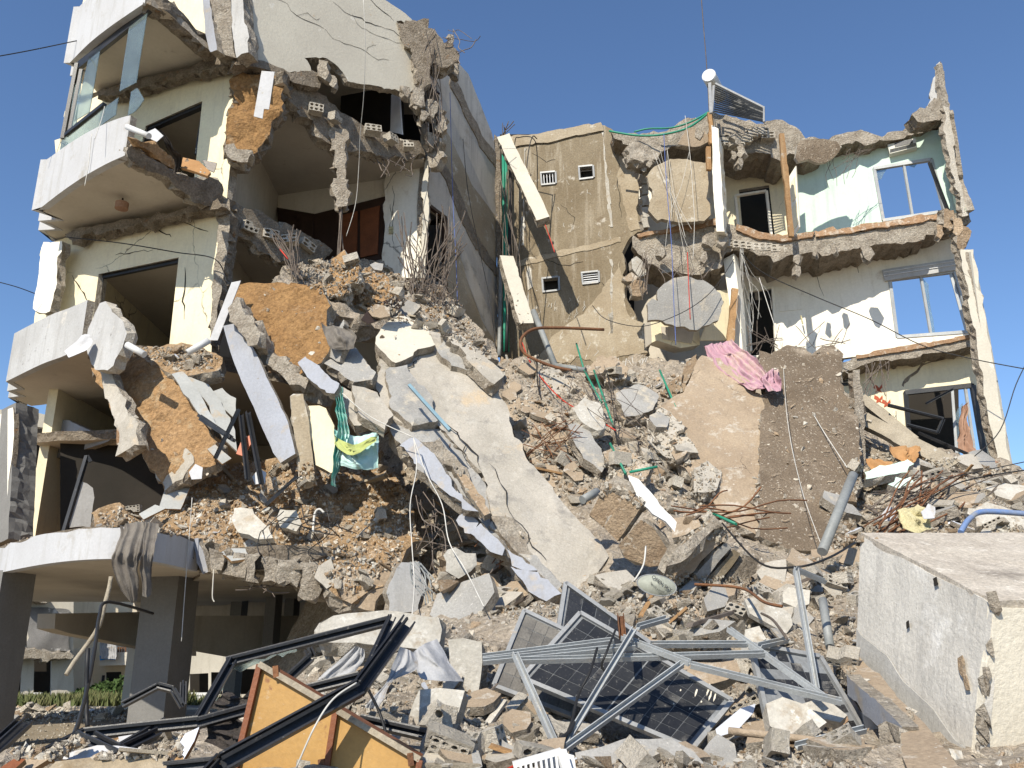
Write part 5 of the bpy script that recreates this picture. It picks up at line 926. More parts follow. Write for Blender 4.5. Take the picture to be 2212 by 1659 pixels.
for k in range(26):
    t = k / 25; i_ = t * 4; ed = [(831, 894), (886, 929), (999, 972), (1066, 1144), (1171, 1222)]; j_ = min(3, int(i_)); x = ed[j_][0] + (ed[j_ + 1][0] - ed[j_][0]) * (i_ - j_); y = ed[j_][1] + (ed[j_ + 1][1] - ed[j_][1]) * (i_ - j_)
    p = hit(x, y, off(MS, -.08)); e_ = Vector((random.uniform(-.35, .05), random.uniform(-.25, .05), random.uniform(-.35, .05)))
    v, f = tubev(smoothpts([p - e_ * .3, p + e_ * .5, p + e_ + Vector((0, 0, random.uniform(-.15, .05)))], 3), .009, 5); obj('rebar', v, f, 'rust', None, ms)

# ================================================================== things lying about
def cloth(name, grid, mat, label, cat, folds=5, amp=.06, n=40, parent=None, group=None):
    rows = [smoothpts([at(*p) for p in r], 8) for r in grid]
    def samp(l, t):
        f = t * (len(l) - 1); i = min(int(f), len(l) - 2); return l[i].lerp(l[i + 1], f - i)
    vs, fs = [], []
    for j in range(n + 1):
        t = j / n
        for i in range(n + 1):
            s = i / n
            cp_ = smoothpts([samp(r, s) for r in rows], 6); p = samp(cp_, t)
            ph = s * folds * 3.14 + .9 * math.sin(3 * t + 2 * s) + 1.2 * fr(Vector((s * 2, t * .8, amp * 40)), 1.0)
            a = amp * (.35 + .65 * math.sin(math.pi * min(1, t + .15))) * (1.1 - 2.0 * abs(math.sin(ph)) ** .7 + .55 * (1 - 2 * abs(math.sin(ph * 2.7 + 1.3 * t))) * (.4 + fr(Vector((s * 3, t * 2, 7)), 1.0)))
            vs.append(p + Vector((0, -a, 0)) + Vector((fr(p, 1.3), fr(p + Vector((5, 0, 0)), 1.3), fr(p + Vector((9, 0, 0)), 1.3))) * amp * 1.1)
    for j in range(n):
        for i in range(n):
            a = j * (n + 1) + i; fs.append((a, a + 1, a + n + 2, a + n + 1))
    return lab(obj(name, vs, fs, mat, None, parent, smooth=True), label, cat, group)
cloth('pink_cloth', [[(1522, 750, 18.0), (1545, 738, 18.1), (1572, 733, 18.2)], [(1545, 800, 17.4), (1590, 780, 17.5), (1618, 770, 17.6)], [(1580, 822, 17.0), (1620, 812, 17.1), (1645, 800, 17.2)], [(1618, 842, 16.6), (1650, 832, 16.7), (1664, 820, 16.8)], [(1655, 840, 16.4), (1680, 835, 16.4), (1692, 822, 16.5)]], 'cloth_pink', 'dusty pink curtain draped down from the white room', 'cloth', 6, .09, 48)
cloth('pink_cloth', [[(1650, 815, 16.5), (1672, 800, 16.5), (1690, 805, 16.5)], [(1658, 830, 16.3), (1675, 825, 16.3), (1697, 820, 16.3)], [(1660, 846, 16.2), (1678, 842, 16.2), (1690, 838, 16.2)]], 'cloth_pink', 'crumpled knot at the lower end of the pink curtain', 'cloth', 3, .1, 30)
cloth('towel', [[(722, 925, 13.3), (760, 935, 13.3), (815, 930, 13.4)], [(728, 960, 13.2), (770, 985, 13.1), (822, 955, 13.3)], [(732, 1000, 13.2), (775, 1008, 13.1), (823, 1004, 13.3)]], 'cloth_mint', 'mint green towel hanging under the broken blue plates', 'towel', 2, .07)
cloth('band', [[(724, 938, 13.15), (762, 950, 13.12), (817, 940, 13.22)], [(726, 955, 13.08), (768, 976, 12.98), (819, 953, 13.15)]], 'cloth_olive', None, None, 2, .07, 14, parent=bpy.data.objects['towel'])
cloth('rag', [[(722, 845, 13.6), (738, 840, 13.6)], [(724, 890, 13.4), (746, 888, 13.4)], [(728, 940, 13.2), (752, 945, 13.2)], [(724, 1000, 13.2), (735, 1005, 13.2)], [(724, 1052, 13.2), (733, 1056, 13.2)]], 'cloth_teal', 'torn teal striped rag knotted above the towel', 'cloth', 4, .08, 36)
cloth('curtain', [[(258, 1132, 12.1), (285, 1125, 12.1), (312, 1128, 12.1)], [(246, 1180, 11.8), (275, 1185, 11.75), (305, 1180, 11.8)], [(238, 1210, 11.8), (270, 1220, 11.75), (298, 1220, 11.8)], [(258, 1262, 11.85), (280, 1266, 11.8), (298, 1262, 11.85)], [(281, 1292, 11.9), (288, 1296, 11.9), (296, 1292, 11.9)]], 'cloth_grey', 'dirty grey curtain hanging over the rounded balcony edge', 'curtain', 3, .05, 34)
cloth('curtain', [[(305, 1126, 12.1), (325, 1128, 12.15), (342, 1130, 12.2)], [(306, 1180, 11.75), (320, 1185, 11.75), (334, 1180, 11.8)], [(305, 1230, 11.8), (318, 1232, 11.8), (328, 1228, 11.85)], [(308, 1285, 11.85), (316, 1290, 11.85), (325, 1284, 11.9)]], 'cloth_grey', 'narrow end of the dirty grey curtain beside the metal strip', 'curtain', 2, .04, 26)
cloth('bundle', [[(1405, 1000, 15), (1406, 1001, 15)], [(1407, 1003, 15), (1408, 1004, 15)]], 'cloth_grey', '', '', 1, .01, 4) if False else None
cloth('drape', [[(2080, 880, 18.6), (2090, 872, 18.6)], [(2075, 930, 18.2), (2095, 920, 18.2)], [(2080, 975, 17.4), (2110, 965, 17.4)], [(2120, 1000, 16.8), (2160, 990, 16.8)]], 'cloth_brown', 'brown curtain hanging out of the cream room window', 'curtain', 3, .1, 22)
cloth('sheet', [[(770, 1396, 6.4), (788, 1402, 6.4)], [(740, 1425, 6.4), (785, 1430, 6.4)], [(700, 1462, 6.4), (750, 1470, 6.4)], [(692, 1474, 6.4), (725, 1478, 6.4)]], 'cloth_white', 'white fabric strip caught inside the black window frame', 'cloth', .5, .03, 18)
cloth('sheet', [[(860, 1395, 6.6), (895, 1410, 6.7)], [(850, 1430, 6.5), (900, 1445, 6.6)], [(830, 1480, 6.4), (850, 1470, 6.4)], [(800, 1515, 6.3), (830, 1510, 6.3)], [(785, 1535, 6.3), (815, 1538, 6.3)]], 'cloth_white', 'pale blue shirt draped behind the black frame corner', 'cloth', .8, .035, 22)
cloth('plastic_bag', [[(892, 1418, 7.0), (915, 1400, 7.1), (944, 1388, 7.2)], [(900, 1445, 6.9), (940, 1430, 6.9), (974, 1430, 7.1)], [(910, 1462, 6.8), (950, 1470, 6.8), (1000, 1474, 7.0)]], 'cloth_white', 'crumpled white plastic bag in front of the upright white block', 'bag', 1.3, .05, 20)
cloth('mesh_sheet', [[(455, 1530, 5.9), (490, 1492, 6.0)], [(480, 1545, 5.8), (520, 1510, 5.9)], [(510, 1560, 5.8), (545, 1515, 5.8)]], 'mesh_fabric', 'black mesh seat fabric inside the leaning black frame', 'fabric', 2, .05, 18)
cloth('mesh_sheet', [[(418, 1612, 5.4), (465, 1545, 5.6)], [(470, 1625, 5.3), (510, 1560, 5.5)], [(500, 1650, 5.2), (536, 1590, 5.3)]], 'mesh_fabric', 'larger black mesh fabric beside the yellow cabinet', 'fabric', 2, .07, 18)
cloth('net', [[(338, 280, 14.4), (352, 285, 14.4)], [(355, 310, 14.6), (380, 320, 14.6)], [(378, 345, 14.9), (398, 340, 14.9)], [(372, 372, 15), (390, 370, 15)]], 'mesh_fabric', 'black netting spilling over the broken balcony edge', 'net', 3, .07, 16)
cloth('fabric_heap', [[(695, 700, 14.4), (720, 704, 14.4), (742, 708, 14.4)], [(702, 722, 14.15), (735, 730, 14.1), (768, 716, 14.2)], [(708, 742, 14.1), (738, 750, 14.1), (765, 748, 14.1)]], 'cloth_grey', 'crumpled grey cloth on the rubble crest beside the soil slab', 'cloth', 1.7, .08, 22)
cloth('insulation', [[(1940, 1110, 12.6), (1975, 1085, 12.8)], [(1950, 1135, 12.4), (2000, 1110, 12.6)], [(1965, 1148, 12.3), (2005, 1140, 12.4)]], 'foam', 'yellow foam insulation lying behind the concrete block corner', 'insulation', 2, .12, 14)
cloth('cardboard', [[(1870, 980, 15.8), (1905, 985, 15.8)], [(1880, 1005, 15.5), (1920, 1000, 15.5)], [(1885, 1015, 15.4), (1925, 1012, 15.4)]], 'cardboard', 'torn brown cardboard left of the mint green wall piece', 'cardboard', 2, .12, 10)
cloth('cardboard', [[(1925, 960, 16.0), (1985, 965, 16.0)], [(1930, 985, 15.7), (1990, 985, 15.7)], [(1935, 1000, 15.6), (1985, 995, 15.6)]], 'cardboard', 'brown leather cushion crushed under the weathered board', 'cushion', 2, .15, 12)
# curled white sheets and pipes near the left balconies
fallen('leaning_board', [(500, 610), (520, 606), (470, 735), (452, 735)], PT(485, 670, 14.9, 0, -10), .02, ['paper'], 'narrow white board leaning beside the cream wall corner', 'board', jag=0)
fallen('hanging_board', [(565, 153), (593, 155), (581, 236), (570, 235), (567, 256), (548, 251)], PT(570, 200, 15.75, 0, 5), .02, ['paper'], 'narrow white board hanging on the torn brown pier', 'board', jag=0)
cloth('curled_sheet', [[(140, 758, 14.8), (175, 725, 14.9), (192, 722, 14.9)], [(150, 770, 14.6), (185, 755, 14.7), (200, 735, 14.8)]], 'paper', 'curled white sheet stuck under the torn grey parapet', 'sheet', 1, .03, 12)
tube('white_pipe', [(275, 745, 14.3), (312, 766, 14.2)], .06, 'white_plastic', None, 'white pipe sticking out right of the torn parapet piece', 'pipe', k=0, sides=12)
tube('white_pipe', [(405, 762, 14.4), (452, 735, 14.5)], .06, 'white_plastic', None, 'white pipe at the foot of the leaning white board', 'pipe', k=0, sides=12)
tube('white_pipe', [(275, 274, 14.3), (322, 294, 14.0)], .055, 'white_plastic', None, 'white pipe projecting from the broken upper balcony', 'pipe', k=0, sides=12)
fallen('paper_sheet', [(318, 285), (335, 277), (353, 293), (338, 306), (325, 300)], PT(335, 290, 14.2, 20, 0), .01, ['paper'], 'white paper on the broken upper balcony', 'paper', jag=.01)
fallen('wood_board', [(395, 340), (430, 348), (455, 372), (448, 380), (392, 362)], PT(425, 360, 15.0, 35, 0), .05, ['cardboard'], 'tan board on the broken upper balcony edge', 'board', jag=.01)
fallen('metal_plate', [(437, 346), (468, 352), (462, 372), (448, 366)], PT(450, 360, 15.2, 10, 0), .02, ['dark_wood'], 'dark metal plate beside the tan board on the upper balcony', 'plate', jag=.01)
LT = TH('ceiling_lamp', 'brown drum ceiling lamp hanging loose under the curved balcony', 'lamp', hit(264, 440, PZ(11.0)))
q = hit(264, 438, PZ(11.05)); v, f = tubev([q, q - Vector((0, 0, .14))], .13, 16); obj('shade', v, f, 'cloth_brown', None, LT)
v, f = tubev([q + Vector((0, 0, .1)), q], .02, 6); obj('stem', v, f, 'wire_black', None, LT)
for k, (x, y, l) in enumerate(((408, 1020, 'white papers lying on the orange debris'), (545, 1030, 'white scrap below the black profiles'), (1990, 1105, 'white paper on the right heap behind the block'), (1905, 1110, 'white scrap among the rusty bars'))):
    fallen('paper_scrap', [(x, y), (x + 14, y - 18), (x + 30, y - 10), (x + 28, y + 14), (x + 6, y + 16)], PT(x, y, [13.9, 13.6, 12.4, 13.2][k], 25, 10), .01, ['paper'], l, 'paper', jag=.01)
# black aluminium profiles in the gap
for k, (a, b) in enumerate((((520, 895, 13.8), (535, 1035, 13.4)), ((535, 890, 13.8), (565, 1045, 13.3)), ((515, 885, 13.8), (465, 990, 13.6)), ((430, 897, 14.0), (500, 945, 13.7)), ((433, 905, 14.0), (506, 952, 13.7)), ((640, 1030, 13.4), (575, 1090, 13.2)))):
    bar('metal_profile', a, b, .07, .05, 'black_metal', None, ['black aluminium profile standing left of the blue panel', 'second black profile right beside the blue panel', 'black profile slanting down over the grey tiles', 'black strip lying on the orange soil slab', 'lower black strip on the orange soil slab', 'black bar lying on the balcony debris'][k], 'profile', chan=True)
fallen('red_board', [(510, 980), (520, 955), (545, 935), (548, 950), (525, 985)], PT(530, 960, 13.7, 15, 0), .03, ['orange_plastic'], 'red board stuck among the black profiles', 'board', jag=0)

# ------------------------------------------------------------------ solar panels and their steel frame
def solar(px, pl, nx, ny, label, mats=('solar_cell', 'solar_line'), skip=()):
    P = [hit(x, y, pl) for x, y in px]; n = pl[1].copy()
    if n.dot(CAM - P[0]) < 0: n.negate()
    t = TH('solar_panel', label, 'solar panel', sum(P, Vector()) / 4 - n * .05, 'solar panels on the rubble')
    g = lambda u, v: P[0].lerp(P[1], u).lerp(P[3].lerp(P[2], u), v)
    vs = [p for p in P] + [p - n * .03 for p in P]
    obj('back_sheet', vs, [(0, 1, 2, 3), (7, 6, 5, 4), (0, 4, 5, 1), (1, 5, 6, 2), (2, 6, 7, 3), (3, 7, 4, 0)], mats[1], None, t)
    for i in range(4):
        v, f = barv(P[i] + n * .004, P[(i + 1) % 4] + n * .004, .035, .045, up=n); obj('frame', v, f, 'alu', None, t)
    for i in range(nx):
        for j in range(ny):
            if (i, j) in skip: continue
            m = .035; u0 = m + (1 - 2 * m) * i / nx; u1 = m + (1 - 2 * m) * (i + 1) / nx - .004; v0 = m + (1 - 2 * m) * j / ny; v1 = m + (1 - 2 * m) * (j + 1) / ny - .007
            if i == nx // 2: u0 += .006
            c = [g(u0, v0), g(u1, v0), g(u1, v1), g(u0, v1)]
            obj('cell', [q + n * .005 for q in c], [(0, 1, 2, 3)], mats[0], None, t)
    return t
SP = PT(1364, 1482, 7.2, 38, 0)
solar([(1253, 1326), (1581, 1516), (1495, 1621), (1127, 1467)], SP, 10, 6, 'large black solar panel spattered with paint under the steel bars')
solar([(1132, 1321), (1300, 1402), (1235, 1548), (1066, 1483)], PT(1150, 1410, 7.75, 36, 5), 6, 6, 'dusty solar panel half hidden left of the large one', ('solar_dusty', 'solar_line'))
solar([(1221, 1260), (1549, 1495), (1515, 1560), (1205, 1362)], PT(1380, 1420, 7.95, 24, 10), 10, 4, 'black solar panel standing on edge behind the large one', ('solar_glass', 'solar_line'))
solar([(1622, 1394), (1770, 1420), (1864, 1579), (1669, 1617)], PT(1735, 1500, 7.05, 32, 15), 6, 9, 'shattered glass solar panel beside the broken wall', ('solar_glass', 'solar_line'), skip={(i, j) for i in range(6) for j in range(9) if random.random() < .45})
for k, (a, b, l) in enumerate((((1043, 1420, 6.7), (1326, 1384, 6.7), 'upper horizontal steel bar left of the frame knot'), ((1043, 1429, 6.65), (1372, 1396, 6.65), 'second horizontal steel bar just below the upper one'), ((1124, 1427, 6.6), (1651, 1412, 6.7), 'longest horizontal steel bar across the solar panels'), ((1406, 1392, 6.9), (1612, 1391, 7.0), 'short horizontal steel bar above the longest one'),
    ((1112, 1412, 6.55), (1197, 1602, 5.9), 'steel leg slanting down to the wire tangle from the bar ends'), ((1370, 1359, 6.7), (1208, 1628, 5.85), 'steel leg crossing the middle of the solar panel'), ((1473, 1434, 6.5), (1215, 1621, 5.8), 'lower steel brace over the solar panel'), ((1344, 1377, 6.8), (1490, 1432, 6.5), 'broad steel bar along the top edge of the solar panel'),
    ((1492, 1436, 6.5), (1817, 1516, 6.3), 'steel bar pointing to the broken wall'), ((1378, 1354, 7.0), (1441, 1336, 7.2), 'stub of steel bar at the frame knot'), ((1574, 1359, 7.2), (1777, 1504, 6.4), 'steel bar sloping across the shattered panel'), ((1719, 1230, 7.6), (1763, 1490, 6.5), 'tall bent steel upright left of the concrete block'), ((1721, 1230, 7.6), (1782, 1256, 7.8), 'short steel arm at the top of the upright'),
    ((1640, 1395, 7.0), (1700, 1382, 7.3), 'short steel bar near the ivory sheet'), ((1720, 1612, 5.9), (1868, 1575, 6.0), 'steel edge strip below the shattered panel'))):
    bar('steel_bar', a, b, .040, .040, 'steel', None, l, 'steel bar', 'frame bars on the solar panels', chan=True, up=(.2, -.6, .8))
bar('rusty_angle', (1340, 1328, 7.0), (1345, 1378, 6.9), .05, .05, 'rust', None, 'rusty upright stub on top of the steel frame', 'steel bar', chan=True)
# ------------------------------------------------------------------ satellite dish
DS = TH('satellite_dish', 'grey satellite dish lying face out below the stair fragment', 'satellite dish', at(1420, 1265, 9.6))
dpl = PT(1421, 1262, 9.6, 8, 5); dn = dpl[1]; du = Vector((math.cos(R(5)), math.sin(R(5)), -.16)).normalized(); dv = dn.cross(du)
vs, fs = [], []; nr_, ns = 6, 28; c0 = hit(1421, 1262, dpl)
for i in range(nr_ + 1):
    for s in range(ns):
        a = 2 * math.pi * s / ns; r_ = i / nr_
        vs.append(c0 + du * (math.cos(a) * .215 * r_) + dv * (math.sin(a) * .11 * r_) - dn * (.05 * r_ * r_))
for i in range(nr_):
    for s in range(ns):
        a = i * ns + s; b = i * ns + (s + 1) % ns; fs.append((a, b, b + ns, a + ns))
obj('reflector', vs, fs, 'dish_mat', None, DS, smooth=True)
v, f = tubev([c0 + du * (math.cos(2 * math.pi * s / 32) * .215) + dv * (math.sin(2 * math.pi * s / 32) * .11) - dn * .05 for s in range(33)], .007, 6); obj('rim', v, f, 'alu', None, DS)
def text(body, pos, xdir, ydir, size, mat, parent, name='lettering'):
    cu = bpy.data.curves.new(name, 'FONT'); cu.body = body; cu.size = size; cu.extrude = .001; cu.align_x = 'CENTER'; cu.align_y = 'CENTER'; cu.materials.append(MATS[mat])
    tmp = bpy.data.objects.new(name, cu); COL.objects.link(tmp); bpy.context.view_layer.update()
    me = bpy.data.meshes.new_from_object(tmp.evaluated_get(bpy.context.evaluated_depsgraph_get())); bpy.data.objects.remove(tmp)
    o = bpy.data.objects.new(name, me); COL.objects.link(o); o.parent = parent
    x = xdir.normalized(); z = x.cross(ydir).normalized(); y = z.cross(x)
    m = Matrix((x, y, z)).transposed().to_4x4(); m.translation = pos - wloc(parent); o.matrix_local = m; return o
text('OPEN SKY', c0 + dn * .012 + du * .04 + dv * .01, du - dv * .55, dv, .055, 'ink', DS)
text('\u0627\u0648\u0628\u0646 \u0633\u0643\u0627\u064a', c0 + dn * .006 + du * .01 - dv * .045, du - dv * .55, dv, .035, 'ink', DS)

# ------------------------------------------------------------------ yellow cabinet
CB = TH('cabinet', 'yellow wooden cabinet with two doors and red edges', 'cabinet', at(700, 1665, 5.0))
cpl = PT(700, 1560, 4.9, 8, -6)
d1 = [(562, 1436), (726, 1532), (700, 1700), (500, 1700)]; d2 = [(731, 1537), (908, 1642), (896, 1700), (706, 1700)]
for q, ed in ((d1, ((0, 3), (1, 2))), (d2, ((1, 2),))):
    o = panel('door', q, cpl, .03, ['yellow_wood', 'red_wood'], CB, jag=0)
    v, f = barv(hit(*q[0], off(cpl, .012)), hit(*q[1], off(cpl, .012)), .03, .05, up=(0, -1, .2)); obj('top_edge', v, f, 'weathered_wood', None, o)
    for a, b in ed:
        v, f = barv(hit(*q[a], off(cpl, .012)), hit(*q[b], off(cpl, .012)), .028, .05, up=(0, -1, .2)); obj('side_edge', v, f, 'red_wood', None, o)
for x, y in ((596, 1438), (694, 1640), (886, 1626)):
    p = hit(x, y, off(cpl, .03)); v, f = barv(p, p + Vector((.01, 0, -.06)), .035, .03); obj('hinge', v, f, 'rust', None, CB)
vs = [hit(x, y, off(cpl, -.06)) for x, y in ((566, 1445), (900, 1645), (890, 1700), (510, 1700))]
obj('carcass', vs + [p + Vector((0, .35, 0)) for p in vs], [(0, 1, 2, 3), (7, 6, 5, 4), (0, 4, 5, 1), (1, 5, 6, 2), (2, 6, 7, 3), (3, 7, 4, 0)], 'red_wood', None, CB)
# ------------------------------------------------------------------ black window frames
def frame(label, segs, w_=.06, d_=.05):
    t = TH('window_frame', label, 'window frame', at(*segs[0][0]), 'mangled black window frames')
    for a, b in segs:
        p, q = at(*a), at(*b); dd = (q - p).normalized(); v, f = chanv(p, q, w_, d_, .01, up=(.3, -1, .4)); o = obj('rail', v, f, 'black_metal', None, t)
        v, f = barv(p + Vector((0, -.012, .022)), q + Vector((0, -.012, .022)), .012, .016); obj('bead', v, f, 'black_metal', None, o)
    return t
f1 = frame('black window frame leaning over the yellow cabinet', [((489, 1431, 5.9), (842, 1341, 6.2)), ((845, 1336, 6.2), (777, 1484, 5.6)), ((776, 1462, 5.8), (640, 1496, 5.8)), ((500, 1428, 5.9), (424, 1562, 5.5))])
for px in ([(495, 1440), (560, 1424), (640, 1402), (640, 1408), (620, 1412), (610, 1420), (600, 1413), (565, 1430), (540, 1440), (520, 1452)], [(486, 1455), (500, 1450), (488, 1470), (480, 1490), (460, 1530), (468, 1490)]):
    panel('glass_shard', px, PT(550, 1430, 5.92, 0, -10), .006, ['glass_pane'], f1, jag=.01, step=.04)
frame('thick black window frame post crossing the cabinet doors', [((880, 1344, 5.3), (776, 1486, 4.75)), ((776, 1486, 4.75), (480, 1648, 4.35)), ((480, 1646, 4.4), (440, 1690, 4.3))], .085, .065)
frame('black window frame lying along the bottom of the rubble', [((428, 1560, 5.4), (181, 1586, 5.3)), ((181, 1586, 5.3), (57, 1650, 4.9)), ((425, 1563, 5.4), (540, 1531, 5.5))], .06)
frame('pair of black rails below the lying frame', [((166, 1591, 5.2), (256, 1633, 4.9)), ((205, 1592, 5.25), (272, 1628, 5.0)), ((258, 1618, 5.1), (356, 1562, 5.5)), ((250, 1626, 5.0), (340, 1583, 5.3))], .05)
frame('bent black rail arching in front of the column', [((266, 1522, 7.0), (342, 1482, 7.0)), ((342, 1482, 7.0), (373, 1490, 7.0)), ((373, 1490, 7.0), (394, 1526, 7.0))], .045)
frame('black rail at the left edge of the picture', [((-20, 1625, 6.2), (54, 1558, 6.6))], .11)
frame('black rail lying in front of the pale slabs', [((779, 1556, 5.6), (1028, 1612, 5.4))], .06)
frame('short black rail standing beside the column foot', [((396, 1476, 7.4), (395, 1525, 7.3))], .05)
frame('black rail stub standing left of the cloth strip', [((622, 1466, 6.3), (672, 1420, 6.4)), ((672, 1420, 6.4), (664, 1402, 6.4))], .06)
frame('black rail along the bottom edge under the planks', [((355, 1660, 4.5), (470, 1648, 4.45))], .05)
for k, (px, m, l) in enumerate((([(8, 1668), (60, 1630), (171, 1591), (184, 1598), (127, 1626), (60, 1668)], 'screed', 'long pale board at the bottom left corner'), ([(96, 1668), (120, 1645), (352, 1618), (362, 1630), (359, 1668)], 'tan_render_light', 'pale chipboard plank below the black rails'), ([(100, 1640), (210, 1610), (300, 1618), (180, 1640)], 'paper', 'white board under the crossed black rails'), ([(254, 1592), (303, 1584), (290, 1606), (261, 1616)], 'paper', 'small white sheet behind the black rails'), ([(-10, 1665), (40, 1632), (55, 1640), (10, 1680)], 'red_wood', 'brown board at the bottom left corner'), ([(365, 1640), (400, 1585), (430, 1570), (420, 1600), (385, 1660)], 'blue_fragment', 'grey plate between the planks and the mesh fabric'), ([(345, 1640), (385, 1612), (400, 1650), (380, 1680)], 'wood_plank', 'orange splintered board beside the chipboard plank'))):
    fallen('loose_board', px, PT(px[0][0], px[0][1], [4.7, 4.6, 4.9, 5.3, 4.6, 5.0, 4.7][k], 50, 0), .03, [m, 'wood_plank'], l, 'board', jag=.008)
# grey upright pipes and other loose pipes
tube('grey_pipe', [(1843, 1026, 12.6), (1776, 1192, 11.6)], .068, 'pipe_grey', None, 'thick grey pipe leaning before the dark brown slab', 'pipe', k=0, sides=14)
tube('grey_pipe', [(1777, 1296, 8.4), (1793, 1398, 8.0)], .04, 'pipe_grey', None, 'grey plastic pipe standing left of the concrete block', 'pipe', k=0, sides=12)
tube('grey_pipe', [(1152, 672, 19.5), (1200, 792, 18.6)], .07, 'pipe_grey', None, 'grey pipe leaning against the tan wall', 'pipe', k=0, sides=12)
tube('grey_pipe', [(1200, 790, 18.6), (1265, 800, 18.2)], .06, 'pipe_grey', None, 'short grey pipe lying at the foot of the tan wall', 'pipe', k=0, sides=12)
tube('grey_pipe', [(1258, 1080, 12.2), (1290, 1062, 12.4)], .06, 'pipe_grey', None, 'grey pipe end left of the stair fragment', 'pipe', k=0, sides=12)
tube('pink_pipe', [(1574, 1579, 6.2), (1720, 1595, 6.0), (1892, 1620, 5.6)], .025, 'screed', None, 'thin pinkish pipe lying in front of the shattered panel', 'pipe', k=3, sides=10)
tube('blue_strip', [(884, 832, 13.6), (972, 930, 12.9)], .035, 'bluesteel', None, 'blue steel strip lying on the huge grey slab', 'steel strip', k=0, sides=4)
for k, (a, b, l) in enumerate((((1245, 742, 19.0), (1262, 800, 18.2), 'green conduit at the foot of the tan wall'), ((1283, 800, 18.0), (1325, 920, 15.8), 'long green conduit standing in the gully'), ((1425, 800, 17.8), (1460, 880, 16.6), 'green conduit in front of the cavity under the bathroom'), ((1318, 958, 15.0), (1352, 1024, 14.2), 'green conduit above the white board'), ((1262, 800, 18.0), (1300, 870, 16.6), 'green conduit beside the white plastered block'), ((1360, 1020, 13.6), (1420, 1008, 13.6), 'short green conduit lying above the white board'), ((1530, 1105, 12.6), (1590, 1132, 12.0), 'green conduit behind the ribbed stairs'))):
    tube('green_conduit', [a, b], .022, 'pipe_green', None, l, 'conduit', 'green conduits', k=0, sides=8)
for x0, x1, l in ((1087, 1090, 'green conduit running down the alley corner'), (1093, 1097, 'second green conduit in the alley corner')):
    tube('green_conduit', [(x0, 330, 22.6), (x0 + 2, 560, 22.6), (x1, 760, 22.4)], .045, 'pipe_green', None, l, 'conduit', 'green conduits', k=3)
tube('drain_pipe', [(1103, 330, 22.3), (1100, 560, 22.3), (1094, 760, 22.0)], .05, 'wire_black', None, 'black drain pipe in the alley corner', 'pipe', k=3)
tube('drain_pipe', [(1082, 560, 22.5), (1080, 690, 22.5), (1078, 770, 22.3)], .06, 'pipe_grey', None, 'grey drain pipe beside the green conduits', 'pipe', k=3)
tube('roof_hose', [(1316, 283, 20.6), (1370, 292, 20.4), (1420, 292, 20.2), (1470, 282, 20.1), (1500, 268, 20.1), (1535, 240, 20.2)], .03, 'pipe_green', None, 'green hose sagging along the roof edge', 'hose')
tube('roof_hose', [(1370, 285, 20.7), (1400, 278, 20.6), (1450, 276, 20.5), (1495, 262, 20.4), (1540, 236, 20.4)], .025, 'pipe_green', None, 'upper green hose on the roof edge', 'hose')
tube('blue_hose', [(2075, 1150, 12.0), (2095, 1120, 12.2), (2130, 1105, 12.4), (2240, 1112, 12.4)], .04, 'pipe_blue', None, 'blue hose curving behind the concrete block', 'hose')
tube('bent_bar', [(1305, 712, 18.8), (1200, 708, 18.6), (1150, 712, 18.4), (1125, 735, 18.2), (1135, 765, 18.0), (1190, 790, 17.8), (1235, 800, 17.4)], .035, 'rust', None, 'long rusty bar bent in a hook before the tan wall', 'bar')
tube('stripped_branch', [(240, 1245, 11.9), (236, 1270, 11.9), (225, 1310, 11.8), (215, 1350, 11.8), (190, 1390, 11.8), (160, 1430, 11.6), (143, 1458, 11.5)], .03, 'weathered_wood', None, 'crooked brown pole hanging from the rounded balcony', 'pole', k=2)
tube('black_post', [(190, 1400, 9.0), (186, 1500, 9.0), (189, 1570, 8.8)], .022, 'wire_black', None, 'thin black post standing under the rounded balcony', 'post', k=2)
tube('black_hose', [(160, 1640, 6), (150, 1612, 7), (170, 1560, 8), (190, 1480, 9), (205, 1400, 9.6), (215, 1330, 10.5), (235, 1300, 11), (330, 1325, 12.5)], .02, 'wire_black', None, 'black hose looping from the balcony ceiling to the ground', 'hose', k=4)
# white crate at the bottom edge
CR = TH('plastic_crate', 'white plastic crate at the bottom edge of the rubble', 'crate', at(1170, 1670, 5.0))
q = PT(1170, 1650, 5.0, 40, -10)
for k in range(9): v, f = barv(hit(1112 + k * 11, 1650 - k * 3, q), hit(1118 + k * 11, 1700 - k * 3, q), .012, .02); obj('rib', v, f, 'white_plastic', None, CR)
for a, b in (((1108, 1652), (1212, 1622)), ((1212, 1622), (1232, 1690))): v, f = barv(hit(*a, q), hit(*b, q), .05, .03); obj('rim', v, f, 'white_plastic', None, CR)
panel('side', [(1160, 1640), (1200, 1620), (1240, 1632), (1250, 1700), (1190, 1700)], PT(1205, 1660, 5.05, 40, 5), .03, ['white_plastic'], CR, jag=.004)
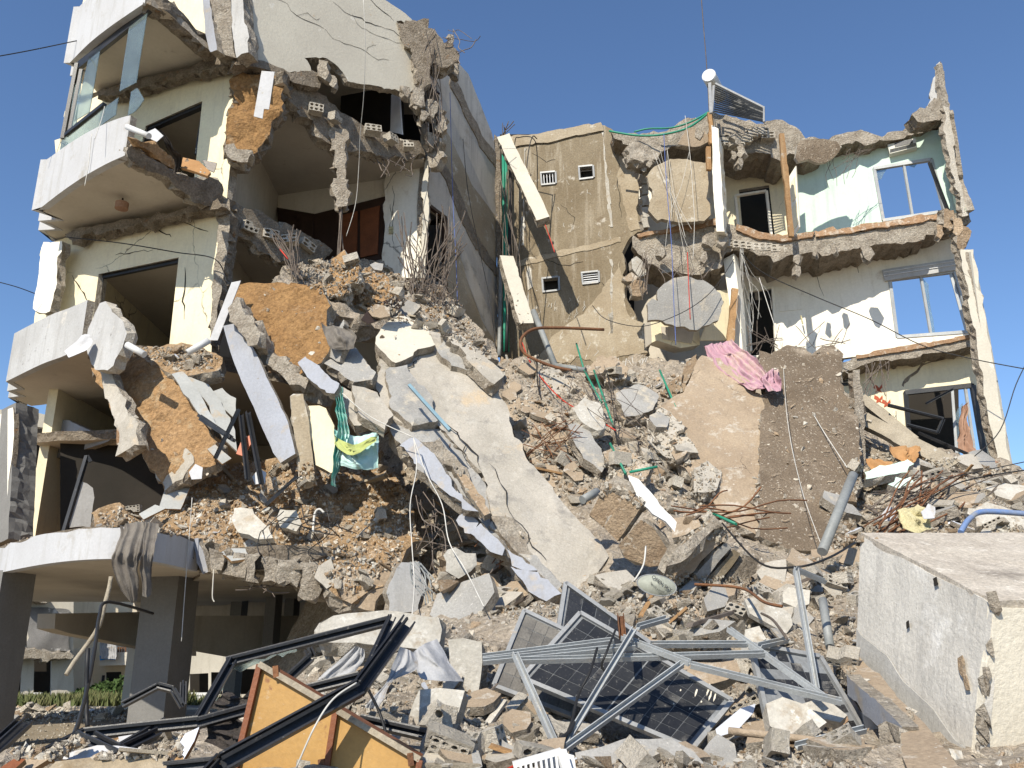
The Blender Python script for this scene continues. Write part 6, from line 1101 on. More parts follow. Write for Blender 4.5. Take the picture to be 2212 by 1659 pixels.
# door boards, timbers
beam('timber', (1533, 245, 19.9), (1540, 312, 19.8), .14, .1, ['wood_plank'], None, 'brown timber hanging at the roof beside the bathroom', 'timber', up=(0, -1, 0))
beam('timber', (1530, 318, 19.8), (1531, 368, 19.8), .12, .1, ['wood_plank'], None, 'brown timber below the first one beside the bathroom', 'timber', up=(0, -1, 0))
fallen('window_sash', [(1965, 1005 - 180), (1966, 826), (1967, 827)], RW, .02, ['black_metal'], '', '') if False else None
frame('black window sash lying on the weathered board', [((1918, 875, 16.8), (2038, 905, 16.6)), ((2038, 905, 16.6), (2025, 935, 16.6)), ((2025, 935, 16.6), (1960, 918, 16.7))], .06)
frame('black bar fallen across the green window opening', [((2008, 352, 19.7), (2050, 462, 19.4))], .09)
frame('grey bars crossed in the cream window opening', [((2060, 840, 19.6), (2000, 872, 19.4)), ((1985, 935, 17.6), (2100, 985, 16.6))], .05)
panel('basin', [(1515, 430), (1534, 428), (1536, 440), (1518, 442)], PT(1525, 435, 20.7, 20, 0), .15, ['white_plastic'], None, label='white wash basin glimpsed behind the hanging tan panel', cat='basin', jag=.01)

# paint drips on the large solar panel and stains on the block
mp_ = bpy.data.objects['solar_panel']
for x, y, h in ((1533, 1478, 26), (1538, 1484, 30), (1545, 1500, 16), (1505, 1490, 16), (1470, 1490, 3), (1515, 1515, 3), (1490, 1530, 2), (1455, 1520, 2)):
    panel('paint_drip', [(x - 1, y), (x, y - 2), (x + 2, y), (x + 2 - h * .1, y + h * .5), (x - h * .25, y + h), (x - 1 - h * .2, y + h * .7)], off(SP, .008), .003, ['block_cream'], mp_, jag=.004, step=.02)
bs = (A0, nl)
for q in ([(2068, 1422), (2078, 1415), (2084, 1440), (2090, 1470), (2094, 1490), (2086, 1492), (2080, 1465), (2070, 1445)], [(1957, 1344), (1962, 1340), (1963, 1354), (1958, 1358)], [(2015, 1250), (2022, 1246), (2026, 1262), (2018, 1266)]):
    panel('stain', q, off(bs, .022), .006, ['chunk_brown' if q[0][0] > 2050 else 'dark_room'], BK, jag=.012, step=.03)
for _ in range(26):
    x, y = random.uniform(1180, 1330), random.uniform(640, 770); L_ = random.uniform(6, 26)
    crack([(x, y), (x + random.uniform(-.5, .3) * L_ * .4, y + L_ * .5), (x - .35 * L_ * random.uniform(.2, 1), y + L_)], TW, random.uniform(.006, .016), RB, 'white_fragment', .02).name = 'scratch'
for _ in range(16):
    x, y = random.uniform(1150, 1320), random.uniform(320, 560); L_ = random.uniform(4, 14)
    crack([(x, y), (x + random.uniform(-.5, .5) * L_, y + L_ * .6), (x + random.uniform(-.8, .8) * L_, y + L_)], TW, random.uniform(.005, .010), RB, 'white_fragment', .008).name = 'scratch'
bslab = [o for o in bpy.data.objects if o.get('label', '').startswith('dark brown gravel')][0]
for _ in range(40):
    x, y = random.uniform(1660, 1840), random.uniform(800, 1160); L_ = random.uniform(4, 18)
    crack([(x, y), (x + random.uniform(.2, .6) * L_, y + random.uniform(-.2, .4) * L_), (x + L_, y + random.uniform(-.4, .6) * L_)], off(PT(1745, 960, 15.6, 41, 3), .03), random.uniform(.006, .018), bslab, 'screed', .004).name = 'scratch'

# ================================================================== the street seen under the building
def house(name, label, outline, pl, mat, holes, roofdepth=5, upper=None):
    t = TH(name, label, 'house', hit(*outline[0], pl))
    o = panel('wall', outline, pl, .25, [mat, mat], t, holes=holes, jag=0)
    b = [hit(x, y, pl) for x, y in (outline[0], outline[-1])]; 
    for h in holes:
        hb = [(x, y) for x, y in h]; panel('opening', hb, (pl[0] + Vector((0, .8 if len(h) == 4 else .5, 0)), pl[1]), .05, ['dark_room'], t, jag=0)  # near-black sheet behind each hole, painted interior darkness
    return t
h1 = PV((0, 1450, 27.5), (215, 1450, 29))
t = house('ruined_house', 'gutted house with soot stained wall beyond the street', [(-60, 1535), (-60, 880), (75, 890), (135, 905), (150, 1000), (160, 1150), (158, 1420), (160, 1512)], h1, 'house_white',
      [[(-50, 1520), (-50, 1425), (48, 1423), (45, 1515)], [(72, 1513), (74, 1424), (112, 1423), (110, 1512)], [(60, 1150), (62, 1040), (95, 1042), (95, 1150)], [(66, 1010), (66, 920), (105, 925), (105, 1010)], [(-50, 1400), (-50, 1300), (60, 1305), (60, 1402)]])
panel('soot_wall', [(62, 1405), (64, 1310), (150, 1318), (150, 1408)], (h1[0] + Vector((0, -.12, 0)), h1[1]), .1, ['house_soot'], t, jag=.03)
ragged('broken_slab', [(-50, 1408), (60, 1404), (150, 1408), (160, 1416), (110, 1424), (0, 1426), (-50, 1424)], (h1[0] + Vector((0, -.7, 0)), h1[1]), .7, ['rough_concrete'], t, jag=.06)
ragged('broken_slab', [(50, 1035), (110, 1030), (160, 1040), (160, 1048), (100, 1046), (50, 1046)], (h1[0] + Vector((0, -.7, 0)), h1[1]), .7, ['terracotta'], t, jag=.06)
ragged('broken_slab', [(40, 1290), (75, 1284), (110, 1292), (100, 1302), (45, 1300)], (h1[0] + Vector((0, -.7, 0)), h1[1]), .7, ['rough_concrete'], t, jag=.06)
h2 = PV((110, 1450, 30.5), (330, 1450, 31.5))
t = house('white_house', 'white house with arched porch and balcony beyond the street', [(105, 1515), (105, 1290), (420, 1290), (420, 1515)], h2, 'house_cream',
      [[(125, 1480), (125, 1457), (137, 1456), (137, 1480)], [(154, 1481), (154, 1458), (170, 1457), (170, 1481)], [(176, 1510), (176, 1440), (196, 1439), (196, 1510)], [(228, 1508), (228, 1452), (262, 1451), (262, 1508)], [(270, 1508), (270, 1451), (292, 1450), (292, 1508)], [(302, 1455), (302, 1412), (308, 1411), (308, 1455)]])
ba = panel('balcony', [(215, 1410), (300, 1408), (300, 1436), (215, 1438)], (h2[0] + Vector((0, -1.1, 0)), h2[1]), 1.1, ['house_white'], t, jag=0)
for k in range(10): v, f = barv(hit(254 + k * 5, 1398, h2) + Vector((0, -1.05, 0)), hit(254 + k * 5, 1412, h2) + Vector((0, -1.05, 0)), .05, .05); obj('baluster', v, f, 'rust', None, ba)
cloth('house_curtain', [[(216, 1382, 29.8), (252, 1384, 29.9)], [(216, 1400, 29.8), (250, 1402, 29.9)], [(218, 1422, 29.8), (250, 1424, 29.9)]], 'cloth_white', 'striped white curtain on the far house balcony', 'curtain', 7, .06, 22)
panel('tarp', [(215, 1416), (250, 1418), (250, 1426), (216, 1427)], (h2[0] + Vector((0, -1.25, 0)), h2[1]), .02, ['bright_blue'], None, label='blue tarp edge under the far striped curtain', cat='tarp', jag=.02)
text('Fedaw', hit(314, 1466, h2) + Vector((0, -.05, 0)), Vector((1, .1, .08)), Vector((0, 0, 1)), .5, 'ink', t)
text('J', hit(222, 1482, h2) + Vector((0, -.05, 0)), Vector((1, .1, .0)), Vector((0, 0, 1)), .9, 'ink', t)
v, f = barv(hit(205, 1400, h2) + Vector((0, -.9, 0)), hit(202, 1514, h2) + Vector((0, -.9, 0)), .7, .6); obj('column', v, f, 'house_white', None, t)
h3 = PV((405, 1450, 29.5), (760, 1450, 31))
t = house('white_house', 'white house with wide dark door beyond the street', [(400, 1530), (400, 1320), (780, 1320), (780, 1530)], h3, 'house_white', [[(410, 1503), (410, 1456), (450, 1454), (450, 1503)], [(456, 1500), (456, 1452), (480, 1452), (480, 1500)], [(414, 1417), (414, 1400), (424, 1400), (424, 1417)], [(520, 1500), (520, 1445), (560, 1445), (560, 1500)], [(620, 1500), (620, 1440), (660, 1440), (660, 1500)]])
for x0, x1, Y, lb_ in ((405, 455, 28.6, 'white baluster railing before the far dark door'), (118, 158, 29.6, 'white baluster railing under the far windows'), (70, 88, 28, 'white baluster railing beside the ruined house')):
    t = TH('balustrade', lb_, 'railing', at(x0, 1520, Y))
    n_b = max(3, int((x1 - x0) / 4))
    for k in range(n_b): v, f = tubev([at(x0 + (x1 - x0) * k / (n_b - 1), 1500, Y), at(x0 + (x1 - x0) * k / (n_b - 1), 1516, Y)], .04, 6); obj('baluster', v, f, 'white_plastic', None, t)
    v, f = barv(at(x0 - 2, 1499, Y), at(x1 + 2, 1499, Y), .12, .08); obj('rail', v, f, 'white_plastic', None, t)
# grass along the far kerb
def blades(name, label, n, box, h, mat, wdt=.03):
    vs, fs = [], []
    for _ in range(n):
        x, y = random.uniform(box[0], box[1]), random.uniform(box[2], box[3]); k = h * random.uniform(.4, 1.2) * (.6 + .6 * abs(fr(Vector((x, y, 0)), .7)))
        a = random.uniform(0, 6.28); d = Vector((math.cos(a), math.sin(a), 0)); l = Vector((random.uniform(-.4, .4), random.uniform(-.4, .4), 0)) * k; b = len(vs); p = Vector((x, y, .8))
        vs += [p - d * wdt, p + d * wdt, p + l * .5 + Vector((0, 0, k * .6)) + d * wdt * .6, p + l + Vector((0, 0, k))]; fs += [(b, b + 1, b + 2), (b, b + 2, b + 3)]
    return lab(obj(name, vs, fs, mat), label, 'grass', kind='stuff')
blades('grass', 'green weeds along the far side of the street', 5000, (-15, -9.2, 25.6, 27.4), .42, 'grass_mat', .035)
blades('grass', 'sparse weeds before the far porch', 700, (-9.2, -7, 26, 28), .28, 'grass_mat', .03)
def shrub(label, px, Y, r):
    c = at(*px, Y); c.z = .8; t = TH('shrub', label, 'shrub', c); vs, fs = [], []
    for _ in range(900):
        d = Vector((random.gauss(0, 1), random.gauss(0, 1), abs(random.gauss(0, .8)))).normalized() * r * random.uniform(.55, 1.05); p = c + Vector((d.x * 1.4, d.y, d.z))
        a = Vector((random.uniform(-1, 1), random.uniform(-1, 1), random.uniform(-1, 1))) * .09; q = Vector((random.uniform(-1, 1), random.uniform(-1, 1), random.uniform(-1, 1))) * .09; b = len(vs)
        vs += [p, p + a, p + a + q, p + q]; fs.append((b, b + 1, b + 2, b + 3))
    obj('foliage', vs, fs, 'shrub_mat', None, t); v, f = tubev([c, c + Vector((0, 0, r * .7))], .05, 6); obj('stem', v, f, 'weathered_wood', None, t)
for l, px, r in (('dark shrub right of the far column', (235, 1525), .55), ('dark hedge shrub under the far porch', (262, 1527), .7), ('dark shrub at the end of the far porch', (292, 1530), .7), ('small shrub left of the far column', (190, 1522), .4)): shrub(l, px, 28.2, r)

# ================================================================== wires and rebar
def spray(label, n, s0, s1, e0, e1, r=.008, mat='rebar', bend=.12, name='rebar_cluster'):
    """n bars from random points of box s0-s1 to random points of box e0-e1, (x, y, Y) corners"""
    t = TH(name, label, 'rebar', at(*s0)); u = random.uniform
    for _ in range(n):
        a = at(u(s0[0], s1[0]), u(s0[1], s1[1]), u(s0[2], s1[2])); b = at(u(e0[0], e1[0]), u(e0[1], e1[1]), u(e0[2], e1[2]))
        L = (b - a).length; j = lambda k: Vector((u(-1, 1), u(-1, 1), u(-1, 1))) * bend * L * k
        v, f = tubev(smoothpts([a, a.lerp(b, .35) + j(.5), a.lerp(b, .7) + j(.8), b], 3), r * u(.8, 1.2), 5); obj('rebar', v, f, mat, None, t)
spray('thicket of upright rebar at the corner of the sunlit white wall', 44, (880, 600, 18.6), (965, 690, 19.2), (850, 440, 18.6), (1010, 560, 19.4), .012, bend=.06)
spray('curled loose rebar over the rubble crest', 16, (890, 620, 18.2), (980, 700, 18.8), (860, 560, 18), (1010, 640, 18.8), .009, bend=.4)
spray('bundle of rebar rising from the torn floor edge', 16, (620, 570, 16.3), (655, 610, 16.6), (585, 480, 16.4), (650, 530, 16.6), .012, bend=.1)
spray('tangled rebar hanging on the torn corner of the upper wall', 34, (905, 60, 18.5), (940, 140, 18.9), (905, 180, 18.6), (955, 330, 19.2), .009, bend=.12)
spray('bars sticking out over the roof edge against the sky', 10, (935, 60, 18.8), (985, 130, 19.6), (960, 60, 18.6), (1040, 150, 19.2), .010, bend=.15)
spray('short bars poking out where the alley wall meets the roof', 7, (1080, 290, 21.8), (1095, 300, 22), (1085, 255, 21.5), (1115, 275, 21.8), .012, bend=.05)
spray('rebar hanging from the slab above the sunlit corner', 12, (790, 330, 18.4), (912, 345, 19), (800, 340, 18.2), (900, 385, 18.8), .010, bend=.2)
spray('bare rebar of the dangling concrete column in the torn room', 7, (728, 400, 17.6), (742, 440, 17.7), (724, 560, 17.6), (746, 580, 17.7), .012, bend=.015)
spray('rusty bars lying across the heap behind the concrete block', 16, (1860, 1130, 12.4), (1990, 1170, 12.9), (1960, 1010, 13.8), (2120, 1080, 14.4), .014, 'rust', .05)
spray('thin grey bars scattered behind the concrete block', 22, (1850, 1060, 13.2), (2000, 1140, 14), (1980, 1010, 13.6), (2190, 1100, 14.6), .009, bend=.12)
spray('torn rebar mesh in the gully right of the huge slab', 26, (1120, 900, 15.2), (1180, 1000, 15.4), (1160, 900, 15.0), (1260, 1010, 15.2), .007, 'rust', .04)
spray('loose wires fanned across the gully', 24, (1180, 780, 18), (1330, 900, 16.4), (1230, 900, 16), (1420, 1060, 14.4), .006, bend=.18)
spray('rods lying between the stairs and the brown slab', 9, (1430, 1090, 12.4), (1520, 1140, 12.2), (1560, 1050, 12.8), (1760, 1150, 12.6), .012, 'rust', .12)
spray('upright rods in front of the lower white doorway', 12, (1610, 740, 20), (1690, 770, 20.2), (1605, 690, 20), (1700, 735, 20.2), .009, bend=.04)
spray('upright rods on the top of the dark brown slab', 7, (1700, 740, 18.8), (1830, 770, 19), (1700, 690, 18.8), (1840, 740, 19), .009, bend=.05)
spray('rods hanging under the lowest floor slab by the red wall decals', 13, (1865, 775, 19.6), (1920, 785, 19.7), (1862, 820, 19.4), (1920, 870, 19.6), .009, bend=.04)
spray('rods holding the rounded grey panel', 12, (1390, 560, 20.0), (1570, 585, 20), (1410, 600, 19.7), (1560, 640, 19.8), .008, bend=.08)
spray('rebar bent over the boulder on the tan wall', 10, (1385, 545, 20.3), (1420, 570, 20.2), (1360, 600, 20.3), (1400, 650, 20.4), .009, bend=.1)
spray('rods hanging below the roof over the green wall', 12, (1780, 325, 19.5), (1900, 320, 19.6), (1790, 340, 19.5), (1850, 410, 19.7), .006, bend=.12)
spray('cables hanging under the bathroom floor', 12, (1330, 770, 20), (1400, 780, 20.2), (1320, 820, 19.4), (1400, 860, 19.2), .008, 'wire_white', .12)
spray('white cables bunched before the lower doorway', 9, (1595, 535, 19.6), (1605, 545, 19.6), (1600, 640, 19.8), (1670, 740, 20), .0045, 'wire_white', .12)
spray('rods in the dark hollow under the huge slab', 14, (880, 1060, 14), (960, 1200, 13), (900, 1100, 13.6), (1010, 1260, 12.4), .008, bend=.2)
spray('loose wires over the balcony debris', 14, (560, 1080, 13.4), (760, 1180, 13.2), (560, 1110, 13.2), (780, 1210, 12.9), .007, 'wire_black', .35)
spray('grey cables curving over the tan slab end', 10, (880, 1210, 12.4), (920, 1235, 12.2), (910, 1250, 12.1), (960, 1340, 11.2), .01, 'pipe_grey', .12)
spray('rods sticking out of the broken balcony edge', 9, (500, 1235, 13.5), (700, 1270, 13.4), (480, 1240, 13.4), (720, 1300, 13.2), .008, bend=.1)
spray('wires hanging before the square tan panel', 6, (1395, 320, 19.8), (1500, 330, 19.8), (1400, 440, 19.7), (1500, 560, 19.6), .005, 'wire_white', .05)
spray('bars hanging from the roof hole over the alley', 8, (1080, 360, 22), (1110, 400, 22), (1078, 560, 21.6), (1130, 680, 21.2), .009, bend=.06)
W = [
 ('wire_white', .007, [(785, 0, 15.6), (789, 90, 15.8), (786, 200, 16.4), (778, 290, 17), (775, 360, 17.4), (768, 440, 17.6), (748, 510, 17.6)], 'white cable hanging down the cracked upper wall'),
 ('wire_black', .012, [(-40, 128, 15), (60, 110, 15.5), (166, 88, 16.4)], 'black cable from the upper left balcony into the sky'),
 ('wire_black', .010, [(-40, 600, 17), (30, 618, 17.2), (75, 634, 17.4)], 'thin black cable left of the middle balcony'),
 ('wire_black', .012, [(140, 512, 17.4), (260, 525, 16.6), (380, 545, 16.2), (465, 560, 16.1), (490, 610, 15.8)], 'black cable strung across the cream wall'),
 ('wire_white', .008, [(198, 290, 15.2), (192, 350, 15.2), (183, 402, 15.2)], 'white blind cord hanging below the upper balcony'),
 ('wire_white', .006, [(415, 1075, 13.6), (408, 1170, 13.5), (400, 1270, 13.4), (392, 1385, 13.2)], 'white cord hanging before the column'),
 ('wire_white', .010, [(462, 1230, 13.4), (460, 1260, 13.4), (459, 1290, 13.4), (463, 1300, 13.4)], 'white cord with a toggle under the broken edge'),
 ('wire_white', .008, [(893, 945, 12.9), (900, 1010, 12.6), (886, 1090, 12.3), (890, 1180, 12.0), (895, 1260, 11.6), (890, 1330, 10.8)], 'white cable hanging straight before the dark hollow'),
 ('wire_white', .008, [(893, 945, 12.9), (920, 1020, 12.4), (955, 1090, 12.0), (970, 1170, 11.6), (1005, 1230, 11.2), (1045, 1310, 10.4)], 'white cable slanting down from the blue edge strip'),
 ('wire_white', .008, [(740, 850, 13.5), (800, 900, 13.2), (893, 945, 12.9)], 'thin cable along the broken plates'),
 ('wire_black', .010, [(1280, 660, 20), (1310, 690, 19.7), (1380, 705, 19.5), (1440, 690, 19.4), (1500, 660, 19.3), (1545, 620, 19.4), (1585, 560, 19.5)], 'black cable slung before the rounded grey panel'),
 ('wire_black', .012, [(1600, 545, 19.4), (1650, 590, 19.4), (1760, 640, 19.2), (1880, 690, 18.8), (1990, 745, 18.2), (2100, 775, 17.8), (2260, 805, 17.2)], 'long black cable from the hole to the far right'),
 ('wire_blue', .009, [(1434, 290, 19.8), (1440, 400, 19.6), (1450, 520, 19.4), (1455, 640, 19.3), (1460, 745, 19.2)], 'blue cable hanging before both panels'),
 ('wire_white', .007, [(1480, 250, 19.9), (1490, 330, 19.7), (1497, 420, 19.6), (1500, 480, 19.5), (1497, 560, 19.4)], 'white cable hanging over the square tan panel'),
 ('wire_red', .012, [(1485, 545, 19.6), (1487, 600, 19.5), (1491, 690, 19.4)], 'red conduit hanging on the rounded panel'),
 ('wire_red', .014, [(1178, 486, 20.4), (1190, 520, 20.4), (1198, 545, 20.3)], 'red cable at the end of the leaning beam'),
 ('wire_red', .013, [(1128, 740, 19.4), (1150, 790, 18.6), (1210, 860, 17), (1280, 900, 16.2), (1330, 930, 15.6)], 'red cable running down the gully'),
 ('wire_red', .016, [(602, 535, 16.4), (616, 552, 16.3), (622, 560, 16.3)], 'short red cable at the torn floor edge'),
 ('wire_black', .010, [(1000, 300, 20), (1012, 420, 20.2), (1040, 560, 20.6), (1060, 660, 20.6), (1075, 800, 19.6)], 'black cable hanging down the alley wall'),
 ('wire_blue', .008, [(972, 200, 19.6), (978, 420, 19.8), (985, 560, 19.6), (988, 650, 19.2)], 'pale blue cord on the alley wall'),
 ('wire_black', .015, [(1160, 300, 21.4), (1150, 296, 21.2), (1140, 340, 21.2), (1132, 450, 21.2), (1118, 560, 21.2)], 'black cable looped over the parapet of the tan wall'),
 ('wire_black', .014, [(1108, 420, 21.8), (1112, 310, 21.9), (1122, 297, 21.6), (1150, 298, 21.4), (1160, 330, 21.6), (1160, 440, 21.8)], 'second black cable loop on the parapet'),
 ('wire_black', .012, [(1310, 800, 18), (1325, 880, 16.6), (1330, 940, 15.6), (1345, 990, 15), (1350, 1040, 14)], 'black cable through the middle of the gully'),
 ('wire_black', .014, [(1160, 760, 18.6), (1165, 850, 17.2), (1210, 930, 16), (1240, 1020, 14.8)], 'dark hose down the sandy slab'),
 ('wire_white', .006, [(1690, 740, 18.6), (1700, 900, 15.6), (1730, 1050, 14), (1775, 1180, 12.2)], 'white cable lying down the dark brown slab'),
 ('wire_white', .009, [(1640, 600, 19.2), (1700, 780, 18.2), (1760, 900, 16.2), (1830, 1010, 14.8)], 'thin cable crossing from the doorway over the brown slab'),
 ('wire_black', .010, [(2100, 990, 16), (2160, 930, 16), (2195, 830, 16), (2230, 760, 16)], 'thin black cable at the far right rising out of the picture'),
 ('wire_black', .012, [(1990, 1090, 13.4), (2080, 1040, 13.6), (2250, 1010, 13.4)], 'black cable over the right heap'),
 ('wire_black', .008, [(1930, 1060, 13.6), (2060, 1030, 13.6), (2250, 990, 13.2)], 'thinner cable above the black one on the right heap'),
 ('wire_black', .010, [(1290, 1400, 6.6), (1275, 1450, 6.4), (1250, 1500, 6.3), (1235, 1560, 6.0), (1215, 1610, 5.8)], 'black wire trailing down the large solar panel'),
 ('wire_black', .009, [(1330, 1360, 6.7), (1310, 1410, 6.5), (1300, 1440, 6.5), (1320, 1460, 6.5)], 'black wire looped at the frame knot'),
 ('wire_red', .008, [(1090, 1665, 5.2), (1140, 1640, 5.4), (1180, 1612, 5.6), (1205, 1600, 5.8)], 'red wire by the white crate'),
 ('wire_black', .012, [(1110, 1640, 5.3), (1160, 1618, 5.5), (1200, 1602, 5.7), (1230, 1580, 5.9), (1240, 1560, 6.0)], 'knotted black wires at the foot of the steel legs'),
 ('wire_white', .005, [(640, 1659, 4.5), (680, 1570, 4.5), (720, 1510, 4.6), (770, 1475, 4.7)], 'grey cable across the front of the yellow cabinet'),
 ('wire_black', .009, [(790, 1480, 5.4), (820, 1540, 5.4), (838, 1600, 5.3)], 'black wire hanging behind the cabinet'),
 ('wire_white', .010, [(1370, 1255, 9.8), (1390, 1220, 9.9), (1395, 1180, 10.2)], 'pale cable curving up beside the satellite dish'),
 ('wire_black', .012, [(1560, 1130, 10.6), (1640, 1215, 9.4), (1720, 1225, 8.6), (1790, 1205, 8.8), (1850, 1170, 9.4)], 'black cable behind the steel upright'),
 ('rust', .016, [(1690, 1310, 8.4), (1650, 1300, 8.6), (1600, 1270, 9.4), (1500, 1262, 9.6)], 'thin rusty pipe below the ribbed stairs'),
 ('wire_black', .010, [(600, 1062, 13.2), (640, 1035, 13.2), (652, 1028, 13.2)], 'thin black bar on the balcony debris'),
 ('wire_white', .018, [(676, 1150, 13.0), (680, 1110, 13.1), (690, 1100, 13.1), (700, 1108, 13.1)], 'white plastic pipe elbow in the balcony debris'),
 ('rebar', .012, [(1700, 1380, 7.0), (1670, 1340, 7.6), (1645, 1325, 8.4)], 'thin bar over the ivory sheet'),
 ('wire_white', .007, [(205, 300, 14.7), (220, 255, 14.9), (226, 230, 15)], 'white cord on the balcony glazing'),
]
for m, r_, pts, l in W: tube('cable', pts, r_, m, None, l, 'cable', k=6, sides=5)
# the dangling lumps on the rebar column of the torn room
for k, (x, y, s) in enumerate(((733, 300, 26), (735, 345, 20), (737, 372, 16), (738, 415, 30))):
    ragged('dangling_lump', [(x - s * .6, y - s), (x + s * .5, y - s * .9), (x + s * .7, y), (x + s * .4, y + s), (x - s * .5, y + s * .9), (x - s * .7, y)], PT(x, y, 17.55, 0, 10), .3, ['rough_concrete'], LB, jag=.05)
for k, (x, y, s, Y) in enumerate(((905, 210, 22, 18.5), (915, 250, 14, 18.6), (897, 225, 12, 18.5), (935, 235, 20, 18.8), (950, 260, 26, 19), (940, 330, 30, 19.2), (930, 300, 16, 19), (880, 198, 12, 18.4), (700, 150, 22, 16.9), (718, 175, 14, 17), (960, 110, 16, 19.2), (985, 150, 16, 19.6), (975, 85, 12, 19.4), (945, 90, 14, 18.9))):
    ragged('hanging_lump', [(x - s * .5, y - s), (x + s * .4, y - s * .8), (x + s * .5, y + s * .3), (x + s * .1, y + s), (x - s * .5, y + s * .6)], PT(x, y, Y, 0, random.uniform(-30, 30)), .25, ['rough_concrete', 'rough_concrete'], LB, jag=.06, relief=.05, grid=.1)
for k, (x, y, s, Y, dy) in enumerate(((1595, 300, 14, 19.9, 0), (1598, 325, 16, 19.9, 0), (1600, 350, 10, 19.9, 0), (1585, 335, 10, 19.9, 0), (1723, 560, 12, 19.6, 0), (1724, 585, 12, 19.6, 0), (1800, 540, 10, 19.5, 0), (1760, 545, 9, 19.5, 0), (1876, 548, 16, 19.4, 0), (1538, 520, 16, 19.9, 0), (1560, 515, 18, 19.8, 0), (1520, 555, 14, 19.9, 0), (1430, 545, 12, 20, 0), (2050, 475, 24, 19.2, 0), (2068, 490, 22, 19.1, 0), (2030, 500, 16, 19.2, 0), (2084, 505, 18, 19.1, 0), (2078, 525, 18, 19.1, 0), (1510, 288, 14, 20, 0), (1390, 360, 12, 20.4, 0), (1402, 350, 12, 20.3, 0))):
    ragged('hanging_lump', [(x - s * .5, y - s), (x + s * .4, y - s * .8), (x + s * .6, y + s * .3), (x + s * .1, y + s), (x - s * .5, y + s * .6)], PT(x, y, Y, 0, random.uniform(-30, 30)), .25, ['chunk_brown' if x > 2000 else 'rough_concrete', 'rough_concrete'], RB, jag=.04)

# ================================================================== loose rubble
rv, rf = [], []
for vs, fs in SURF:
    b = len(rv); rv += [tuple(v) for v in vs]; rf += [tuple(i + b for i in f) for f in fs]
TREE = BVHTree.FromPolygons(rv, rf)
def rock(asp, npts, sub, rough_):
    bm = bmesh.new()
    for _ in range(npts):
        v = Vector((random.uniform(-1, 1), random.uniform(-1, 1), random.uniform(-1, 1)))
        k = max(abs(v.x), abs(v.y), abs(v.z)); v = v / k * random.uniform(.75, 1)
        bm.verts.new((v.x * asp[0] / 2, v.y * asp[1] / 2, v.z * asp[2] / 2))
    r_ = bmesh.ops.convex_hull(bm, input=bm.verts); bmesh.ops.delete(bm, geom=[g for g in r_['geom_interior'] if isinstance(g, bmesh.types.BMVert)], context='VERTS')
    if sub:
        bmesh.ops.subdivide_edges(bm, edges=bm.edges[:], cuts=1, use_grid_fill=True)
        s = Vector((random.uniform(0, 50),) * 3)
        for v in bm.verts: v.co += Vector((fr(v.co + s, 3), fr(v.co + s * 2, 3), fr(v.co + s * 3, 3))) * rough_ + Vector((random.uniform(-1, 1), random.uniform(-1, 1), random.uniform(-1, 1))) * rough_ * .35
    bmesh.ops.triangulate(bm, faces=bm.faces[:]); bm.verts.index_update()
    vs = [v.co.copy() for v in bm.verts]; fs = [tuple(v.index for v in f.verts) for f in bm.faces]; bm.free(); return vs, fs
def mesh_of(name, vs, fs, mats, mi=None):
    me = bpy.data.meshes.new(name); me.from_pydata(vs, [], fs); [me.materials.append(MATS[m]) for m in mats]
    if mi: me.polygons.foreach_set('material_index', mi)
    me.update(); return me
def plate(mat, rim, th):
    n = random.randint(5, 7); pts = []
    for i in range(n):
        a = 2 * math.pi * (i + random.uniform(-.3, .3)) / n; r_ = random.uniform(.32, .55); pts.append(Vector((math.cos(a) * r_, math.sin(a) * r_ * .75, th / 2)))
    vs, fs, ks = shape3(pts, Vector((0, 0, 1)), th, (), .02, .14, rimrough=.8)
    return mesh_of('plaster_fragment', vs, fs, [mat, rim], [0 if k == 0 else 1 for k in ks])
def hblock(nx, ny, L, broken):
    w_, h_ = .40, .20; pts = [Vector((-w_ / 2, -h_ / 2, L / 2)), Vector((w_ / 2, -h_ / 2, L / 2)), Vector((w_ / 2, h_ / 2, L / 2)), Vector((-w_ / 2, h_ / 2, L / 2))]
    if broken: pts = [pts[0], pts[1], pts[1].lerp(pts[2], .6), Vector((.05, .02, L / 2)), Vector((-.03, h_ / 2, L / 2)), pts[3]]
    holes = []
    for i in range(nx):
        for j in range(ny):
            cx = -w_ / 2 + w_ * (i + .5) / nx; cy = -h_ / 2 + h_ * (j + .5) / ny; rx, ry = w_ / nx * .36, h_ / ny * .33
            q = [Vector((cx + rx * math.cos(a), cy + ry * math.sin(a), L / 2)) for a in [k * math.pi / 4 + .39 for k in range(8)]]
            if broken and cx > -.05 and cy > 0: continue
            holes.append(q)
    vs, fs, ks = shape3(pts, Vector((0, 0, 1)), L, holes, .006, .1, rimrough=.3); return mesh_of('hollow_block', vs, fs, ['block'])
random.seed(11)
CH = [mesh_of('concrete_chunk', *rock((1, random.uniform(.6, .95), random.uniform(.35, .8)), random.randint(10, 16), True, .05), ['chunk']) for _ in range(16)]
CHb = [mesh_of('brown_chunk', *rock((1, random.uniform(.6, .95), random.uniform(.3, .7)), random.randint(9, 14), True, .05), ['chunk_brown']) for _ in range(8)]
PLs = [plate(random.choice(['white_fragment', 'white_fragment', 'blue_fragment', 'slab_grey', 'tile']), random.choice(['block', 'rough_concrete']), random.uniform(.10, .24)) for _ in range(14)]
HB = [hblock(3, 2, .22, False), hblock(4, 3, .25, False), hblock(2, 2, .2, False), hblock(4, 3, .22, True), hblock(3, 2, .18, True), hblock(1, 1, .25, False)]
STK = []
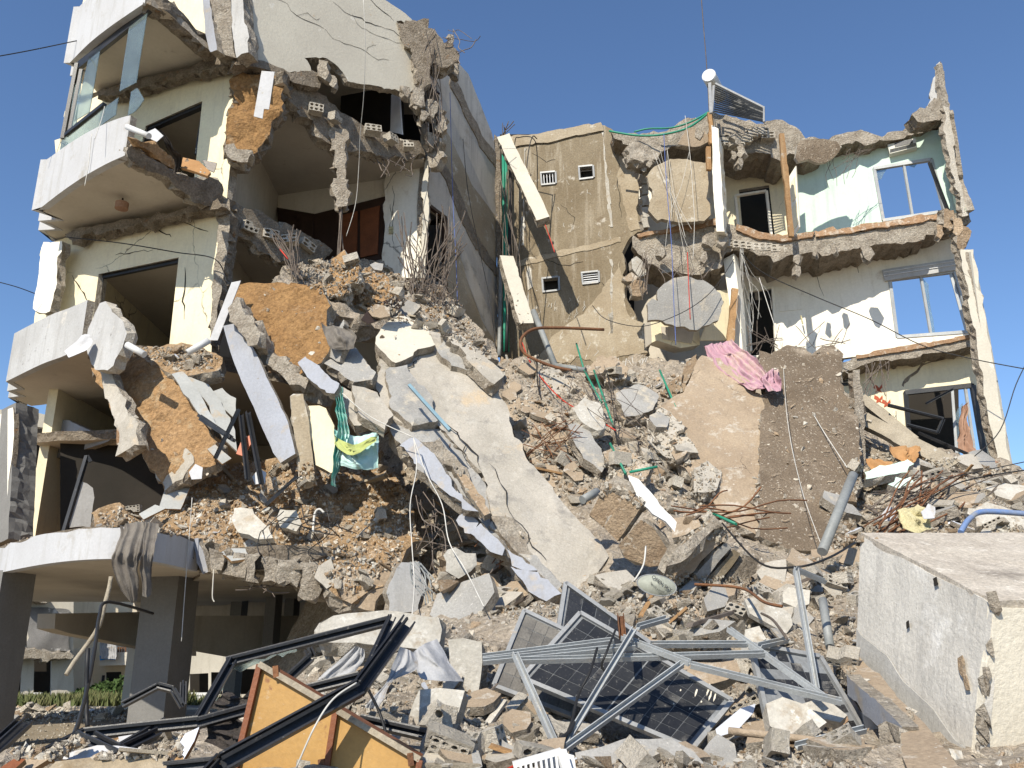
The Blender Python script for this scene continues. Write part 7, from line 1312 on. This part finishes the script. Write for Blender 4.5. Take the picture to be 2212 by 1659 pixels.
for _ in range(5):
    v, f = barv((-.5, 0, 0), (.5, 0, 0), random.uniform(.06, .14), random.uniform(.03, .07), jag=.04); STK.append(mesh_of('splinter', v, f, [random.choice(['weathered_wood', 'weathered_wood', 'white_fragment', 'wood_plank', 'rebar'])]))
BIG = [plate(random.choice(['white_fragment', 'slab_concrete', 'screed', 'slab_grey', 'slab_concrete']), 'rough_concrete', random.uniform(.12, .22)) for _ in range(10)]
TER = [mesh_of('clay_fragment', *rock((1, .7, random.uniform(.12, .25)), 9, False, 0), ['terracotta']) for _ in range(4)]

KEEP = [[(1370, 1225), (1475, 1225), (1480, 1300), (1365, 1295)], [(1265, 1025), (1400, 1020), (1490, 1165), (1450, 1235), (1300, 1180)], [(1430, 1235), (1535, 1105), (1650, 1200), (1620, 1275)], [(1205, 1255), (1240, 1260), (1590, 1510), (1500, 1630), (1340, 1590), (1060, 1485), (1130, 1315)], [(500, 1440), (560, 1425), (910, 1640), (900, 1680), (500, 1680)], [(715, 840), (830, 910), (830, 1010), (715, 1050)], [(500, 1095), (590, 1160), (500, 1150)], [(1515, 730), (1600, 735), (1700, 830), (1640, 850)], [(1700, 1225), (1730, 1225), (1775, 1490), (1745, 1490)]]
def free(x, y): return not any(inpoly(x, y, k) for k in KEEP)
def cast(x, y):
    d = ray(x, y).normalized(); return TREE.ray_cast(CAM, d)
def inside(zone):
    xs = [p[0] for p in zone]; ys = [p[1] for p in zone]
    while True:
        x, y = random.uniform(min(xs), max(xs)), random.uniform(min(ys), max(ys))
        if inpoly(x, y, zone): return x, y
def put(me, loc, rot, s, label, cat, group):
    o = bpy.data.objects.new(me.name.split('.')[0], me); COL.objects.link(o); o.location = loc; o.rotation_euler = rot; o.scale = (s, s, s)
    return lab(o, label, cat, group)
Z = {  # zone: polygon, where, counts (chunk, brown, plate, hollow, stick, clay), size range, gravel count, gravel size
 'front': ([(960, 1500), (1130, 1480), (1240, 1560), (1500, 1625), (1560, 1600), (1640, 1600), (1660, 1668), (900, 1668), (940, 1600)], 'in front of the solar panels', (44, 6, 30, 13, 8, 0, 14), (.06, .20), 3200, (.012, .06)),
 'frames': ([(680, 1400), (960, 1330), (1060, 1390), (1100, 1480), (960, 1600), (800, 1560), (690, 1500)], 'behind the black frames and yellow cabinet', (34, 4, 20, 8, 5, 0, 10), (.06, .20), 2000, (.012, .06)),
 'right': ([(1580, 1290), (1850, 1230), (1850, 1470), (1800, 1600), (1900, 1668), (1560, 1668), (1560, 1500), (1640, 1400)], 'between the solar panels and the big concrete block', (44, 6, 24, 14, 10, 4, 14), (.07, .25), 3600, (.012, .07)),
 'upper': ([(1050, 1300), (1200, 1290), (1400, 1230), (1640, 1250), (1860, 1180), (1850, 1260), (1640, 1330), (1560, 1420), (1240, 1330), (1110, 1340)], 'on the slope above the solar panels', (52, 8, 22, 14, 10, 4, 16), (.09, .33), 3800, (.018, .09)),
 'gully': ([(1080, 770), (1250, 790), (1480, 820), (1640, 860), (1640, 1160), (1480, 1170), (1330, 1060), (1250, 1100), (1140, 990), (1100, 880)], 'in the gully between the fallen slabs', (50, 22, 30, 14, 14, 3, 24), (.11, .38), 5000, (.025, .12)),
 'heap': ([(1860, 960), (1960, 990), (2130, 990), (2230, 1040), (2230, 1150), (1870, 1160), (1850, 1190), (1780, 1200)], 'on the heap below the cream room', (40, 14, 20, 8, 12, 8, 12), (.11, .40), 3400, (.025, .12)),
 'bank': ([(210, 1110), (395, 1075), (450, 1020), (760, 985), (830, 1000), (890, 1100), (860, 1220), (760, 1290), (690, 1250), (430, 1160), (230, 1145)], 'in the orange debris on the balcony slab', (40, 18, 26, 7, 8, 6, 6), (.09, .30), 4500, (.02, .10)),
 'crest': ([(760, 560), (860, 580), (960, 600), (1010, 680), (1070, 780), (940, 720), (800, 680), (700, 640), (620, 590), (640, 560)], 'on the rubble crest below the white wall corner', (34, 10, 8, 4, 4, 0, 4), (.12, .36), 2600, (.025, .11)),
 'hollow': ([(840, 1010), (900, 1000), (1000, 1110), (1110, 1230), (1180, 1300), (1050, 1340), (950, 1300), (900, 1200)], 'in the dark hollow under the huge slab', (22, 14, 8, 6, 6, 0, 8), (.16, .5), 1000, (.03, .11)),
 'street': ([(20, 1560), (300, 1565), (420, 1580), (420, 1640), (20, 1640)], 'on the ground under the rounded balcony', (14, 2, 8, 0, 4, 0, 0), (.07, .22), 1200, (.015, .07)),
 'sill': ([(265, 748), (440, 752), (470, 775), (430, 800), (380, 800)], 'along the foot of the cream wall', (10, 2, 8, 0, 0, 0, 0), (.12, .3), 500, (.03, .09)),
 'verge': ([(20, 1528), (305, 1530), (310, 1560), (20, 1560)], 'along the street under the building', (16, 6, 10, 0, 0, 2, 0), (.2, .55), 900, (.05, .16)),
}
LM = [(1421, 1262, 'the satellite dish'), (1740, 1320, 'the bent steel upright'), (1785, 1350, 'the grey standing pipe'), (1820, 1180, 'the foot of the thick grey pipe'), (1540, 1190, 'the ribbed stair fragment'), (1350, 1140, 'the brown stair fragment'), (1430, 1110, 'the white board'), (1200, 1590, 'the wire tangle'), (1170, 1640, 'the white crate'), (1400, 1630, 'the flat grey plate'), (1735, 1500, 'the shattered panel'), (1715, 1550, 'the large white fragment'), (1130, 1330, 'the dusty solar panel'), (1560, 1540, 'the large solar panel corner'), (1005, 1440, 'the upright white block'), (820, 1370, 'the big white slab'), (920, 1550, 'the grey white slab'), (740, 1460, 'the black frame corner'), (870, 1500, 'the pale blue shirt'), (1660, 1325, 'the ivory sheet'), (1470, 1365, 'the tan topped slab'), (1850, 1400, 'the concrete block edge'), (1900, 1560, 'the low broken wall'), (1740, 1590, 'the pinkish pipe'), (1300, 1290, 'the standing solar panel'), (1240, 1240, 'the foot of the huge slab'), (1120, 1320, 'the lowest blue edge'), (985, 1220, 'the whitish lump'), (880, 1270, 'the grey wall stub'), (920, 1110, 'the white cables'), (1265, 890, 'the white plastered block'), (1190, 800, 'the rusty hooked bar'), (1310, 800, 'the foot of the tan wall'), (1325, 940, 'the long green conduit'), (1500, 820, 'the brown tile bed slabs'), (1420, 850, 'the cavity below the bathroom'), (1560, 900, 'the sandy slab'), (1190, 960, 'the torn rebar mesh'), (1265, 960, 'the grey gully plate'), (1480, 980, 'the lower sandy slab'), (1600, 1100, 'the dark brown slab'), (1400, 1020, 'the short green conduit'), (1600, 830, 'the pink curtain'), (1900, 1010, 'the mint green piece'), (1960, 1120, 'the yellow foam'), (2080, 1120, 'the blue hose'), (2060, 1050, 'the tan right slab'), (2170, 1070, 'the cream slab'), (1990, 990, 'the weathered board'), (2130, 1000, 'the brown curtain'), (1880, 1140, 'the rusty bars'), (545, 1130, 'the flat white balcony fragment'), (625, 1125, 'the white ribbed fragment'), (590, 1050, 'the round brown boulder'), (700, 1150, 'the white elbow pipe'), (790, 1260, 'the hanging tan slab'), (640, 1230, 'the broken balcony edge'), (505, 1198, 'the white board on the lip'), (420, 1050, 'the white papers'), (300, 1110, 'the balcony edge tile'), (460, 1060, 'the foot of the tile sheet'), (760, 1040, 'the hanging towel'), (735, 600, 'the upright soil block'), (820, 670, 'the dark wooden board'), (920, 650, 'the rebar thicket'), (810, 620, 'the sandy crest slab'), (1010, 730, 'the top of the huge slab'), (640, 590, 'the torn floor edge'), (190, 1560, 'the thin black post'), (60, 1590, 'the left black rail'), (340, 1600, 'the column foot'), (300, 1540, 'the bent black rail'), (100, 1545, 'the far weeds'), (370, 770, 'the lower doorway'), (440, 770, 'the cream wall corner'), (1050, 1590, 'the black front rail'), (980, 1640, 'the cabinet end')]
RANK = ['largest', 'second largest', 'third largest', 'fourth largest', 'fifth largest', 'sixth largest', 'seventh largest', 'eighth largest', 'ninth largest', 'tenth largest', 'eleventh largest', 'twelfth largest', 'thirteenth largest', 'fourteenth largest', 'fifteenth largest', 'sixteenth largest', 'seventeenth largest', 'eighteenth largest', 'nineteenth largest', 'twentieth largest']
GM = ['chunk', 'chunk', 'white_fragment', 'chunk_brown', 'rough_concrete', 'debris_grey', 'block', 'slab_concrete']
GMo = ['chunk', 'chunk_brown', 'soil', 'chunk_brown', 'white_fragment', 'rough_concrete', 'chunk', 'slab_concrete']
PEB = [rock((1, random.uniform(.6, 1), random.uniform(.25, .7)), 8, False, 0) for _ in range(14)]
PUT = []
kinds = [(CH, 'grey concrete chunk', 'concrete'), (CHb, 'brown soil stained chunk', 'concrete'), (PLs, 'flat plaster faced wall fragment', 'wall fragment'), (HB, 'hollow concrete block', 'block'), (STK, 'splintered stick', 'stick'), (TER, 'orange clay tile fragment', 'tile'), (BIG, 'broad slab of broken wall', 'slab')]
for zn, (poly, where, cnt, (s0, s1), ng, (g0, g1)) in Z.items():
    for (ms, what, cat), n in zip(kinds, cnt):
        for _ in range(n):
            for _try in range(12):
                x, y = inside(poly); h, nrm, idx, dist = cast(x, y)
                if h is not None and nrm.z > -.2 and free(x, y): break
            else: continue
            s = s0 + (s1 - s0) * random.random() ** 2.4; sz = 'large ' if s > s0 + .62 * (s1 - s0) else ('small ' if s < s0 + .2 * (s1 - s0) else '')
            me = random.choice(ms); rot = (random.uniform(-.6, .6), random.uniform(-.6, .6), random.uniform(0, 6.28))
            if ms is HB: s = random.uniform(.65, 1.0) * (1 if s0 > .1 else .7); rot = (random.uniform(0, 6.28), random.uniform(-.6, .6), random.uniform(0, 6.28)); sz = ''; l = .12 * s
            elif ms is BIG: s = s1 * random.uniform(1.1, 2.2); l = .04; q_ = nrm.to_track_quat('Z', 'Y').to_euler(); rot = (q_.x + random.uniform(-.35, .35), q_.y + random.uniform(-.35, .35), random.uniform(0, 6.28)) if False else (Vector((nrm.x + random.uniform(-.4, .4), nrm.y - .25 + random.uniform(-.4, .4), nrm.z + .2)).to_track_quat('Z', 'Y').to_matrix() @ Euler((0, 0, random.uniform(0, 6.28))).to_matrix()).to_euler()
            elif ms is STK: s = s1 * random.uniform(1, 2.6); rot = (random.uniform(-.5, .5), random.uniform(-.7, .7), random.uniform(0, 6.28)); l = .03; sz = ''
            else: l = s * .16
            PUT.append((s, me, h + nrm * l, rot, what, cat, what + 's ' + where, min(LM, key=lambda q: (q[0] - x) ** 2 + (q[1] - y) ** 2)[2]))
    gv, gf, gi = [], [], []
    for _ in range(ng):
        x, y = inside(poly); h, nrm, idx, dist = cast(x, y)
        if h is None: continue
        vs, fs = random.choice(PEB); s = g0 + (g1 - g0) * random.random() ** 2.2; m = Euler((random.uniform(0, 6.28), random.uniform(0, 6.28), random.uniform(0, 6.28))).to_matrix()
        b = len(gv); gv += [h + m @ v * s + nrm * s * .12 for v in vs]; gf += [tuple(i + b for i in f) for f in fs]; gi += [random.randrange(8)] * len(fs)
    if gv: lab(obj('gravel', gv, gf, GMo if zn in ('bank', 'crest') else GM, gi), 'small broken debris ' + where, 'debris', kind='stuff')
gc = sorted([q for q in PUT if q[4] == 'grey concrete chunk'], key=lambda q: -q[0] / (q[2] - CAM).length)[300:]   # the smallest beyond 300 lie together as rubble
PUT = [q for q in PUT if not any(q is r for r in gc)]
gv, gf = [], []
for s, me, loc, rot, *_ in gc:
    m = Euler(rot).to_matrix(); b = len(gv); gv += [loc + m @ v.co * s for v in me.vertices]; gf += [tuple(i + b for i in p.vertices) for p in me.polygons]
if gv: lab(obj('rubble', gv, gf, 'chunk'), 'smallest grey concrete lumps strewn over the whole heap', 'rubble', kind='stuff')
byl = {}
for q in PUT: byl.setdefault((q[4], q[7]), []).append(q)
for (what, mark), qs in byl.items():
    qs.sort(key=lambda q: -q[0])
    for k, (s, me, loc, rot, w_, cat, group, _) in enumerate(qs):
        l = (what + ' lying by ' + mark) if len(qs) == 1 else (RANK[k] + ' ' + what + ' lying by ' + mark if k < 20 else 'smaller ' + what + ' lying by ' + mark)
        put(me, loc, rot, s, l, cat, group)
# dust and crumbs over the whole heap, so that its far sides are covered too
gv, gf, gi = [], [], []
for _ in range(10000):
    x, y = random.uniform(-12.5, 13.8), random.uniform(2.8, 23); h, nrm, idx, dist = TREE.ray_cast(Vector((x, y, 30)), Vector((0, 0, -1)))
    if h is None or nrm.z < .3 or h.z < 1: continue
    vs, fs = random.choice(PEB); s = .03 + .16 * random.random() ** 2.5; m = Euler((random.uniform(0, 6.28), random.uniform(0, 6.28), random.uniform(0, 6.28))).to_matrix()
    b = len(gv); gv += [h + m @ v * s for v in vs]; gf += [tuple(i + b for i in f) for f in fs]; gi += [random.randrange(8)] * len(fs)
lab(obj('gravel', gv, gf, GM, gi), 'scattered crumbs of concrete over the whole heap', 'debris', kind='stuff')
# hollow blocks bedded in the torn edges of the right building's slabs
for k in range(34):
    e = k % 2; t = (k // 2) / 17 + random.uniform(-.02, .02)
    x = 1575 + 280 * t if e else 1560 + 150 * t; y = (528 + 12 * math.sin(t * 3)) if e else 300 + 14 * math.sin(t * 9)
    if e == 0 and k > 22: continue
    p = at(x, y, 20.28 - .45 * (x - 1560) / 500 if e else 20.42)
    o = bpy.data.objects.new('hollow_block', HB[2]); COL.objects.link(o); o.parent = RB; o.location = p - wloc(RB); o.rotation_euler = (R(90), random.uniform(-.1, .1), random.uniform(-.15, .15)); o.scale = (.85, .95, 1)

for a_, b_, n_k, par in HBE:
    for k in range(n_k):
        if random.random() < .2: continue
        p = at(*a_).lerp(at(*b_), (k + .5) / n_k) + Vector((0, random.uniform(-.05, .08), random.uniform(-.08, .05)))
        o = bpy.data.objects.new('hollow_block', HB[random.choice((0, 2, 3, 4))]); COL.objects.link(o); o.parent = par; o.location = p - wloc(par); o.rotation_euler = (R(90) + random.uniform(-.3, .3), random.uniform(-.35, .35), R(38) + random.uniform(-.5, .5)); o.scale = (random.uniform(.6, 1), 1, 1)
